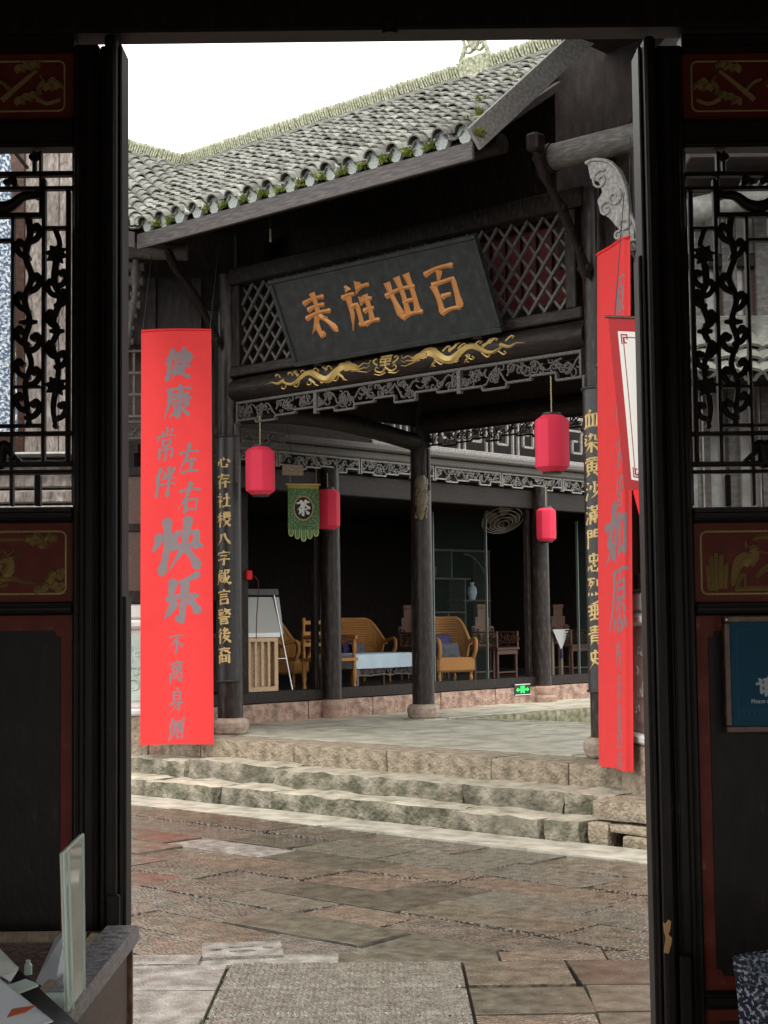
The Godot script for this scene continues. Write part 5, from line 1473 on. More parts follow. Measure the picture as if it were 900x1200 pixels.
# ---------- splayed walls on either side of the gate ----------
func build_wing_walls() -> void:
	for s in 2:
		var a := Vector3(-0.02, 0, 0.17) if s == 0 else Vector3(4.76, 0, 0.1)
		var dir := Vector3(-0.735, 0, 0.679) if s == 0 else Vector3(0.78, 0, 0.63)
		var turn := atan2(-dir.z, dir.x)
		# local x runs along the wall away from the gate; the face towards the yard is +z on the right wall, -z on the left
		var f := -1.0 if s == 0 else 1.0
		var th := thing("wing_wall", ["splayed timber and carved stone wall behind banner ending in 侧", "splayed timber and carved stone wall behind twisted red banner"][s], "wall", Transform3D(Basis(Vector3.UP, turn), a), "splayed walls flanking the gate")
		var l := 1.75
		var zb := func(z0: float, z1: float) -> Array: return [minf(z0 * f, z1 * f), maxf(z0 * f, z1 * f)]
		var add := func(called: String, m: Material, x0: float, x1: float, y0: float, y1: float, z0: float, z1: float, bev := 0.01) -> void:
			var mb := MB.new()
			var z: Array = zb.call(z0, z1)
			mb.bx(x0, x1, y0, y1, z[0], z[1], bev)
			part(mb, called, m, th)
		for i in 3:
			add.call("base_stone", mats.red_stone if i % 2 == 0 else mats.edge_stone, 0.14 + i * 0.56, 0.14 + (i + 1) * 0.56 - 0.006, 0.0, 0.70, -0.15, 0.06, 0.015)
		add.call("plinth_moulding", mats.marble, 0.14, l, 0.705, 0.78, -0.14, 0.075, 0.02)
		add.call("panel_frame", mats.marble, 0.14, l, 0.782, 1.60, -0.12, 0.0, 0.01)
		add.call("cap_moulding", mats.marble, 0.14, l, 1.60, 1.70, -0.12, 0.05, 0.03)
		add.call("cap_stone", mats.marble, 0.14, l, 1.705, 1.86, -0.14, 0.035, 0.02)
		# carved relief panel
		var rp := MB.new()
		var z: Array = zb.call(0.002, 0.012)
		rp.bx(0.26, l - 0.1, 0.86, 1.53, z[0], z[1])
		part(rp, "relief_panel", mats.jade_stone if s == 0 else mats.marble, th)
		var rl := MB.new()
		var r := RandomNumberGenerator.new()
		r.seed = 5 + s
		for k in 46:
			scroll(rl, Vector3(r.randf_range(0.32, l - 0.16), r.randf_range(0.92, 1.47), 0.014 * f), Vector3.RIGHT, Vector3.UP, r.randf_range(0.03, 0.085), r.randf_range(0.6, 1.2), r.randf() * TAU, 0.009, [-1.0, 1.0][k % 2])
		part(rl, "relief_carving", mats.jade_stone if s == 0 else mats.marble, th)
		# timber above: sill, posts, panels, window with muntins
		add.call("sill", mats.timber, 0.12, l, 1.865, 2.0, -0.1, 0.05, 0.012)
		for x in [0.14, 0.62, 1.12, 1.62]:
			add.call("post", mats.timber, x, x + 0.1, 2.002, 5.3, -0.08, 0.02, 0.008)
		for i in 3:
			var x0: float = [0.245, 0.725, 1.225][i]
			add.call("panel", mats.counter_brown, x0, x0 + 0.37, 2.002, 3.2, -0.05, -0.03, 0.0)
			add.call("cross_rail", mats.timber, x0, x0 + 0.37, 3.202, 3.3, -0.07, 0.0, 0.006)
			add.call("cross_rail", mats.timber, x0, x0 + 0.37, 2.62, 2.70, -0.028, 0.0, 0.006)
			for k in 4: add.call("muntin", mats.grey_wood, x0 + 0.02 + k * 0.105, x0 + 0.045 + k * 0.105, 3.8, 4.55, -0.05, -0.02, 0.0)
			for k in 4: add.call("muntin", mats.grey_wood, x0, x0 + 0.37, 3.82 + k * 0.23, 3.845 + k * 0.23, -0.019, -0.002, 0.0)
			add.call("upper_board", mats.timber, x0, x0 + 0.37, 4.6, 5.3, -0.06, -0.04, 0.0)
		var fz := fret(Vector3(0.14, 3.78, 0.02 * f), Vector3(l, 3.78, 0.02 * f), 0.22, 80 + s, 0.3, 0.04)
		part(fz, "frieze_panel", mats.carved, th)
		add.call("rear_boarding", mats.counter_brown, 0.1, l + 0.3, 1.9, 5.0, -0.82, -0.8, 0.0)
		add.call("attic_boarding", mats.timber, -0.5, 0.7, 5.002, 5.85, -0.3, -0.28, 0.0)
		add.call("attic_boarding", mats.timber, 0.7, l + 0.6, 5.002, 6.2, -0.3, -0.28, 0.0)
		# round eave log and its carved bracket
		var lg := MB.new()
		if s == 0: lg.tube([Vector3(0.25, 5.50, -0.3), Vector3(1.75, 5.56, -0.3)], 0.09, 14)
		else: pass
		if s == 0: part(lg, "eave_log", mats.grey_wood, th)
		var bk := MB.new()
		if s == 0:
			carved_bracket_shape(bk, [Vector3(0.92, 4.55, -0.05), Vector3(0.86, 4.85, -0.14), Vector3(0.80, 5.1, -0.26), Vector3(0.78, 5.42, -0.3)], [0.05, 0.085], 0.6, Vector3.RIGHT)
			part(bk, "carved_bracket", mats.grey_wood, th)
	# the right purlin, parallel to the gate, with its end ring
	var pr := thing("eave_log", "thick round weathered eave log above the carved crest bracket", "beam", T(4.74, 5.49, 0.6))
	var lg2 := MB.new()
	lg2.tube([Vector3(0, 0, 0), Vector3(2.6, -0.02, 0)], 0.112, 20)
	part(lg2, "log", mats.grey_wood, pr)
	var ring := MB.new()
	ring.tube([Vector3(-0.035, 0, 0), Vector3(0.002, 0, 0)], 0.122, 20)
	part(ring, "end_ring", mats.timber, pr)
	# crest bracket: a flat carved scroll
	var cr := thing("crest_bracket", "pale grey carved scroll bracket under the round eave log", "bracket", T(5.2, 4.5, 0.85))
	var cb := MB.new()
	var px := [[690, 190], [700, 186], [716, 188], [728, 200], [737, 222], [741, 246], [748, 262], [752, 285], [748, 308], [740, 296], [732, 282], [722, 278], [728, 270], [716, 256], [706, 250], [702, 236], [708, 226], [704, 214], [694, 210]]
	var poly := PackedVector2Array()
	for q in px:
		var w := onz(q[0], q[1], 0.85) - Vector3(5.2, 4.5, 0.85)
		poly.append(Vector2(w.x, w.y))
	cb.prism(poly, 0.05)
	part(cb, "body", mats.pale_wood, cr, T(0, 0, -0.025))
	var cs := MB.new()
	for q in [[706, 212, 9.0, 1.3, 1.0], [722, 232, 8.0, 1.2, -1.0], [713, 246, 7.0, 1.2, 1.0], [733, 262, 8.0, 1.1, -1.0], [744, 290, 6.0, 1.1, 1.0], [727, 277, 4.0, 1.2, 1.0]]:
		var w := onz(q[0], q[1], 0.85) - Vector3(5.2, 4.5, 0.85)
		scroll(cs, Vector3(w.x, w.y, 0.028), Vector3.RIGHT, Vector3.UP, q[2] * 0.0095, q[3], 1.0, 0.014, q[4])
	var rim := []
	for q in px.slice(0, 9):
		var w := onz(q[0], q[1], 0.85) - Vector3(5.2, 4.5, 0.85)
		rim.append(Vector3(w.x - 0.012, w.y - 0.012, 0.026))
	cs.tube(curve(rim, 24), 0.016, 6)
	part(cs, "scroll", mats.pale_wood, cr)

# ---------- tea hall beyond the gate ----------
const HX := -1.05
func build_hall() -> void:
	rng.seed = 51
	var h := thing("tea_hall", "dark open fronted timber tea hall with red stone plinth beyond gate", "building", T(HX, PLAT, -6.0))
	var W := Transform3D(Basis(), -h.position)
	var bx := func(called: String, m: Material, x0: float, x1: float, y0: float, y1: float, z0: float, z1: float, bev := 0.0) -> MeshInstance3D:
		var mb := MB.new()
		mb.bx(x0, x1, y0, y1, z0, z1, bev)
		return part(mb, called, m, h, W)
	var z := 0.3
	while z > -13.0:
		var d := rng.randf_range(1.0, 1.5)
		var mb := MB.new()
		mb.rough(Vector3(0.35, 0.25, d - 0.006), Vector3i(4, 4, 10), 0.012, 0.008, noise_of(3.0), Vector3(z, 0, 0))
		part(mb, "plinth_stone", mats.red_stone, h, W * T(HX - 0.125, 0.468, z - d / 2))
		z -= d
	for c in [[0.3, -2.4], [-2.62, -6.58], [-6.82, -10.8], [-11.0, -13.0]]:
		bx.call("sill_beam", mats.timber, HX - 0.13, HX + 0.035, 0.722, 0.85, c[1], c[0], 0.008)
	bx.call("floor", mats.dark_floor, -8.6, HX - 0.135, 0.5, 0.715, -13.2, 0.4)
	bx.call("back_wall", mats.interior, -8.7, -8.6, 0.5, 3.5, -13.2, 0.4)
	bx.call("end_wall", mats.interior, -8.6, HX - 0.05, 0.716, 3.5, 0.3, 0.4)
	bx.call("end_wall", mats.interior, -8.6, HX - 0.05, 0.716, 3.5, -13.2, -13.1)
	bx.call("ceiling", mats.interior, -8.7, HX + 0.02, 3.5, 3.6, -13.2, 0.4)
	for zz in [-2.5, -6.7, -10.9]:
		var col := MB.new()
		col.lathe([[0.0, 0.72], [0.128, 0.72], [0.124, 2.0], [0.115, 3.5], [0.0, 3.5]], 18)
		part(col, "column", mats.column, h, W * T(HX + 0.06, 0, zz))
		var base := MB.new()
		base.lathe([[0.17, 0.5], [0.175, 0.56], [0.16, 0.6], [0.168, 0.63], [0.165, 0.70], [0.14, 0.722], [0, 0.722]], 18)
		part(base, "column_base", mats.red_stone, h, W * T(HX + 0.09, 0, zz))
		bx.call("jamb", mats.timber, HX - 0.1, HX - 0.02, 0.852, 3.2, zz + 0.12, zz + 0.19, 0.005)
	# lintel, frieze, stepped eave plate, upper balustrade
	bx.call("lintel", mats.timber_along, HX - 0.09, HX + 0.03, 3.2, 3.46, -13.0, 0.3, 0.01)
	var fz := -0.2
	while fz > -12.5:
		part(fret(Vector3(HX + 0.1, 3.66, fz), Vector3(HX + 0.1, 3.66, fz - 1.38), 0.19, 90 + int(-fz * 3), 0.28, 0.03), "frieze_panel", mats.pale_wood, h, W)
		fz -= 1.4
	bx.call("eave_plate", mats.grey_wood, HX - 0.1, HX + 0.16, 3.665, 3.76, -13.0, 0.3, 0.015)
	bx.call("eave_plate", mats.grey_wood, HX - 0.1, HX + 0.25, 3.764, 3.85, -13.0, 0.3, 0.02)
	bx.call("balcony_rail", mats.pale_wood, HX + 0.05, HX + 0.12, 3.852, 3.92, -13.0, -3.2, 0.008)
	bx.call("balcony_rail", mats.pale_wood, HX + 0.05, HX + 0.12, 4.5, 4.57, -13.0, -3.2, 0.008)
	z = -3.3
	while z > -12.5:   # geometric balustrade
		for q in [[0.0, 0.0, 0.0, 0.58], [0.0, 0.45, 0.34, 0.45], [0.34, 0.13, 0.34, 0.58], [0.12, 0.13, 0.34, 0.13], [0.12, 0.13, 0.12, 0.3], [0.12, 0.3, 0.24, 0.3], [0.46, 0.0, 0.46, 0.42], [0.34, 0.42, 0.46, 0.42]]:
			var b := MB.new()
			b.bar(Vector3(HX + 0.085, 3.921 + q[1], z - q[0]), Vector3(HX + 0.085, 3.921 + q[3], z - q[2]), 0.03, 0.03, Vector3.RIGHT)
			part(b, "baluster", mats.pale_wood, h, W)
		z -= 0.58
	bx.call("upper_wall", mats.interior, HX - 1.2, HX - 1.1, 3.85, 6.6, -13.0, 0.3)
	bx.call("upper_floor", mats.timber, HX - 1.2, HX + 0.05, 3.6, 3.66, -13.0, 0.3)
	bx.call("upper_roof", mats.soffit, -6.0, HX + 0.5, 6.6, 6.75, -13.0, -1.3)
	# glass screens just inside: slim edges catch the light
	for g in [[-5.9, -7.1], [-9.4, -10.7]]:
		bx.call("glass_pane", mats.window_glass, -2.302, -2.296, 0.76, 3.2, g[1], g[0])
		for e in g: bx.call("glass_edge_trim", mats.glass_edge, -2.32, -2.28, 0.716, 3.2, e - 0.008, e + 0.008)
	# red outlet box and its cable on the left jamb post
	var ob := thing("outlet_box", "small red box with hanging cable on wall by couplet board", "box", Transform3D(Basis(), onx(291, 674, -1.35)))
	var o := MB.new()
	o.box(Transform3D(), Vector3(0.06, 0.11, 0.09), 0.01)
	part(o, "case", mats.red_cloth, ob)
	var cb := MB.new()
	cb.tube(curve([Vector3(0.02, 0, -0.05), Vector3(0.02, -0.1, -0.14), Vector3(0.02, -0.5, -0.11), Vector3(0.0, -0.75, -0.12)], 12), 0.006, 5)
	part(cb, "cable", mats.red_backing, ob)
	bx.call("post", mats.timber, -1.45, -1.36, 0.72, 3.2, -1.5, -1.2, 0.005)

func exit_sign() -> void:
	var p := onx(611.5, 808, HX + 0.045)
	var th := thing("exit_sign", "small green lit exit sign with arrows on the plinth beside column", "sign", Transform3D(Basis(Vector3.UP, deg_to_rad(90)), p))
	var w := 0.36
	var h := 0.165
	var c := MB.new()
	c.box(T(0, 0, -0.005), Vector3(w, h, 0.04), 0.008)
	part(c, "case", mats.black_metal, th)
	for y in [-h / 2 + 0.012, h / 2 - 0.012]:
		var t := MB.new()
		t.bx(-w / 2 + 0.01, w / 2 - 0.01, y - 0.004, y + 0.004, 0.0155, 0.019)
		part(t, "trim", mats.white, th)
	var im := Image.create(180, 80, false, Image.FORMAT_RGB8)
	im.fill(Color(0.0, 0.06, 0.02))
	var gr := Color(0.1, 0.95, 0.35)
	for y in 80:     # arrows to both sides
		for x in 180:
			for s in [0, 1]:
				var q := Vector2((x if s == 0 else 179 - x) - 12, absf(y - 40))
				if (q.x > 0 and q.x < 22 and q.y < q.x * 0.9) or (q.x >= 20 and q.x < 46 and q.y < 7): im.set_pixel(x, y, gr)
	# running figure in a doorway
	im.fill_rect(Rect2i(66, 8, 48, 64), gr)
	im.fill_rect(Rect2i(72, 14, 36, 58), Color(0.0, 0.10, 0.03))
	for seg in [[92, 22, 92, 22, 6], [90, 30, 86, 48, 7], [88, 34, 76, 42, 4], [88, 33, 102, 42, 4], [86, 48, 98, 56, 5], [98, 56, 96, 68, 4], [86, 48, 78, 58, 5], [78, 58, 68, 60, 4]]:
		var a := Vector2(seg[0], seg[1])
		var b := Vector2(seg[2], seg[3])
		for y in 80:
			for x in range(60, 120):
				var q := Vector2(x, y)
				var t := clampf((q - a).dot(b - a) / maxf((b - a).length_squared(), 0.01), 0, 1)
				if q.distance_to(a.lerp(b, t)) < seg[4]: im.set_pixel(x, y, gr)
	var m := mat("exit_face", 0.4)
	m.albedo_texture = ImageTexture.create_from_image(im)
	m.emission_enabled = true
	m.emission_texture = m.albedo_texture
	m.emission_energy_multiplier = 0.55
	m.emission_operator = BaseMaterial3D.EMISSION_OP_MULTIPLY
	m.emission = Color.WHITE
	var fc := MB.new()
	fc.grid(func(u, v): return Vector3((u - 0.5) * (w - 0.03), (0.5 - v) * (h - 0.045), 0.017), 1, 1)
	part(fc, "lit_face", m, th)

# ---------- furniture in the hall ----------
func turned_leg(mb: MB, at: Vector3, h: float, r: float) -> void:
	mb.lathe([[0, 0], [r * 0.7, 0], [r, h * 0.12], [r * 0.6, h * 0.25], [r * 0.95, h * 0.4], [r * 1.1, h * 0.6], [r * 0.7, h * 0.75], [r, h], [0, h]], 10, Transform3D(Basis(), at))
func rattan_chair(xf: Transform3D, label: String, w := 0.62, dark := false) -> void:
	# curved back shell of woven cane, skirt, turned legs, cushion
	var th := thing("rattan_chair", label, "chair", xf)
	var m: Material = mats.rattan
	for x in [-w / 2 + 0.05, w / 2 - 0.05]:
		for z in [-0.24, 0.24]:
			var lg := MB.new()
			turned_leg(lg, Vector3(x, 0, z), 0.2, 0.028)
			part(lg, "leg", m, th)
	var sk := MB.new()
	sk.bx(-w / 2, w / 2, 0.19, 0.40, -0.3, 0.3, 0.03)
	part(sk, "seat", m, th)
	var back := MB.new()
	for row in 15:
		var pts := []
		var y := 0.42 + row * 0.036
		for k in 19:
			var a := lerpf(-1.75, 1.75, k / 18.0)
			var drop: float = smoothstep(0.9, 1.75, absf(a)) * 0.3 * row / 14.0
			var bulge := 1.0 + 0.12 * row / 14.0
			pts.append(Vector3(sin(a) * w * 0.5 * bulge, y - drop, -cos(a) * 0.32 * bulge + 0.02))
		back.tube(pts, 0.019, 5)
	part(back, "woven_back", m, th)
	var rimp := []
	for k in 25:
		var a := lerpf(-1.85, 1.85, k / 24.0)
		var drop: float = smoothstep(0.9, 1.85, absf(a)) * 0.36
		rimp.append(Vector3(sin(a) * w * 0.57, 0.96 - drop, -cos(a) * 0.37 + 0.02))
	var rim := MB.new()
	rim.tube(rimp, 0.032, 7)
	part(rim, "rim", m, th)
	for s in [-1.0, 1.0]:
		var am := MB.new()
		am.tube(curve([Vector3(s * w * 0.52, 0.62, 0.12), Vector3(s * w * 0.5, 0.66, 0.3), Vector3(s * w * 0.48, 0.52, 0.33), Vector3(s * w * 0.46, 0.4, 0.28)], 10), 0.03, 7)
		part(am, "arm", m, th)
	if not dark:
		var cu := MB.new()
		pillow(cu, 0.36, 0.3, 0.1)
		part(cu, "cushion", mats.purple_cloth, th, Transform3D(Basis(Vector3.RIGHT, -0.25), Vector3(-0.02, 0.58, -0.14)))
		var c2 := MB.new()
		pillow(c2, 0.34, 0.22, 0.09)
		part(c2, "cushion", mats.indigo_print, th, Transform3D(Basis(Vector3.RIGHT, -0.3), Vector3(0.04, 0.5, 0.0)))
func pillow(mb: MB, w: float, h: float, t: float) -> void:
	for s in [1.0, -1.0]:
		mb.grid(func(u, v):
			var e: float = pow(maxf(0.0, sin(PI * u) * sin(PI * v)), 0.45)
			return Vector3((u - 0.5) * w * s, (0.5 - v) * h, s * t * 0.5 * e), 8, 8)
func armchair(xf: Transform3D, label: String) -> void:
	# carved hardwood armchair: stepped back, openwork arms, four square legs with stretchers
	var th := thing("hardwood_armchair", label, "chair", xf, "carved hardwood armchairs in the hall")
	var add := func(called: String, x0: float, x1: float, y0: float, y1: float, z0: float, z1: float) -> void:
		var mb := MB.new()
		mb.bx(x0, x1, y0, y1, z0, z1, 0.006)
		part(mb, called, mats.rosewood, th)
	for x in [-0.29, 0.25]:
		for z in [-0.22, 0.2]: add.call("leg", x, x + 0.042, 0.0, 0.46, z, z + 0.042)
	add.call("seat", -0.32, 0.32, 0.46, 0.5, -0.25, 0.27)
	add.call("apron", -0.29, 0.29, 0.39, 0.458, 0.235, 0.25)
	add.call("stretcher", -0.246, 0.248, 0.1, 0.13, 0.205, 0.235)
	add.call("stretcher", -0.246, 0.248, 0.1, 0.13, -0.215, -0.185)
	add.call("back_splat", -0.13, 0.13, 0.502, 1.12, -0.24, -0.215)
	add.call("back_crest", -0.15, 0.15, 1.12, 1.18, -0.25, -0.205)
	for s in [-1.0, 1.0]:
		add.call("back_step", minf(s * 0.132, s * 0.2), maxf(s * 0.132, s * 0.2), 0.502, 0.98, -0.24, -0.215)
		add.call("back_step", minf(s * 0.202, s * 0.29), maxf(s * 0.202, s * 0.29), 0.502, 0.84, -0.24, -0.215)
		var f := fret(Vector3(s * 0.3, 0.75, -0.2), Vector3(s * 0.3, 0.75, 0.25), 0.24, 140 + int(s), 0.0, 0.035)
		part(f, "openwork_arm", mats.rosewood, th)
		var fr := fret(Vector3(-0.28 if s < 0 else 0.14, 0.82, -0.2), Vector3(-0.14 if s < 0 else 0.28, 0.82, -0.2), 0.3, 150 + int(s), 0.0, 0.03)
		part(fr, "openwork_back", mats.rosewood, th)
func build_furniture() -> void:
	var Y := 0.716
	var FR := func(px, py, ry) -> Transform3D:
		var p := ony(px, py, Y)
		return T(p.x, Y, p.z, ry)
	# slatted cabinet and easel board by the left jamb
	var cab := thing("slatted_cabinet", "low oak cabinet with vertical slats and white top in hall", "cabinet", T(-2.72, Y, -2.86, 90))
	var add := func(th: Node3D, called: String, m: Material, x0: float, x1: float, y0: float, y1: float, z0: float, z1: float, bev := 0.004) -> void:
		var mb := MB.new()
		mb.bx(x0, x1, y0, y1, z0, z1, bev)
		part(mb, called, m, th)
	add.call(cab, "body", mats.oak, -0.5, 0.4, 0.06, 0.74, -0.4, -0.13)
	add.call(cab, "side_panel", mats.oak, 0.36, 0.4, 0.06, 0.74, -0.129, -0.029)
	add.call(cab, "counter_top", mats.white, -0.52, 0.42, 0.742, 0.80, -0.42, 0.02)
	add.call(cab, "frame", mats.oak, -0.5, 0.4, 0.68, 0.74, -0.028, 0.0)
	add.call(cab, "frame", mats.oak, -0.5, 0.4, 0.0, 0.1, -0.028, 0.0)
	add.call(cab, "frame", mats.oak, 0.33, 0.4, 0.101, 0.679, -0.028, 0.0)
	for i in 7: add.call(cab, "slat", mats.oak, -0.48 + i * 0.115, -0.43 + i * 0.115, 0.102, 0.678, -0.019, -0.002)
	var ea := thing("easel_board", "grey tilted board on thin steel easel behind slatted cabinet", "easel", T(-3.15, Y, -3.18, 78))
	var eb := MB.new()
	eb.box(Transform3D(Basis(Vector3.RIGHT, -0.22), Vector3(0, 1.02, 0.02)), Vector3(0.9, 0.52, 0.02), 0.004)
	part(eb, "board", mats.screen_grey, ea)
	var eh := MB.new()
	eh.box(Transform3D(Basis(Vector3.RIGHT, -0.22), Vector3(0, 1.34, -0.05)), Vector3(0.9, 0.09, 0.03), 0.004)
	part(eh, "header", mats.black_metal, ea)
	for s in [-1.0, 1.0]:
		var l := MB.new()
		l.tube([Vector3(s * 0.36, 1.3, -0.02), Vector3(s * 0.5, 0.0, 0.22)], 0.013, 6)
		part(l, "leg", mats.steel, ea)
	var cr := MB.new()
	cr.tube([Vector3(-0.45, 0.45, 0.14), Vector3(0.45, 0.45, 0.14)], 0.01, 6)
	part(cr, "crossbar", mats.steel, ea)
	# tea table with printed cloth
	var tb := thing("tea_table", "low table under a pale blue printed cloth in tea hall", "table", T(-3.0, Y, -5.3, 90))
	for x in [-0.62, 0.58]:
		for z in [-0.32, 0.3]: add.call(tb, "leg", mats.rosewood if z < 0 else mats.grey_wood, x, x + 0.045, 0.0, 0.44, z, z + 0.045)
	add.call(tb, "table_top", mats.rosewood, -0.66, 0.66, 0.44, 0.475, -0.36, 0.37)
	part(fret(Vector3(-0.57, 0.3, 0.325), Vector3(0.57, 0.3, 0.325), 0.12, 170, 0.1, 0.025), "apron", mats.grey_wood, tb)
	var cl := thing("tablecloth", "pale blue and white printed cloth draped over low tea table", "tablecloth", T(-3.0, Y + 0.478, -5.3, 90))
	var cm := MB.new()
	cm.grid(func(u, v):
		var x: float = (u - 0.5) * 1.9
		var z: float = (v - 0.5) * 1.2
		var hx: float = maxf(0.0, absf(x) - 0.67)
		var hz: float = maxf(0.0, absf(z) - 0.38)
		return Vector3(clampf(x, -0.68, 0.68), 0.004 - minf(0.2, maxf(hx, hz)), clampf(z, -0.39, 0.39) + 0.008 * sin(u * 40.0) * (1.0 if hz > 0 else 0.0)), 40, 26, 0.002)
	part(cm, "cloth", mats.blue_print, cl)
	# seats round it
	rattan_chair(FR.call(524, 802.5, 70) , "golden woven rattan armchair with purple cushion beside gate's rear column")
	rattan_chair(FR.call(462, 801, 100).translated(Vector3(-0.75, 0, 0)), "wide golden rattan settee with purple cushion behind the tea table", 1.15)
	rattan_chair(T(-4.2, Y, -4.75, 120), "low round backed rattan chair standing behind the tea table", 0.7, true)
	var ch := thing("turned_chair", "orange turned wood chair arm beside the table's cloth end", "chair", T(-2.75, Y, -4.25, 90))
	for x in [-0.3, 0.25]:
		for z in [-0.2, 0.22]:
			var l := MB.new()
			turned_leg(l, Vector3(x, 0, z), 0.4, 0.032)
			part(l, "leg", mats.rattan, ch)
			var u := MB.new()
			turned_leg(u, Vector3(x, 0.44, z), 0.28 if z > 0 else 0.55, 0.028)
			part(u, "post", mats.rattan, ch)
	add.call(ch, "seat", mats.rattan, -0.33, 0.29, 0.4, 0.44, -0.25, 0.26)
	for x in [-0.3, 0.25]:
		var a := MB.new()
		a.tube([Vector3(x, 0.72, -0.22), Vector3(x, 0.735, 0.1), Vector3(x, 0.72, 0.27)], 0.028, 7)
		part(a, "arm", mats.rattan, ch)
	for y in [0.6, 0.75, 0.9]: add.call(ch, "back_slat", mats.rattan, -0.3, 0.25, y, y + 0.05, -0.21, -0.19)
	armchair(FR.call(580, 796, 96), "carved dark hardwood armchair with stepped back beside rattan armchair")
	armchair(FR.call(549, 797, 100).translated(Vector3(-0.9, 0, 0.1)), "carved hardwood armchair mostly hidden behind the rattan armchair")
	armchair(FR.call(668, 790, 92), "carved hardwood armchair beside white tasselled tea stand")
	# tea stand with a hanging white runner
	var st := thing("tea_stand", "small pale wood stand with white pointed runner and blue tassel", "stand", FR.call(643, 791, 95))
	for x in [-0.16, 0.12]:
		for z in [-0.16, 0.12]: add.call(st, "leg", mats.raw_wood, x, x + 0.06, 0.0, 0.72, z, z + 0.06)
	add.call(st, "stand_top", mats.rosewood, -0.3, 0.3, 0.72, 0.75, -0.25, 0.25)
	var rn := MB.new()
	rn.prism(PackedVector2Array([Vector2(-0.26, 0.76), Vector2(0.26, 0.76), Vector2(0.02, 0.44), Vector2(-0.02, 0.44)]), 0.004, T(0, 0, 0.252))
	part(rn, "runner", mats.white, st)
	var ts := MB.new()
	ts.tube([Vector3(0, 0.44, 0.256), Vector3(0, 0.37, 0.256), Vector3(0, 0.28, 0.256)], [0.008, 0.02, 0.028], 6)
	part(ts, "tassel", mats.purple_cloth, st)
	# curio shelf at the back, vase, picture, fan
	var sh := thing("curio_shelf", "dark openwork curio shelf with arched end in the dim hall", "shelf", T(-5.05, Y, -9.6, 90))
	for q in [[-0.8, 0.8, 2.1, 2.14], [-0.8, 0.25, 1.62, 1.65], [-0.8, 0.1, 1.05, 1.08], [0.05, 0.8, 1.25, 1.28], [-0.8, 0.8, 0.5, 0.54]]:
		add.call(sh, "shelf_board", mats.carved, q[0], q[1], q[2], q[3], -0.2, 0.18)
	for q in [[-0.8, 0.0, 2.1], [-0.25, 1.65, 2.1], [0.1, 0.5, 1.62], [0.76, 0.0, 2.1], [-0.35, 0.54, 1.05]]:
		add.call(sh, "upright", mats.carved, q[0], q[0] + 0.035, q[1], q[2], -0.19, 0.17)
	var arc := MB.new()
	var ap := []
	for k in 13: ap.append(Vector3(0.1 + 0.66 * sin(k / 12.0 * PI / 2), 2.06 - 0.75 * (1.0 - cos(k / 12.0 * PI / 2)), 0.16))
	arc.tube(ap, 0.02, 6)
	part(arc, "arch", mats.carved, sh)
	for v in [[-0.55, 1.65, 0.085, 0.26], [0.5, 1.28, 0.09, 0.3], [-0.05, 0.54, 0.1, 0.3]]:
		var p := sh.transform * Vector3(v[0], v[1] + 0.002, 0.0)
		var vs := MB.new()
		vs.lathe([[0, 0], [v[2] * 0.6, 0], [v[2], v[3] * 0.4], [v[2] * 0.85, v[3] * 0.7], [v[2] * 0.35, v[3] * 0.85], [v[2] * 0.5, v[3]], [0, v[3] * 0.98]], 14)
		var o := thing("vase", ["grey vase on the curio shelf's upper left board", "blue and white vase under curio shelf's arch", "dark vase on the lowest board of curio shelf"][int(v[2] * 200) % 3 if false else [0.085, 0.09, 0.1].find(v[2])], "vase", T(p.x, p.y, p.z))
		part(vs, "vase_body", mats.blue_print if v[2] == 0.09 else mats.carved, o)
	var pf := thing("picture_frame", "small white framed print standing behind the rattan armchair", "picture", T(-4.3, Y + 0.72, -8.05, 80))
	add.call(pf, "frame", mats.screen_grey, -0.12, 0.12, 0.0, 0.34, -0.01, 0.01)
	add.call(pf, "print", mats.white, -0.095, 0.095, 0.03, 0.31, 0.0105, 0.012)
	var sd := thing("side_table", "dark side table carrying the small framed print", "table", T(-4.3, Y, -8.05, 90))
	for x in [-0.3, 0.26]:
		for z in [-0.2, 0.16]: add.call(sd, "leg", mats.rosewood, x, x + 0.04, 0.0, 0.685, z, z + 0.04)
	add.call(sd, "table_top", mats.rosewood, -0.34, 0.34, 0.685, 0.718, -0.24, 0.24)
	var fn := thing("wall_fan", "round caged wall fan tilted down under hall ceiling", "fan", Transform3D(Basis(Vector3.UP, deg_to_rad(60)) * Basis(Vector3.RIGHT, 0.95), onx(588, 607, -3.0)))
	for k in 5:
		var r := MB.new()
		var pts := []
		for i in 25: pts.append(Vector3(cos(TAU * i / 24), sin(TAU * i / 24), 0) * (0.33 - k * 0.06) + Vector3(0, 0, 0.05 + 0.02 * k))
		r.tube(pts, 0.007, 5)
		part(r, "cage_ring", mats.screen_grey, fn)
	for k in 4:
		var bl := MB.new()
		bl.grid(func(u, v): return Basis(Vector3.BACK, k * PI / 2) * Vector3(0.04 + u * 0.27, (v - 0.5) * (0.1 + 0.2 * u), 0.05 * (v - 0.5)), 4, 4, 0.003)
		part(bl, "blade", mats.old_rattan, fn)
	var hb := MB.new()
	hb.tube([Vector3(0, 0, -0.16), Vector3(0, 0, 0.08)], [0.07, 0.045], 10)
	part(hb, "motor", mats.black_metal, fn)
	var ro := MB.new()
	ro.tube([Vector3(0, 0, -0.14), fn.transform.affine_inverse() * (fn.position + Vector3(-0.1, 0.26, 0))], 0.015, 6)
	part(ro, "mount", mats.black_metal, fn)
	# little notice under the gate's left frieze
	var no := thing("paper_notice", "small cream paper notice on dark board above the tea flag", "notice", Transform3D(Basis(Vector3.UP, deg_to_rad(60)), onx(343, 551, -0.62)))
	var nb := MB.new()
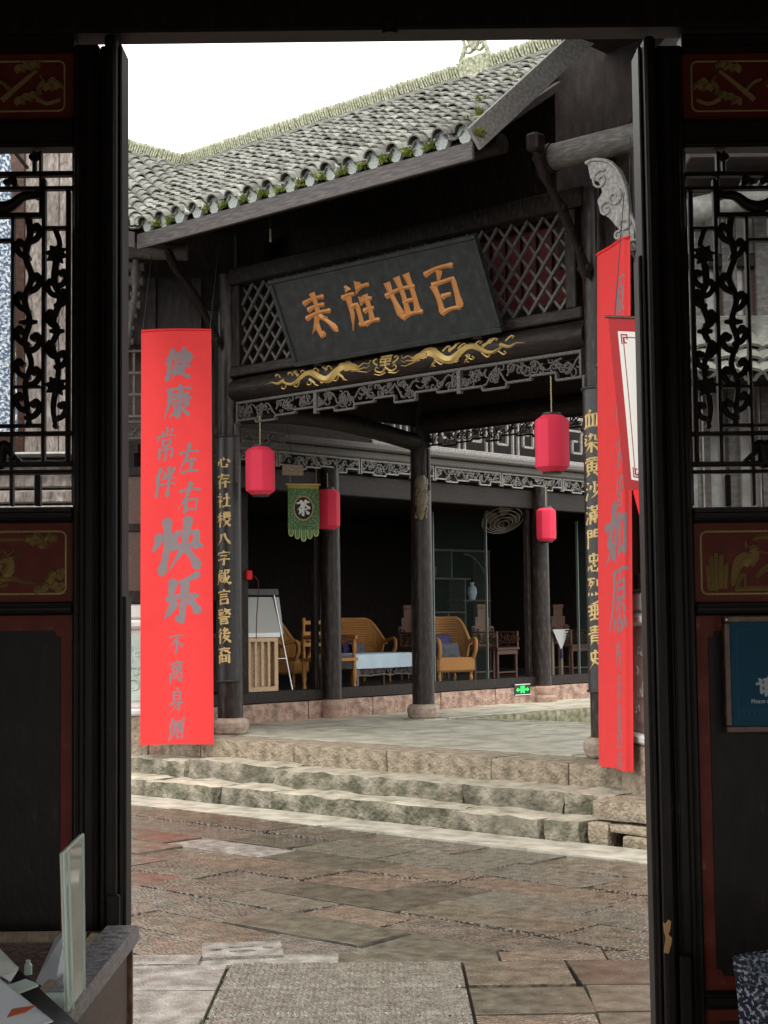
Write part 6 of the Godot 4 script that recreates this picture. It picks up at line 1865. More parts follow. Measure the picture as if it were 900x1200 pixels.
	nb.bx(-0.125, 0.125, -0.06, 0.06, -0.006, 0.006, 0.002)
	part(nb, "card", mats.raw_wood, no)
	var nr := MB.new()
	nr.tube([Vector3(0, 0.05, -0.004), Vector3(0, 0.7, -0.3)], 0.004, 4)
	part(nr, "wire", mats.black_metal, no)

# ---------- the doorway we look through ----------
var leaf_side := -1.0
var leaf_at := Vector3.ZERO
func lp(px: float, py: float, z := 0.0) -> Vector3:   # a place on a door leaf; given for the left leaf, mirrored for the right
	var c := px if leaf_side < 0 else 898.0 - px
	return Vector3(dl(c, 620).x, dl(50.0 if leaf_side < 0 else 848.0, py).y, -DOOR + z) - leaf_at
func lbox(parent: Node3D, called: String, m: Material, x0: float, x1: float, y0: float, y1: float, z0: float, z1: float, bev := 0.003) -> MeshInstance3D:
	var a := lp(x0, y0)
	var b := lp(x1, y1)
	var mb := MB.new()
	mb.bx(minf(a.x, b.x), maxf(a.x, b.x), minf(a.y, b.y), maxf(a.y, b.y), a.z + z0, a.z + z1, bev)
	return part(mb, called, m, parent)
func lline(mb: MB, pts: Array, w0: float, w1: float, h: float, z: float, mid := 1.0) -> void:   # raised gilt stroke; widths in pixels
	var c := curve(pts.map(func(p): return lp(p[0], p[1], z)), maxi(4, pts.size() * 4))
	var ws := []
	var ups := []
	for i in c.size():
		var t := float(i) / (c.size() - 1)
		ws.append(lerpf(w0, w1, t) * (1.0 + (mid - 1.0) * sin(PI * t)) * DOOR / F); ups.append(Vector3.BACK)
	mb.ridge(c, ws, ups, h * 1.6)
func lvine(mb: MB, pts: Array, r0: float, r1: float) -> void:   # flat sawn scroll work, in pixels
	var c := curve(pts.map(func(p): return lp(p[0], p[1])), maxi(6, pts.size() * 4))
	mb.tube(c, fade(c.size(), r0 * 1.45 * DOOR / F, r1 * 1.1 * DOOR / F), 6, true, Vector3.BACK, 1.0)
	for e in [[c[0], r0], [c[-1], r1]]:
		mb.tube([e[0] - Vector3(0, 0, 0.01), e[0] + Vector3(0, 0, 0.01)], e[1] * 1.25 * DOOR / F, 8)
func gold_frame(mb: MB, x0: float, x1: float, y0: float, y1: float) -> void:
	var r := 7.0
	var p := []
	for c in [[x1 - r, y0 + r, -0.5], [x1 - r, y1 - r, 0.0], [x0 + r, y1 - r, 0.5], [x0 + r, y0 + r, 1.0]]:
		for k in 5:
			var a: float = (c[2] + k / 8.0) * PI
			p.append(lp(c[0] + cos(a) * r, c[1] + sin(a) * r, 0.006))
	p.append(p[0])
	mb.tube(p, 1.3 * DOOR / F, 6)

func door_leaf(side: float) -> void:
	leaf_side = side
	leaf_at = Vector3.ZERO
	var foot := lp(-3, 1400)
	foot.y = 0.12
	leaf_at = foot
	var label := "dark lacquered door leaf with gilt deer panel and floral lattice" if side < 0 else "dark lacquered door leaf with gilt crane panel and floral lattice"
	var th := thing("door_leaf", label, "door", door_xf * Transform3D(Basis(), foot), "lattice door leaves beside the doorway")
	var bk: Material = mats.black_lacquer
	var floor_py := 1560.0
	lbox(th, "stile", bk, 88, 118.5, 58, floor_py, -0.03, 0.03, 0.004)
	lbox(th, "stile", bk, -125, -94, 58, floor_py, -0.03, 0.03, 0.004)
	for x in [[94, 97], [101, 103], [112, 115]]: lbox(th, "moulding", bk, x[0], x[1], 62, floor_py, 0.0295, 0.037, 0.002)
	for y in [[43, 64], [143, 176], [595, 613], [705.5, 721], [1160, 1180], [1500, floor_py]]:
		lbox(th, "rail", bk, -94, 88, y[0], y[1], -0.028, 0.026, 0.004)
		lbox(th, "moulding", bk, -94, 88, y[0] + 4, y[0] + 7, 0.0255, 0.032, 0.002)
		lbox(th, "moulding", bk, -94, 88, y[1] - 5, y[1] - 2, 0.0255, 0.032, 0.002)
	# upper panel: gilt branch in cloud
	lbox(th, "upper_panel", mats.red_paint, -94, 88, 64, 143, -0.01, 0.004, 0.0)
	var g := MB.new()
	gold_frame(g, -82, 75, 73, 131)
	for l in [[[0, 118], [14, 106], [24, 98], [34, 90], [42, 84]], [[12, 108], [2, 98], [-8, 95]], [[45, 112], [44, 104], [50, 96], [46, 90]], [[42, 116], [55, 122], [70, 118]]]:
		lline(g, l, 7, 3, 0.008, 0.0045)
	for c in [[30, 80], [40, 78], [22, 82], [62, 98], [56, 104], [68, 102], [30, 116], [22, 120], [38, 114], [-20, 100], [-30, 108], [-50, 90], [-60, 100]]:
		for k in 2: lline(g, [[c[0] - 6, c[1] + k * 3], [c[0], c[1] - 4 + k * 3], [c[0] + 6, c[1] + k * 3]], 5, 3, 0.009, 0.0045, 1.4)
	part(g, "gilt_relief", mats.dull_gilt, th)
	# lattice bars
	for b in [[12, 16, 254, 593], [48.5, 53, 210, 545], [77, 82, 224, 543], [41, 48, 557, 593], [45, 48, 178, 254], [37, 41, 178, 204], [84.5, 87.9, 178, 593], [-16, -12, 254, 593], [-53, -48.5, 210, 545], [-82, -77, 224, 543], [-48, -41, 557, 593], [-93, -88, 178, 593]]:
		lbox(th, "lattice_bar", bk, b[0], b[1], b[2], b[3], -0.011, 0.011, 0.002)
	for b in [[-93, 87, 202, 207.5], [-93, 87, 219.5, 223.5], [-53, 53, 250, 255.5], [53, 82, 266, 270], [-82, -53, 266, 270], [-16, 16, 280, 284], [-48, -16, 452, 455], [16, 48, 452, 455], [-93, 87, 506, 511], [-93, 87, 541, 547], [-93, 87, 551, 555], [-53, 53, 497, 501]]:
		lbox(th, "lattice_bar", bk, b[0], b[1], b[2], b[3], -0.0095, 0.0125, 0.002)
	# sawn vines between the bars
	for s in [1.0, -1.0]:
		var a := MB.new()
		var X = 66.0 * s
		lvine(a, [[X - 2 * s, 270], [X + 3 * s, 285], [X, 300]], 2.5, 3)
		lvine(a, [[X, 300], [X - 3 * s, 330], [X + 4 * s, 350], [X - 4 * s, 375], [X + 1 * s, 388], [X - 5 * s, 405], [X + 2 * s, 428], [X, 452]], 3.2, 3.2)
		lvine(a, [[X, 452], [X - 4 * s, 478], [X - 1 * s, 500]], 3, 2.5)
		for q in [[325, 1], [348, 1], [420, 1], [480, 1], [336, -1], [372, -1], [408, -1]]:
			lvine(a, [[X, q[0] + 11], [X + 7 * s * q[1], q[0] + 8], [X + 11 * s * q[1], q[0]], [X + 8 * s * q[1], q[0] - 7], [X + 5 * s * q[1], q[0] - 4]], 2.6, 3.2)
		part(a, "vine", bk, th)
		for y in [299, 453]:
			var f := MB.new()
			for k in 8:
				var an := k * TAU / 8 + 0.2
				f.tube([lp(X, y, 0.004), lp(X + cos(an) * 8, y + sin(an) * 8, 0.009), lp(X + cos(an) * 13.5, y + sin(an) * 12.5, 0.004)], [0.006, 0.0075, 0.002], 6)
			f.tube([lp(X, y, -0.006), lp(X, y, 0.016)], 0.0075, 8)
			part(f, "flower", bk, th)
		var kn := MB.new()
		for k in 4:
			var an := k * TAU / 4
			kn.tube([lp(X, 388), lp(X + cos(an) * 9, 388 + sin(an) * 9)], [0.0085, 0.004], 6)
		part(kn, "knob", bk, th)
		var b2 := MB.new()
		var X2 = 32.0 * s
		lvine(b2, [[X2, 256], [X2 + 2 * s, 275], [X2 - 3 * s, 300], [X2 + 4 * s, 325], [X2 - 4 * s, 350], [X2 + 2 * s, 376], [X2 - 4 * s, 400], [X2 + 4 * s, 425], [X2 - 3 * s, 450], [X2, 480], [X2 + 2 * s, 497]], 3.2, 3)
		for q in [[272, 1], [330, 1], [400, 1], [440, 1], [478, 1], [290, -1], [352, -1], [392, -1], [430, -1], [470, -1]]:
			lvine(b2, [[X2, q[0] + 12], [X2 + 9 * s * q[1], q[0] + 8], [X2 + 14 * s * q[1], q[0] - 1], [X2 + 10 * s * q[1], q[0] - 8], [X2 + 7 * s * q[1], q[0] - 4]], 2.8, 3.6)
		for k in 4:
			var an := k * TAU / 4
			b2.tube([lp(X2, 377), lp(X2 + cos(an) * 11, 377 + sin(an) * 9)], [0.009, 0.004], 6)
		part(b2, "vine", bk, th)
		var tp := MB.new()
		lvine(tp, [[0, 244], [12 * s, 240], [26 * s, 230], [42 * s, 229]], 6, 4)
		lvine(tp, [[6 * s, 214], [14 * s, 210], [16 * s, 216]], 3, 3)
		lvine(tp, [[45 * s, 182], [40 * s, 186], [37 * s, 185]], 2.5, 3.5)
		lvine(tp, [[0, 542], [2 * s, 524], [8 * s, 522], [13 * s, 532], [22 * s, 540]], 6, 2.5)
		part(tp, "vine", bk, th)
	# middle panel with gilt animal
	lbox(th, "middle_panel", mats.red_paint, -94, 88, 613, 705.5, -0.01, 0.004, 0.0)
	var m := MB.new()
	gold_frame(m, -82, 78, 623, 696)
	if side < 0:
		# lying deer looking back, rocks, cloud
		lline(m, [[-36, 672], [-18, 668], [2, 672]], 22, 20, 0.012, 0.0045, 1.1)
		lline(m, [[6, 674], [12, 668], [13, 660], [11, 654]], 13, 8, 0.01, 0.0048)
		lline(m, [[13, 652], [8, 655], [2, 657], [-3, 656]], 8, 4, 0.010, 0.0052, 1.2)
		for l in [[[12, 650], [16, 646], [18, 643]], [[14, 653], [21, 651], [27, 649]], [[20, 651], [24, 655], [29, 657]], [[17, 652], [21, 657]], [[9, 650], [4, 645], [-3, 645]]]: lline(m, l, 2.6, 1.6, 0.005, 0.0054)
		lline(m, [[2, 678], [16, 678], [28, 681], [44, 683]], 7, 3.4, 0.008, 0.005)
		lline(m, [[-6, 682], [4, 686], [10, 684]], 6, 4, 0.008, 0.005)
		lline(m, [[-60, 631], [-10, 632], [30, 632]], 3.5, 3.5, 0.005, 0.0045)
		for c in [[36, 633], [44, 630], [50, 636], [58, 632], [42, 637], [52, 641], [64, 633]]: lline(m, [[c[0] - 5, c[1] + 1], [c[0], c[1] - 3], [c[0] + 5, c[1] + 1]], 6, 5, 0.009, 0.0046, 1.3)
		for r in [[[50, 692], [56, 684]], [[42, 693], [50, 690]], [[60, 676], [66, 670]], [[62, 690], [68, 682]], [[70, 668], [74, 676]], [[72, 684], [75, 690]], [[56, 682], [62, 676]], [[66, 692], [73, 688]], [[68, 678], [74, 672]]]: lline(m, r, 9, 9, 0.012, 0.0046, 1.15)
	else:
		# crane among rocks; the mirrored frame runs right to left
		for q in [[66, 652, 66, 692], [60, 648, 62, 692], [54, 650, 55, 690], [70, 662, 68, 690], [48, 660, 51, 690]]: lline(m, [[q[0], q[1]], [q[2], q[3]]], 5, 7, 0.01, 0.0046)
		lline(m, [[41, 686], [36, 664], [28, 656], [20, 658]], 6, 16, 0.012, 0.0048, 1.3)
		lline(m, [[22, 662], [15, 654], [14, 648], [20, 644]], 11, 6, 0.009, 0.005)
		lline(m, [[20, 645], [16, 643], [12, 644]], 8, 6, 0.009, 0.0052)
		lline(m, [[24, 642], [25, 638], [25, 634]], 4, 1.5, 0.005, 0.0054)
		lline(m, [[12, 647], [5, 648], [-2, 649]], 2.4, 1.2, 0.004, 0.0054)
		for l in [[[30, 672], [34, 684], [32, 690]], [[28, 672], [27, 684], [28, 688]], [[38, 676], [42, 688]], [[34, 674], [38, 690]]]: lline(m, l, 4, 2.5, 0.007, 0.0052)
		lline(m, [[40, 691], [10, 690], [-30, 691]], 5, 6, 0.006, 0.0046)
		lline(m, [[18, 632], [4, 629], [-20, 630]], 4, 8, 0.008, 0.0046)
		lline(m, [[14, 678], [4, 668], [-8, 664], [-20, 670]], 4, 12, 0.009, 0.0046)
	part(m, "gilt_relief", mats.dull_gilt, th)
	# lower panel: red margin round a dark field with notched corners
	lbox(th, "lower_panel", mats.red_paint, -94, 88, 721, 1160, -0.01, 0.004, 0.0)
	var pd := PackedVector2Array()
	for q in [[-70, 739], [64, 739], [66, 745], [72, 747], [72, 1134], [66, 1137], [64, 1143], [-70, 1143], [-72, 1137], [-78, 1134], [-78, 747], [-72, 745]]:
		var w := lp(q[0], q[1])
		pd.append(Vector2(w.x, w.y))
	var pm := MB.new()
	pm.prism(pd, 0.004, T(0, 0, lp(0, 700).z + 0.0045))
	part(pm, "dark_field", mats.black_lacquer, th)
	lbox(th, "foot_panel", mats.red_paint, -94, 88, 1180, 1500, -0.01, 0.004, 0.0)
	lbox(th, "foot_field", mats.black_lacquer, -74, 70, 1196, 1484, 0.0045, 0.009, 0.0)

func build_doorway() -> void:
	rng.seed = 61
	var fb := thing("entrance_hall", "dark timber entrance hall whose doorway frames the courtyard", "building", door_xf)
	var lint := dl(450, 50, DOOR + 0.03).y
	var bx := func(called: String, m: Material, x0: float, x1: float, y0: float, y1: float, z0: float, z1: float, bev := 0.0) -> void:
		var mb := MB.new()
		mb.bx(x0, x1, y0, y1, z0, z1, bev)
		part(mb, called, m, fb)
	var zd := -DOOR
	bx.call("lintel", mats.black_lacquer, -2.6, 2.6, lint, lint + 0.22, zd - 0.03, zd + 0.05, 0.006)
	bx.call("upper_wall", mats.black_lacquer, -2.6, 2.6, lint + 0.222, 3.7, zd - 0.05, zd + 0.04)
	var kb := MB.new()
	kb.tube([Vector3(dl(457, 50).x, lint + 0.01, zd + 0.05), Vector3(dl(457, 50).x, lint - 0.012, zd + 0.05)], [0.022, 0.016], 10)
	part(kb, "lintel_peg", mats.black_lacquer, fb)
	# door posts either side of the opening
	for s in [-1.0, 1.0]:
		leaf_side = s; leaf_at = Vector3(0.0 if s < 0 else -0.0095, 0, 0)
		var po := lbox(fb, "door_post", mats.black_lacquer, 127.5, 141, 52, 1560, -0.05, 0.06, 0.006)
		lbox(fb, "post_edge", mats.black_lacquer, 141.5, 145.5, 58, 1560, -0.06, 0.03, 0.003)
		lbox(fb, "post_filler", mats.black_lacquer, 119, 127, 58, 1560, -0.04, 0.02, 0.003)
		lbox(fb, "post_filler", mats.black_lacquer, 140.5, 149.5, 700 if s < 0 else 300, 1560, -0.05, 0.018, 0.003)
	leaf_side = 1.0; leaf_at = Vector3(-0.0095, 0, 0)
	lbox(fb, "bolt", mats.black_lacquer, 112, 126, 1110, 1300, 0.06, 0.075, 0.004)
	leaf_side = -1.0; leaf_at = Vector3.ZERO
	lbox(fb, "bolt_keeper", mats.black_lacquer, 131, 147, 1042, 1120, 0.06, 0.078, 0.004)
	# splintered patch of bare wood on the right post
	var ch := MB.new()
	var pl := PackedVector2Array()
	for q in [[771, 1074], [774, 1076], [777, 1071], [780, 1073], [779, 1082], [777, 1088], [781, 1092], [780, 1100], [777, 1110], [772, 1109], [774, 1092], [772, 1084]]:
		var w := dl(q[0], q[1])
		pl.append(Vector2(w.x, w.y))
	ch.prism(pl, 0.003, T(0, 0, zd + 0.0605))
	part(ch, "bare_wood", mats.bare_wood, fb)
	# side walls, unseen rear wall whose wide opening is sized for the light it lets in, floor, ceiling, roof
	var xl := -dl(898 + 125, 300).x
	bx.call("front_wall", mats.black_lacquer, -2.6, xl - 0.005, 0.1, lint, zd - 0.05, zd + 0.04)
	bx.call("front_wall", mats.black_lacquer, -xl + 0.01, 2.6, 0.1, lint, zd - 0.05, zd + 0.04)
	bx.call("side_wall", mats.planks, -2.7, -2.6, 0.0, 3.7, zd - 0.05, 0.8)
	bx.call("side_wall", mats.planks, 2.6, 2.7, 0.0, 3.7, zd - 0.05, 0.8)
	bx.call("rear_wall", mats.planks, -2.6, -2.4, 0.0, 3.7, 0.7, 0.8)
	bx.call("rear_wall", mats.planks, 2.4, 2.6, 0.0, 3.7, 0.7, 0.8)
	bx.call("rear_wall", mats.planks, -2.4, 2.4, 2.2, 3.7, 0.7, 0.8)
	bx.call("floor", mats.dark_floor, -2.7, 2.7, -0.05, 0.1, zd - 0.1, 0.9)
	bx.call("threshold", mats.black_lacquer, dl(119, 900).x, dl(779, 900).x, 0.1, 0.2, zd - 0.06, zd + 0.05)
	bx.call("ceiling", mats.interior, -2.9, 2.9, 3.7, 3.8, zd - 0.1, 0.9)
	bx.call("roof", mats.tile1, -3.2, 3.2, 3.8, 3.95, zd - 0.45, 1.2)

func build_near_things() -> void:
	# open-topped counter inside the doorway on the left
	var y := 1.0
	var ct := thing("counter", "worn brown wooden counter with open top inside the doorway", "counter", door_xf * T(-0.9, 0.1, -2.75))
	var W := T(0.9, -0.1, 2.75)
	var dep := (EYE.y - 1.06) * F / 352.0
	var yt := 1.06
	var bx := func(called: String, m: Material, x0: float, x1: float, y0: float, y1: float, z0: float, z1: float, bev := 0.004) -> void:
		var mb := MB.new()
		mb.bx(x0, x1, y0, y1, z0, z1, bev)
		part(mb, called, m, ct, W)
	var xr := dl(163, 1080, dep).x
	var zb := -dep
	bx.call("back_board", mats.counter_brown, -1.5, xr - 0.03, 0.1, yt - 0.004, zb, zb + 0.02)
	bx.call("back_rim", mats.raw_wood, -1.5, xr - 0.10, yt - 0.022, yt + 0.001, zb + 0.021, zb + 0.032)
	bx.call("rim", mats.worn_rim, xr - 0.068, xr, yt - 0.028, yt + 0.006, zb - 0.005, zb + 1.05)
	bx.call("inner_rim", mats.raw_wood, xr - 0.092, xr - 0.07, yt - 0.03, yt - 0.001, zb + 0.033, zb + 1.05)
	bx.call("side_board", mats.counter_brown, xr - 0.05, xr - 0.02, 0.1, yt - 0.03, zb + 0.021, zb + 1.05)
	bx.call("corner_post", mats.rosewood, xr - 0.045, xr - 0.012, 0.1, yt - 0.031, zb - 0.004, zb + 0.018)
	bx.call("shelf", mats.counter_brown, -1.5, xr - 0.051, yt - 0.3, yt - 0.28, zb + 0.021, zb + 1.05)
	bx.call("front_board", mats.counter_brown, -1.5, xr - 0.03, 0.1, yt - 0.1, zb + 1.051, zb + 1.08)
	# upright acrylic pane on the rim
	var d0 := 2.44
	var d1 := 2.58
	var pn := thing("acrylic_pane", "upright clear acrylic pane with pale edges standing in the counter", "pane", door_xf)
	var a0 := dl(74.5, 1000, d0)
	var a1 := dl(97, 978, d1)
	var b0 := dl(80, 1185, d0)
	var b1 := dl(98.5, 1160, d1)
	var sheet := func(p: Array, th: float) -> MB:
		var mb := MB.new()
		var n: Vector3 = (p[1] - p[0]).cross(p[2] - p[0]).normalized() * th
		mb.quad(p[0], p[1], p[2], p[3])
		mb.quad(p[3] - n, p[2] - n, p[1] - n, p[0] - n)
		for i in 4: mb.quad(p[i] - n, p[(i + 1) % 4] - n, p[(i + 1) % 4], p[i])
		return mb
	part(sheet.call([b0, b1, a1, a0], 0.006), "sheet", mats.acrylic, pn)
	for e in [[b0, a0], [a0, a1], [b1, a1]]:
		var eb := MB.new()
		eb.tube([e[0], e[1]], 0.0028, 6)
		part(eb, "edge", mats.acrylic_edge, pn)
	var e2 := MB.new()
	e2.tube([b0 + Vector3(0.005, 0, -0.012), a0 + Vector3(0.005, 0, -0.012)], 0.0024, 6)
	part(e2, "edge", mats.acrylic_edge, pn)
	var ft := MB.new()
	ft.bx(xr - 0.066, xr - 0.004, yt + 0.0065, yt + 0.012, -d1 - 0.01, -d0 + 0.06, 0.002)
	part(ft, "foot", mats.acrylic_edge, pn)
	# white folded paper bag and glass-topped tray
	var pb := thing("paper_folder", "white folded card leaning in the open counter", "card", door_xf)
	part(sheet.call([dl(42, 1150, 2.75), dl(62, 1165, 2.72), dl(78, 1088, 2.8), dl(65, 1099, 2.82)], 0.004), "front", mats.paper, pb)
	part(sheet.call([dl(62, 1165, 2.72), dl(80, 1130, 2.78), dl(82, 1085, 2.82), dl(78, 1088, 2.8)], 0.004), "side", mats.paper, pb)
	var bt := thing("small_bottle", "tiny clear bottle standing in the brown counter", "bottle", door_xf * Transform3D(Basis(), dl(33, 1142, 2.7)))
	var bm := MB.new()
	bm.lathe([[0, 0], [0.007, 0], [0.007, 0.016], [0.004, 0.02], [0.004, 0.024], [0, 0.024]], 12)
	part(bm, "bottle_body", mats.acrylic_edge, bt)
	var tr := thing("display_tray", "dark tilted display tray with clear cover lying over the counter", "tray", door_xf)
	part(sheet.call([dl(-60, 1260, 2.2), dl(130, 1235, 2.2), dl(22, 1136, 2.5), dl(-60, 1090, 2.55)], 0.02), "tray_body", mats.navy_gloss, tr)
	part(sheet.call([dl(-40, 1230, 2.17), dl(62, 1196, 2.19), dl(2, 1148, 2.36), dl(-40, 1130, 2.36)], 0.002), "printed_card", mats.paper, tr)
	part(sheet.call([dl(8, 1192, 2.165), dl(30, 1186, 2.165), dl(42, 1178, 2.175), dl(14, 1182, 2.19)], 0.001), "orange_label", mat("orange_label", 0.7, lin(0.6, 0.12, 0.05)), tr)
	part(sheet.call([dl(-40, 1175, 2.3), dl(30, 1150, 2.38), dl(45, 1156, 2.36), dl(-40, 1190, 2.26)], 0.004), "cover_strip", mats.acrylic_edge, tr)
	part(sheet.call([dl(-40, 1160, 2.36), dl(22, 1134, 2.46), dl(0, 1112, 2.5), dl(-40, 1095, 2.5)], 0.004), "clear_cover", mats.acrylic, tr)
	# chair back under an indigo printed cover, right
	var cc := thing("covered_chair", "chair back under navy and white leaf printed cover by door", "chair", door_xf)
	var cm := MB.new()
	var q0 := dl(866, 1120, 2.55)
	for s in [1.0, -1.0]:
		cm.grid(func(u, v):
			var e: float = pow(maxf(0.0, sin(PI * clampf(u, 0.0, 1.0))), 0.25)
			var x: float = q0.x + 0.006 * sin(v * 9.0) + (u if s > 0 else 1.0 - u) * 0.42 + 0.09 * v * v * (1.0 - 2.0 * (u if s > 0 else 1.0 - u)) * 0.5
			return Vector3(x, q0.y - v * 0.5 - 0.012 * pow(absf(2 * u - 1), 3), q0.z - 0.05 + s * (0.002 + 0.05 * e * pow(maxf(0.001, minf(1.0, v * 6.0 + 0.05)), 0.5))), 16, 20)
	part(cm, "cover", mats.indigo_print, cc)
	for x in [0.06, 0.34]:
		var l := MB.new()
		l.bx(q0.x + x, q0.x + x + 0.04, 0.1, q0.y - 0.45, q0.z - 0.07, q0.z - 0.03, 0.004)
		part(l, "leg", mats.rosewood, cc)
	# framed blue notice on the right leaf
	var sg := thing("blue_notice", "framed deep blue notice with white writing on crane door leaf", "sign", door_xf)
	var a := dl(847, 722, DOOR - 0.05)
	var b := dl(1010, 857, DOOR - 0.05)
	var zs := -DOOR + 0.05
	var fx := func(called: String, m: Material, x0: float, x1: float, y0: float, y1: float, z0: float, z1: float) -> void:
		var mb := MB.new()
		mb.bx(x0, x1, y0, y1, z0, z1, 0.002)
		part(mb, called, m, sg)
	var fw := 0.0135
	fx.call("frame", mats.rosewood, a.x, b.x, a.y - fw, a.y, zs - 0.011, zs + 0.006)
	fx.call("frame", mats.rosewood, a.x, b.x, b.y, b.y + fw, zs - 0.011, zs + 0.006)
	fx.call("frame", mats.rosewood, a.x, a.x + fw, b.y + fw + 0.0005, a.y - fw - 0.0005, zs - 0.011, zs + 0.006)
	fx.call("frame", mats.rosewood, b.x - fw, b.x, b.y + fw + 0.0005, a.y - fw - 0.0005, zs - 0.011, zs + 0.006)
	var im := Image.create(326, 270, false, Image.FORMAT_RGB8)
	im.fill(lin(0.022, 0.075, 0.125))
	var lt := lin(0.05, 0.12, 0.17)
	for r in [[18, 18, 290, 1], [18, 250, 290, 1], [18, 18, 1, 232], [307, 18, 1, 232], [18, 224, 290, 1]]: im.fill_rect(Rect2i(r[0], r[1], r[2], r[3]), lt)
	for k in 22:
		for t in 40:
			var an := TAU * t / 40.0
			im.set_pixel(int(28 + k * 13 + cos(an) * 8), int(237 + sin(an) * 8), lt)
	print_text(im, "请", 66, 142, 54, 50, 8.0, lin(0.46, 0.5, 0.53))
	var sm := mat("notice_print", 0.7)
	sm.metallic_specular = 0.2
	sm.albedo_texture = ImageTexture.create_from_image(im)
	var pm := MB.new()
	pm.grid(func(u, v): return Vector3(lerpf(a.x + fw - 0.001, b.x - fw + 0.001, u), lerpf(a.y - fw + 0.001, b.y + fw - 0.001, v), zs + 0.001), 1, 1, 0.004)
	part(pm, "print", sm, sg)
	var tm := TextMesh.new()
	tm.text = "Please n"
	var fo := SystemFont.new()
	fo.font_names = PackedStringArray(["Droid Sans"])
	fo.font_weight = 700
	tm.font = fo
	tm.font_size = 32
	tm.pixel_size = 0.00036
	tm.depth = 0.0006
	tm.horizontal_alignment = HORIZONTAL_ALIGNMENT_LEFT
	tm.material = mat("notice_letter", 0.6, lin(0.46, 0.5, 0.53))
	var w := dl(880, 822, DOOR - 0.05)
	inst(tm, "lettering", sg, Transform3D(Basis().scaled(Vector3(0.82, 1, 1)), Vector3(w.x, w.y, zs + 0.0016)))
	var sc := MB.new()
	sc.lathe([[0, 0], [0.005, 0], [0.003, 0.003], [0, 0.004]], 10, Transform3D(Basis(Vector3.RIGHT, PI / 2), Vector3(a.x + 0.007, a.y - 0.007, zs + 0.006)))
	part(sc, "screw", mats.steel, sg)

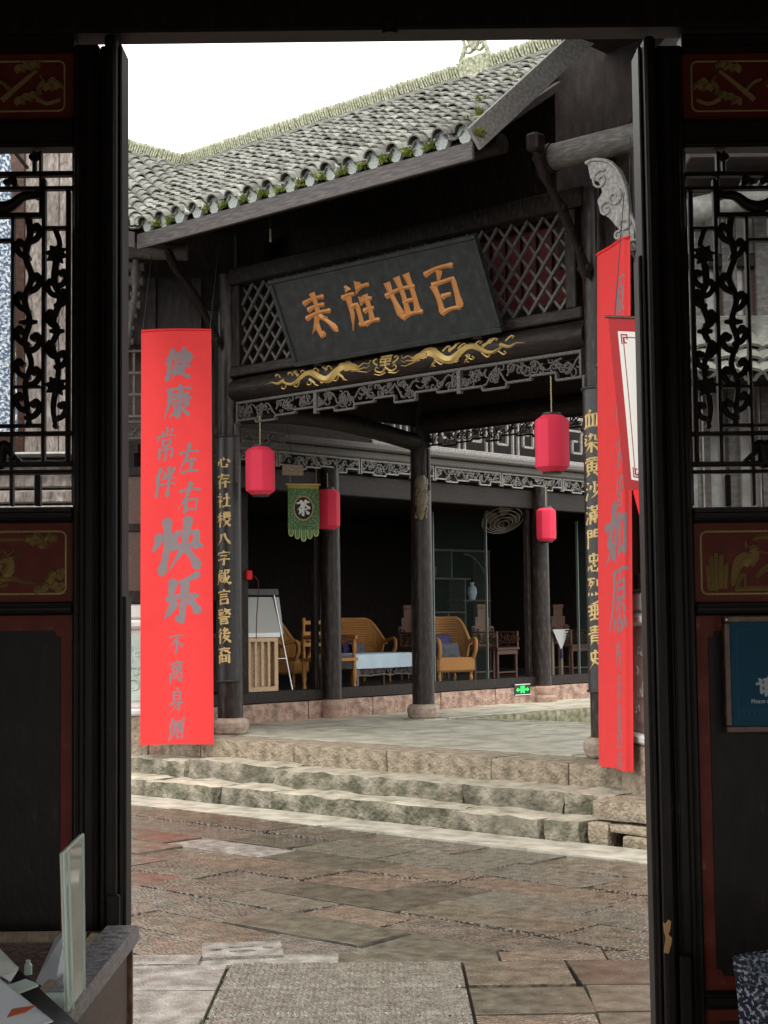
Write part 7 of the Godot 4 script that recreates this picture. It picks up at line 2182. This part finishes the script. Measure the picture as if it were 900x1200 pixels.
# ---------- what shows through the lattices ----------
func build_sides() -> void:
	rng.seed = 71
	# left: plank wall with a printed cloth, a ledge and a low boarded front
	var depth := 6.2
	var pw := thing("plank_wall", "weathered upright plank wall seen through the deer leaf's lattice", "wall", door_xf)
	var x := dl(-260, 400, depth).x
	var i := 0
	while x < dl(112, 400, depth).x:
		var w := rng.randf_range(0.1, 0.16)
		var mb := MB.new()
		var d := depth + rng.randf_range(-0.008, 0.008)
		mb.bx(x, x + w - 0.004, 0.0, 3.9, -d - 0.03, -d, 0.004)
		part(mb, "plank", mats.planks if i % 4 != 3 else mats.counter_brown, pw)
		x += w
		i += 1
	var le := MB.new()
	le.bx(dl(-260, 530, 5.7).x, dl(96, 530, 5.7).x, dl(50, 536, 5.7).y, dl(50, 531, 5.7).y, -6.1, -5.65, 0.01)
	part(le, "ledge", mats.pale_wood, pw)
	for k in 4:
		var mb := MB.new()
		var y1 := dl(50, 537 + k * 18, 5.7).y
		mb.bx(dl(-260, 530, 5.7).x, dl(96, 530, 5.7).x, y1 - 0.052, y1 - 0.004, -6.0, -5.7, 0.006)
		part(mb, "board", mats.planks, pw)
	var fr := MB.new()
	fr.bx(dl(-260, 530, 5.7).x, dl(96, 530, 5.7).x, 0.0, dl(50, 612, 5.7).y, -6.0, -5.72, 0.006)
	part(fr, "front_board", mats.counter_brown, pw)
	var cl := thing("hanging_cloth", "blue cloth with white floral print hanging before plank wall", "cloth", door_xf)
	var cm := MB.new()
	var c0 := dl(-90, 172, 5.9)
	var c1 := dl(10, 512, 5.9)
	cm.grid(func(u, v): return Vector3(lerpf(c0.x, c1.x + 0.035 * v, u), lerpf(c0.y, c1.y, v), -5.9 + 0.02 * sin(u * 16.0)), 24, 10, 0.003)
	part(cm, "cloth", mats.blue_white_cloth, cl)
	var rod := MB.new()
	rod.tube([Vector3(c0.x - 0.1, c0.y, -5.9), Vector3(c1.x + 0.05, c0.y, -5.9)], 0.012, 6)
	for xx in [c0.x, c1.x]: rod.tube([Vector3(xx, c0.y, -5.9), Vector3(xx, c0.y, -6.19)], 0.008, 6)
	part(rod, "rod", mats.timber, cl)
	# right: plastered wing with posts, a pale beam and a low tiled roof band
	var d := 7.2
	var rw := thing("plastered_wing", "plastered timber framed wing seen through the crane leaf's lattice", "building", door_xf)
	var bx := func(called: String, m: Material, px0: float, px1: float, py0: float, py1: float, z0: float, z1: float, bev := 0.006) -> void:
		var a := dl(px0, py0, d)
		var b := dl(px1, py1, d)
		var mb := MB.new()
		mb.bx(minf(a.x, b.x), maxf(a.x, b.x), minf(a.y, b.y), maxf(a.y, b.y), -d + z0, -d + z1, bev)
		part(mb, called, m, rw)
	bx.call("wall", mats.plaster, 792, 1150, 225, 1230, -0.12, 0.0, 0.0)
	bx.call("eave_board", mats.soffit, 780, 1150, 150, 222, -0.1, 0.55)
	for q in [[822, 834], [858, 868], [895, 908], [940, 952]]: bx.call("post", mats.grey_wood, q[0], q[1], 232, 1230, 0.002, 0.06)
	for q in [[300, 312], [372, 378]]: bx.call("rail", mats.timber, 792, 1150, q[0], q[1], 0.004, 0.045)
	for q in [[836, 856, 315, 370], [870, 893, 315, 370]]: bx.call("shutter", mats.counter_brown, q[0], q[1], q[2], q[3], 0.001, 0.012, 0.0)
	var bm := MB.new()
	bm.tube([dl(800, 250, d - 0.3), dl(860, 236, d - 0.35), dl(960, 216, d - 0.4)], 0.06, 10)
	part(bm, "beam", mats.pale_wood, rw)
	# low roof: tiles in rows
	var tile := tile_mesh(0.1, 1.2, 0.2, true, mats.tile1)
	for r in 3:
		for k in 9:
			var p := dl(798 + k * 26, 384 + r * 14, d - 0.28 - r * 0.06)
			inst(tile, "cover_tile", rw, Transform3D(Basis(Vector3.RIGHT, 0.5), p + Vector3(0, 0.02, -0.1)))
	bx.call("roof_deck", mats.tile1, 792, 1150, 380, 432, 0.05, 0.2)
	bx.call("roof_edge", mats.timber, 792, 1150, 434, 452, 0.05, 0.36)
	for k in 12: bx.call("plank", mats.planks, 796 + k * 22, 796 + k * 22 + 20.5, 456, 1230, 0.062, 0.09)
	# right wing roof over the splayed wall: soffit boards and rafters, edge above the view
	var so := thing("wing_roof", "dark boarded roof underside right of the gate's verge board", "roof", T(4.6, 6.4, 0))
	for k in 16:
		var mb := MB.new()
		var z0 := -2.0 + k * 0.34
		mb.box(Transform3D(Basis(Vector3.BACK, 0.10), Vector3(2.35, 0.47, z0)), Vector3(4.6, 0.03, 0.335), 0.003)
		part(mb, "soffit_board", mats.soffit, so)
	var tp := MB.new()
	tp.box(Transform3D(Basis(Vector3.BACK, 0.10), Vector3(2.5, 0.6, 0.6)), Vector3(4.4, 0.12, 5.6), 0.02)
	part(tp, "tile_cover", mats.tile1, so)
	var bw := MB.new()
	bw.bx(-0.5, 4.0, -1.6, 0.17, -0.35, -0.3)
	part(bw, "gable_boarding", mats.soffit, so)
	var bw2 := MB.new()
	bw2.bx(-0.42, 4.0, 0.172, 0.5, -0.352, -0.302)
	part(bw2, "gable_boarding", mats.soffit, so)

func _ready() -> void:
	var cam := Camera3D.new()
	cam.name = "camera"
	cam.fov = rad_to_deg(2.0 * atan(600.0 / F))
	cam.near = 0.05
	cam.far = 400.0
	add_child(cam)
	cam.transform = Transform3D(cam_b, EYE)
	cam.current = true
	# overcast sky, bright and even
	var sky := ProceduralSkyMaterial.new()
	sky.sky_top_color = Color(0.885, 0.885, 0.87)
	sky.sky_horizon_color = Color(0.965, 0.962, 0.945)
	sky.sky_curve = 0.2
	sky.ground_horizon_color = Color(0.5, 0.5, 0.49)
	sky.ground_bottom_color = Color(0.3, 0.3, 0.29)
	sky.sky_energy_multiplier = 1.0
	var env := Environment.new()
	env.background_mode = Environment.BG_SKY
	env.sky = Sky.new()
	env.sky.sky_material = sky
	env.background_energy_multiplier = 1.0
	env.tonemap_mode = Environment.TONE_MAPPER_LINEAR
	env.tonemap_exposure = 3.25
	env.sdfgi_enabled = true
	env.ssao_enabled = true
	env.ssil_enabled = true
	var we := WorldEnvironment.new()
	we.name = "world"
	we.environment = env
	add_child(we)
	var sun := DirectionalLight3D.new()
	sun.name = "sun"
	sun.light_energy = 0.4
	sun.light_angular_distance = 30.0
	sun.light_color = Color(1.0, 0.98, 0.95)
	sun.shadow_enabled = true
	add_child(sun)
	sun.look_at_from_position(Vector3(5, 14, 4), Vector3.ZERO)
	make_materials()
	build_courtyard()
	build_platform()
	build_gate()
	build_wing_walls()
	build_hall()
	build_doorway()
	door_leaf(-1.0)
	door_leaf(1.0)
	build_sides()
	build_plaque()
	build_couplets()
	build_lanterns()
	build_banners()
	build_flags()
	exit_sign()
	build_furniture()
	build_near_things()
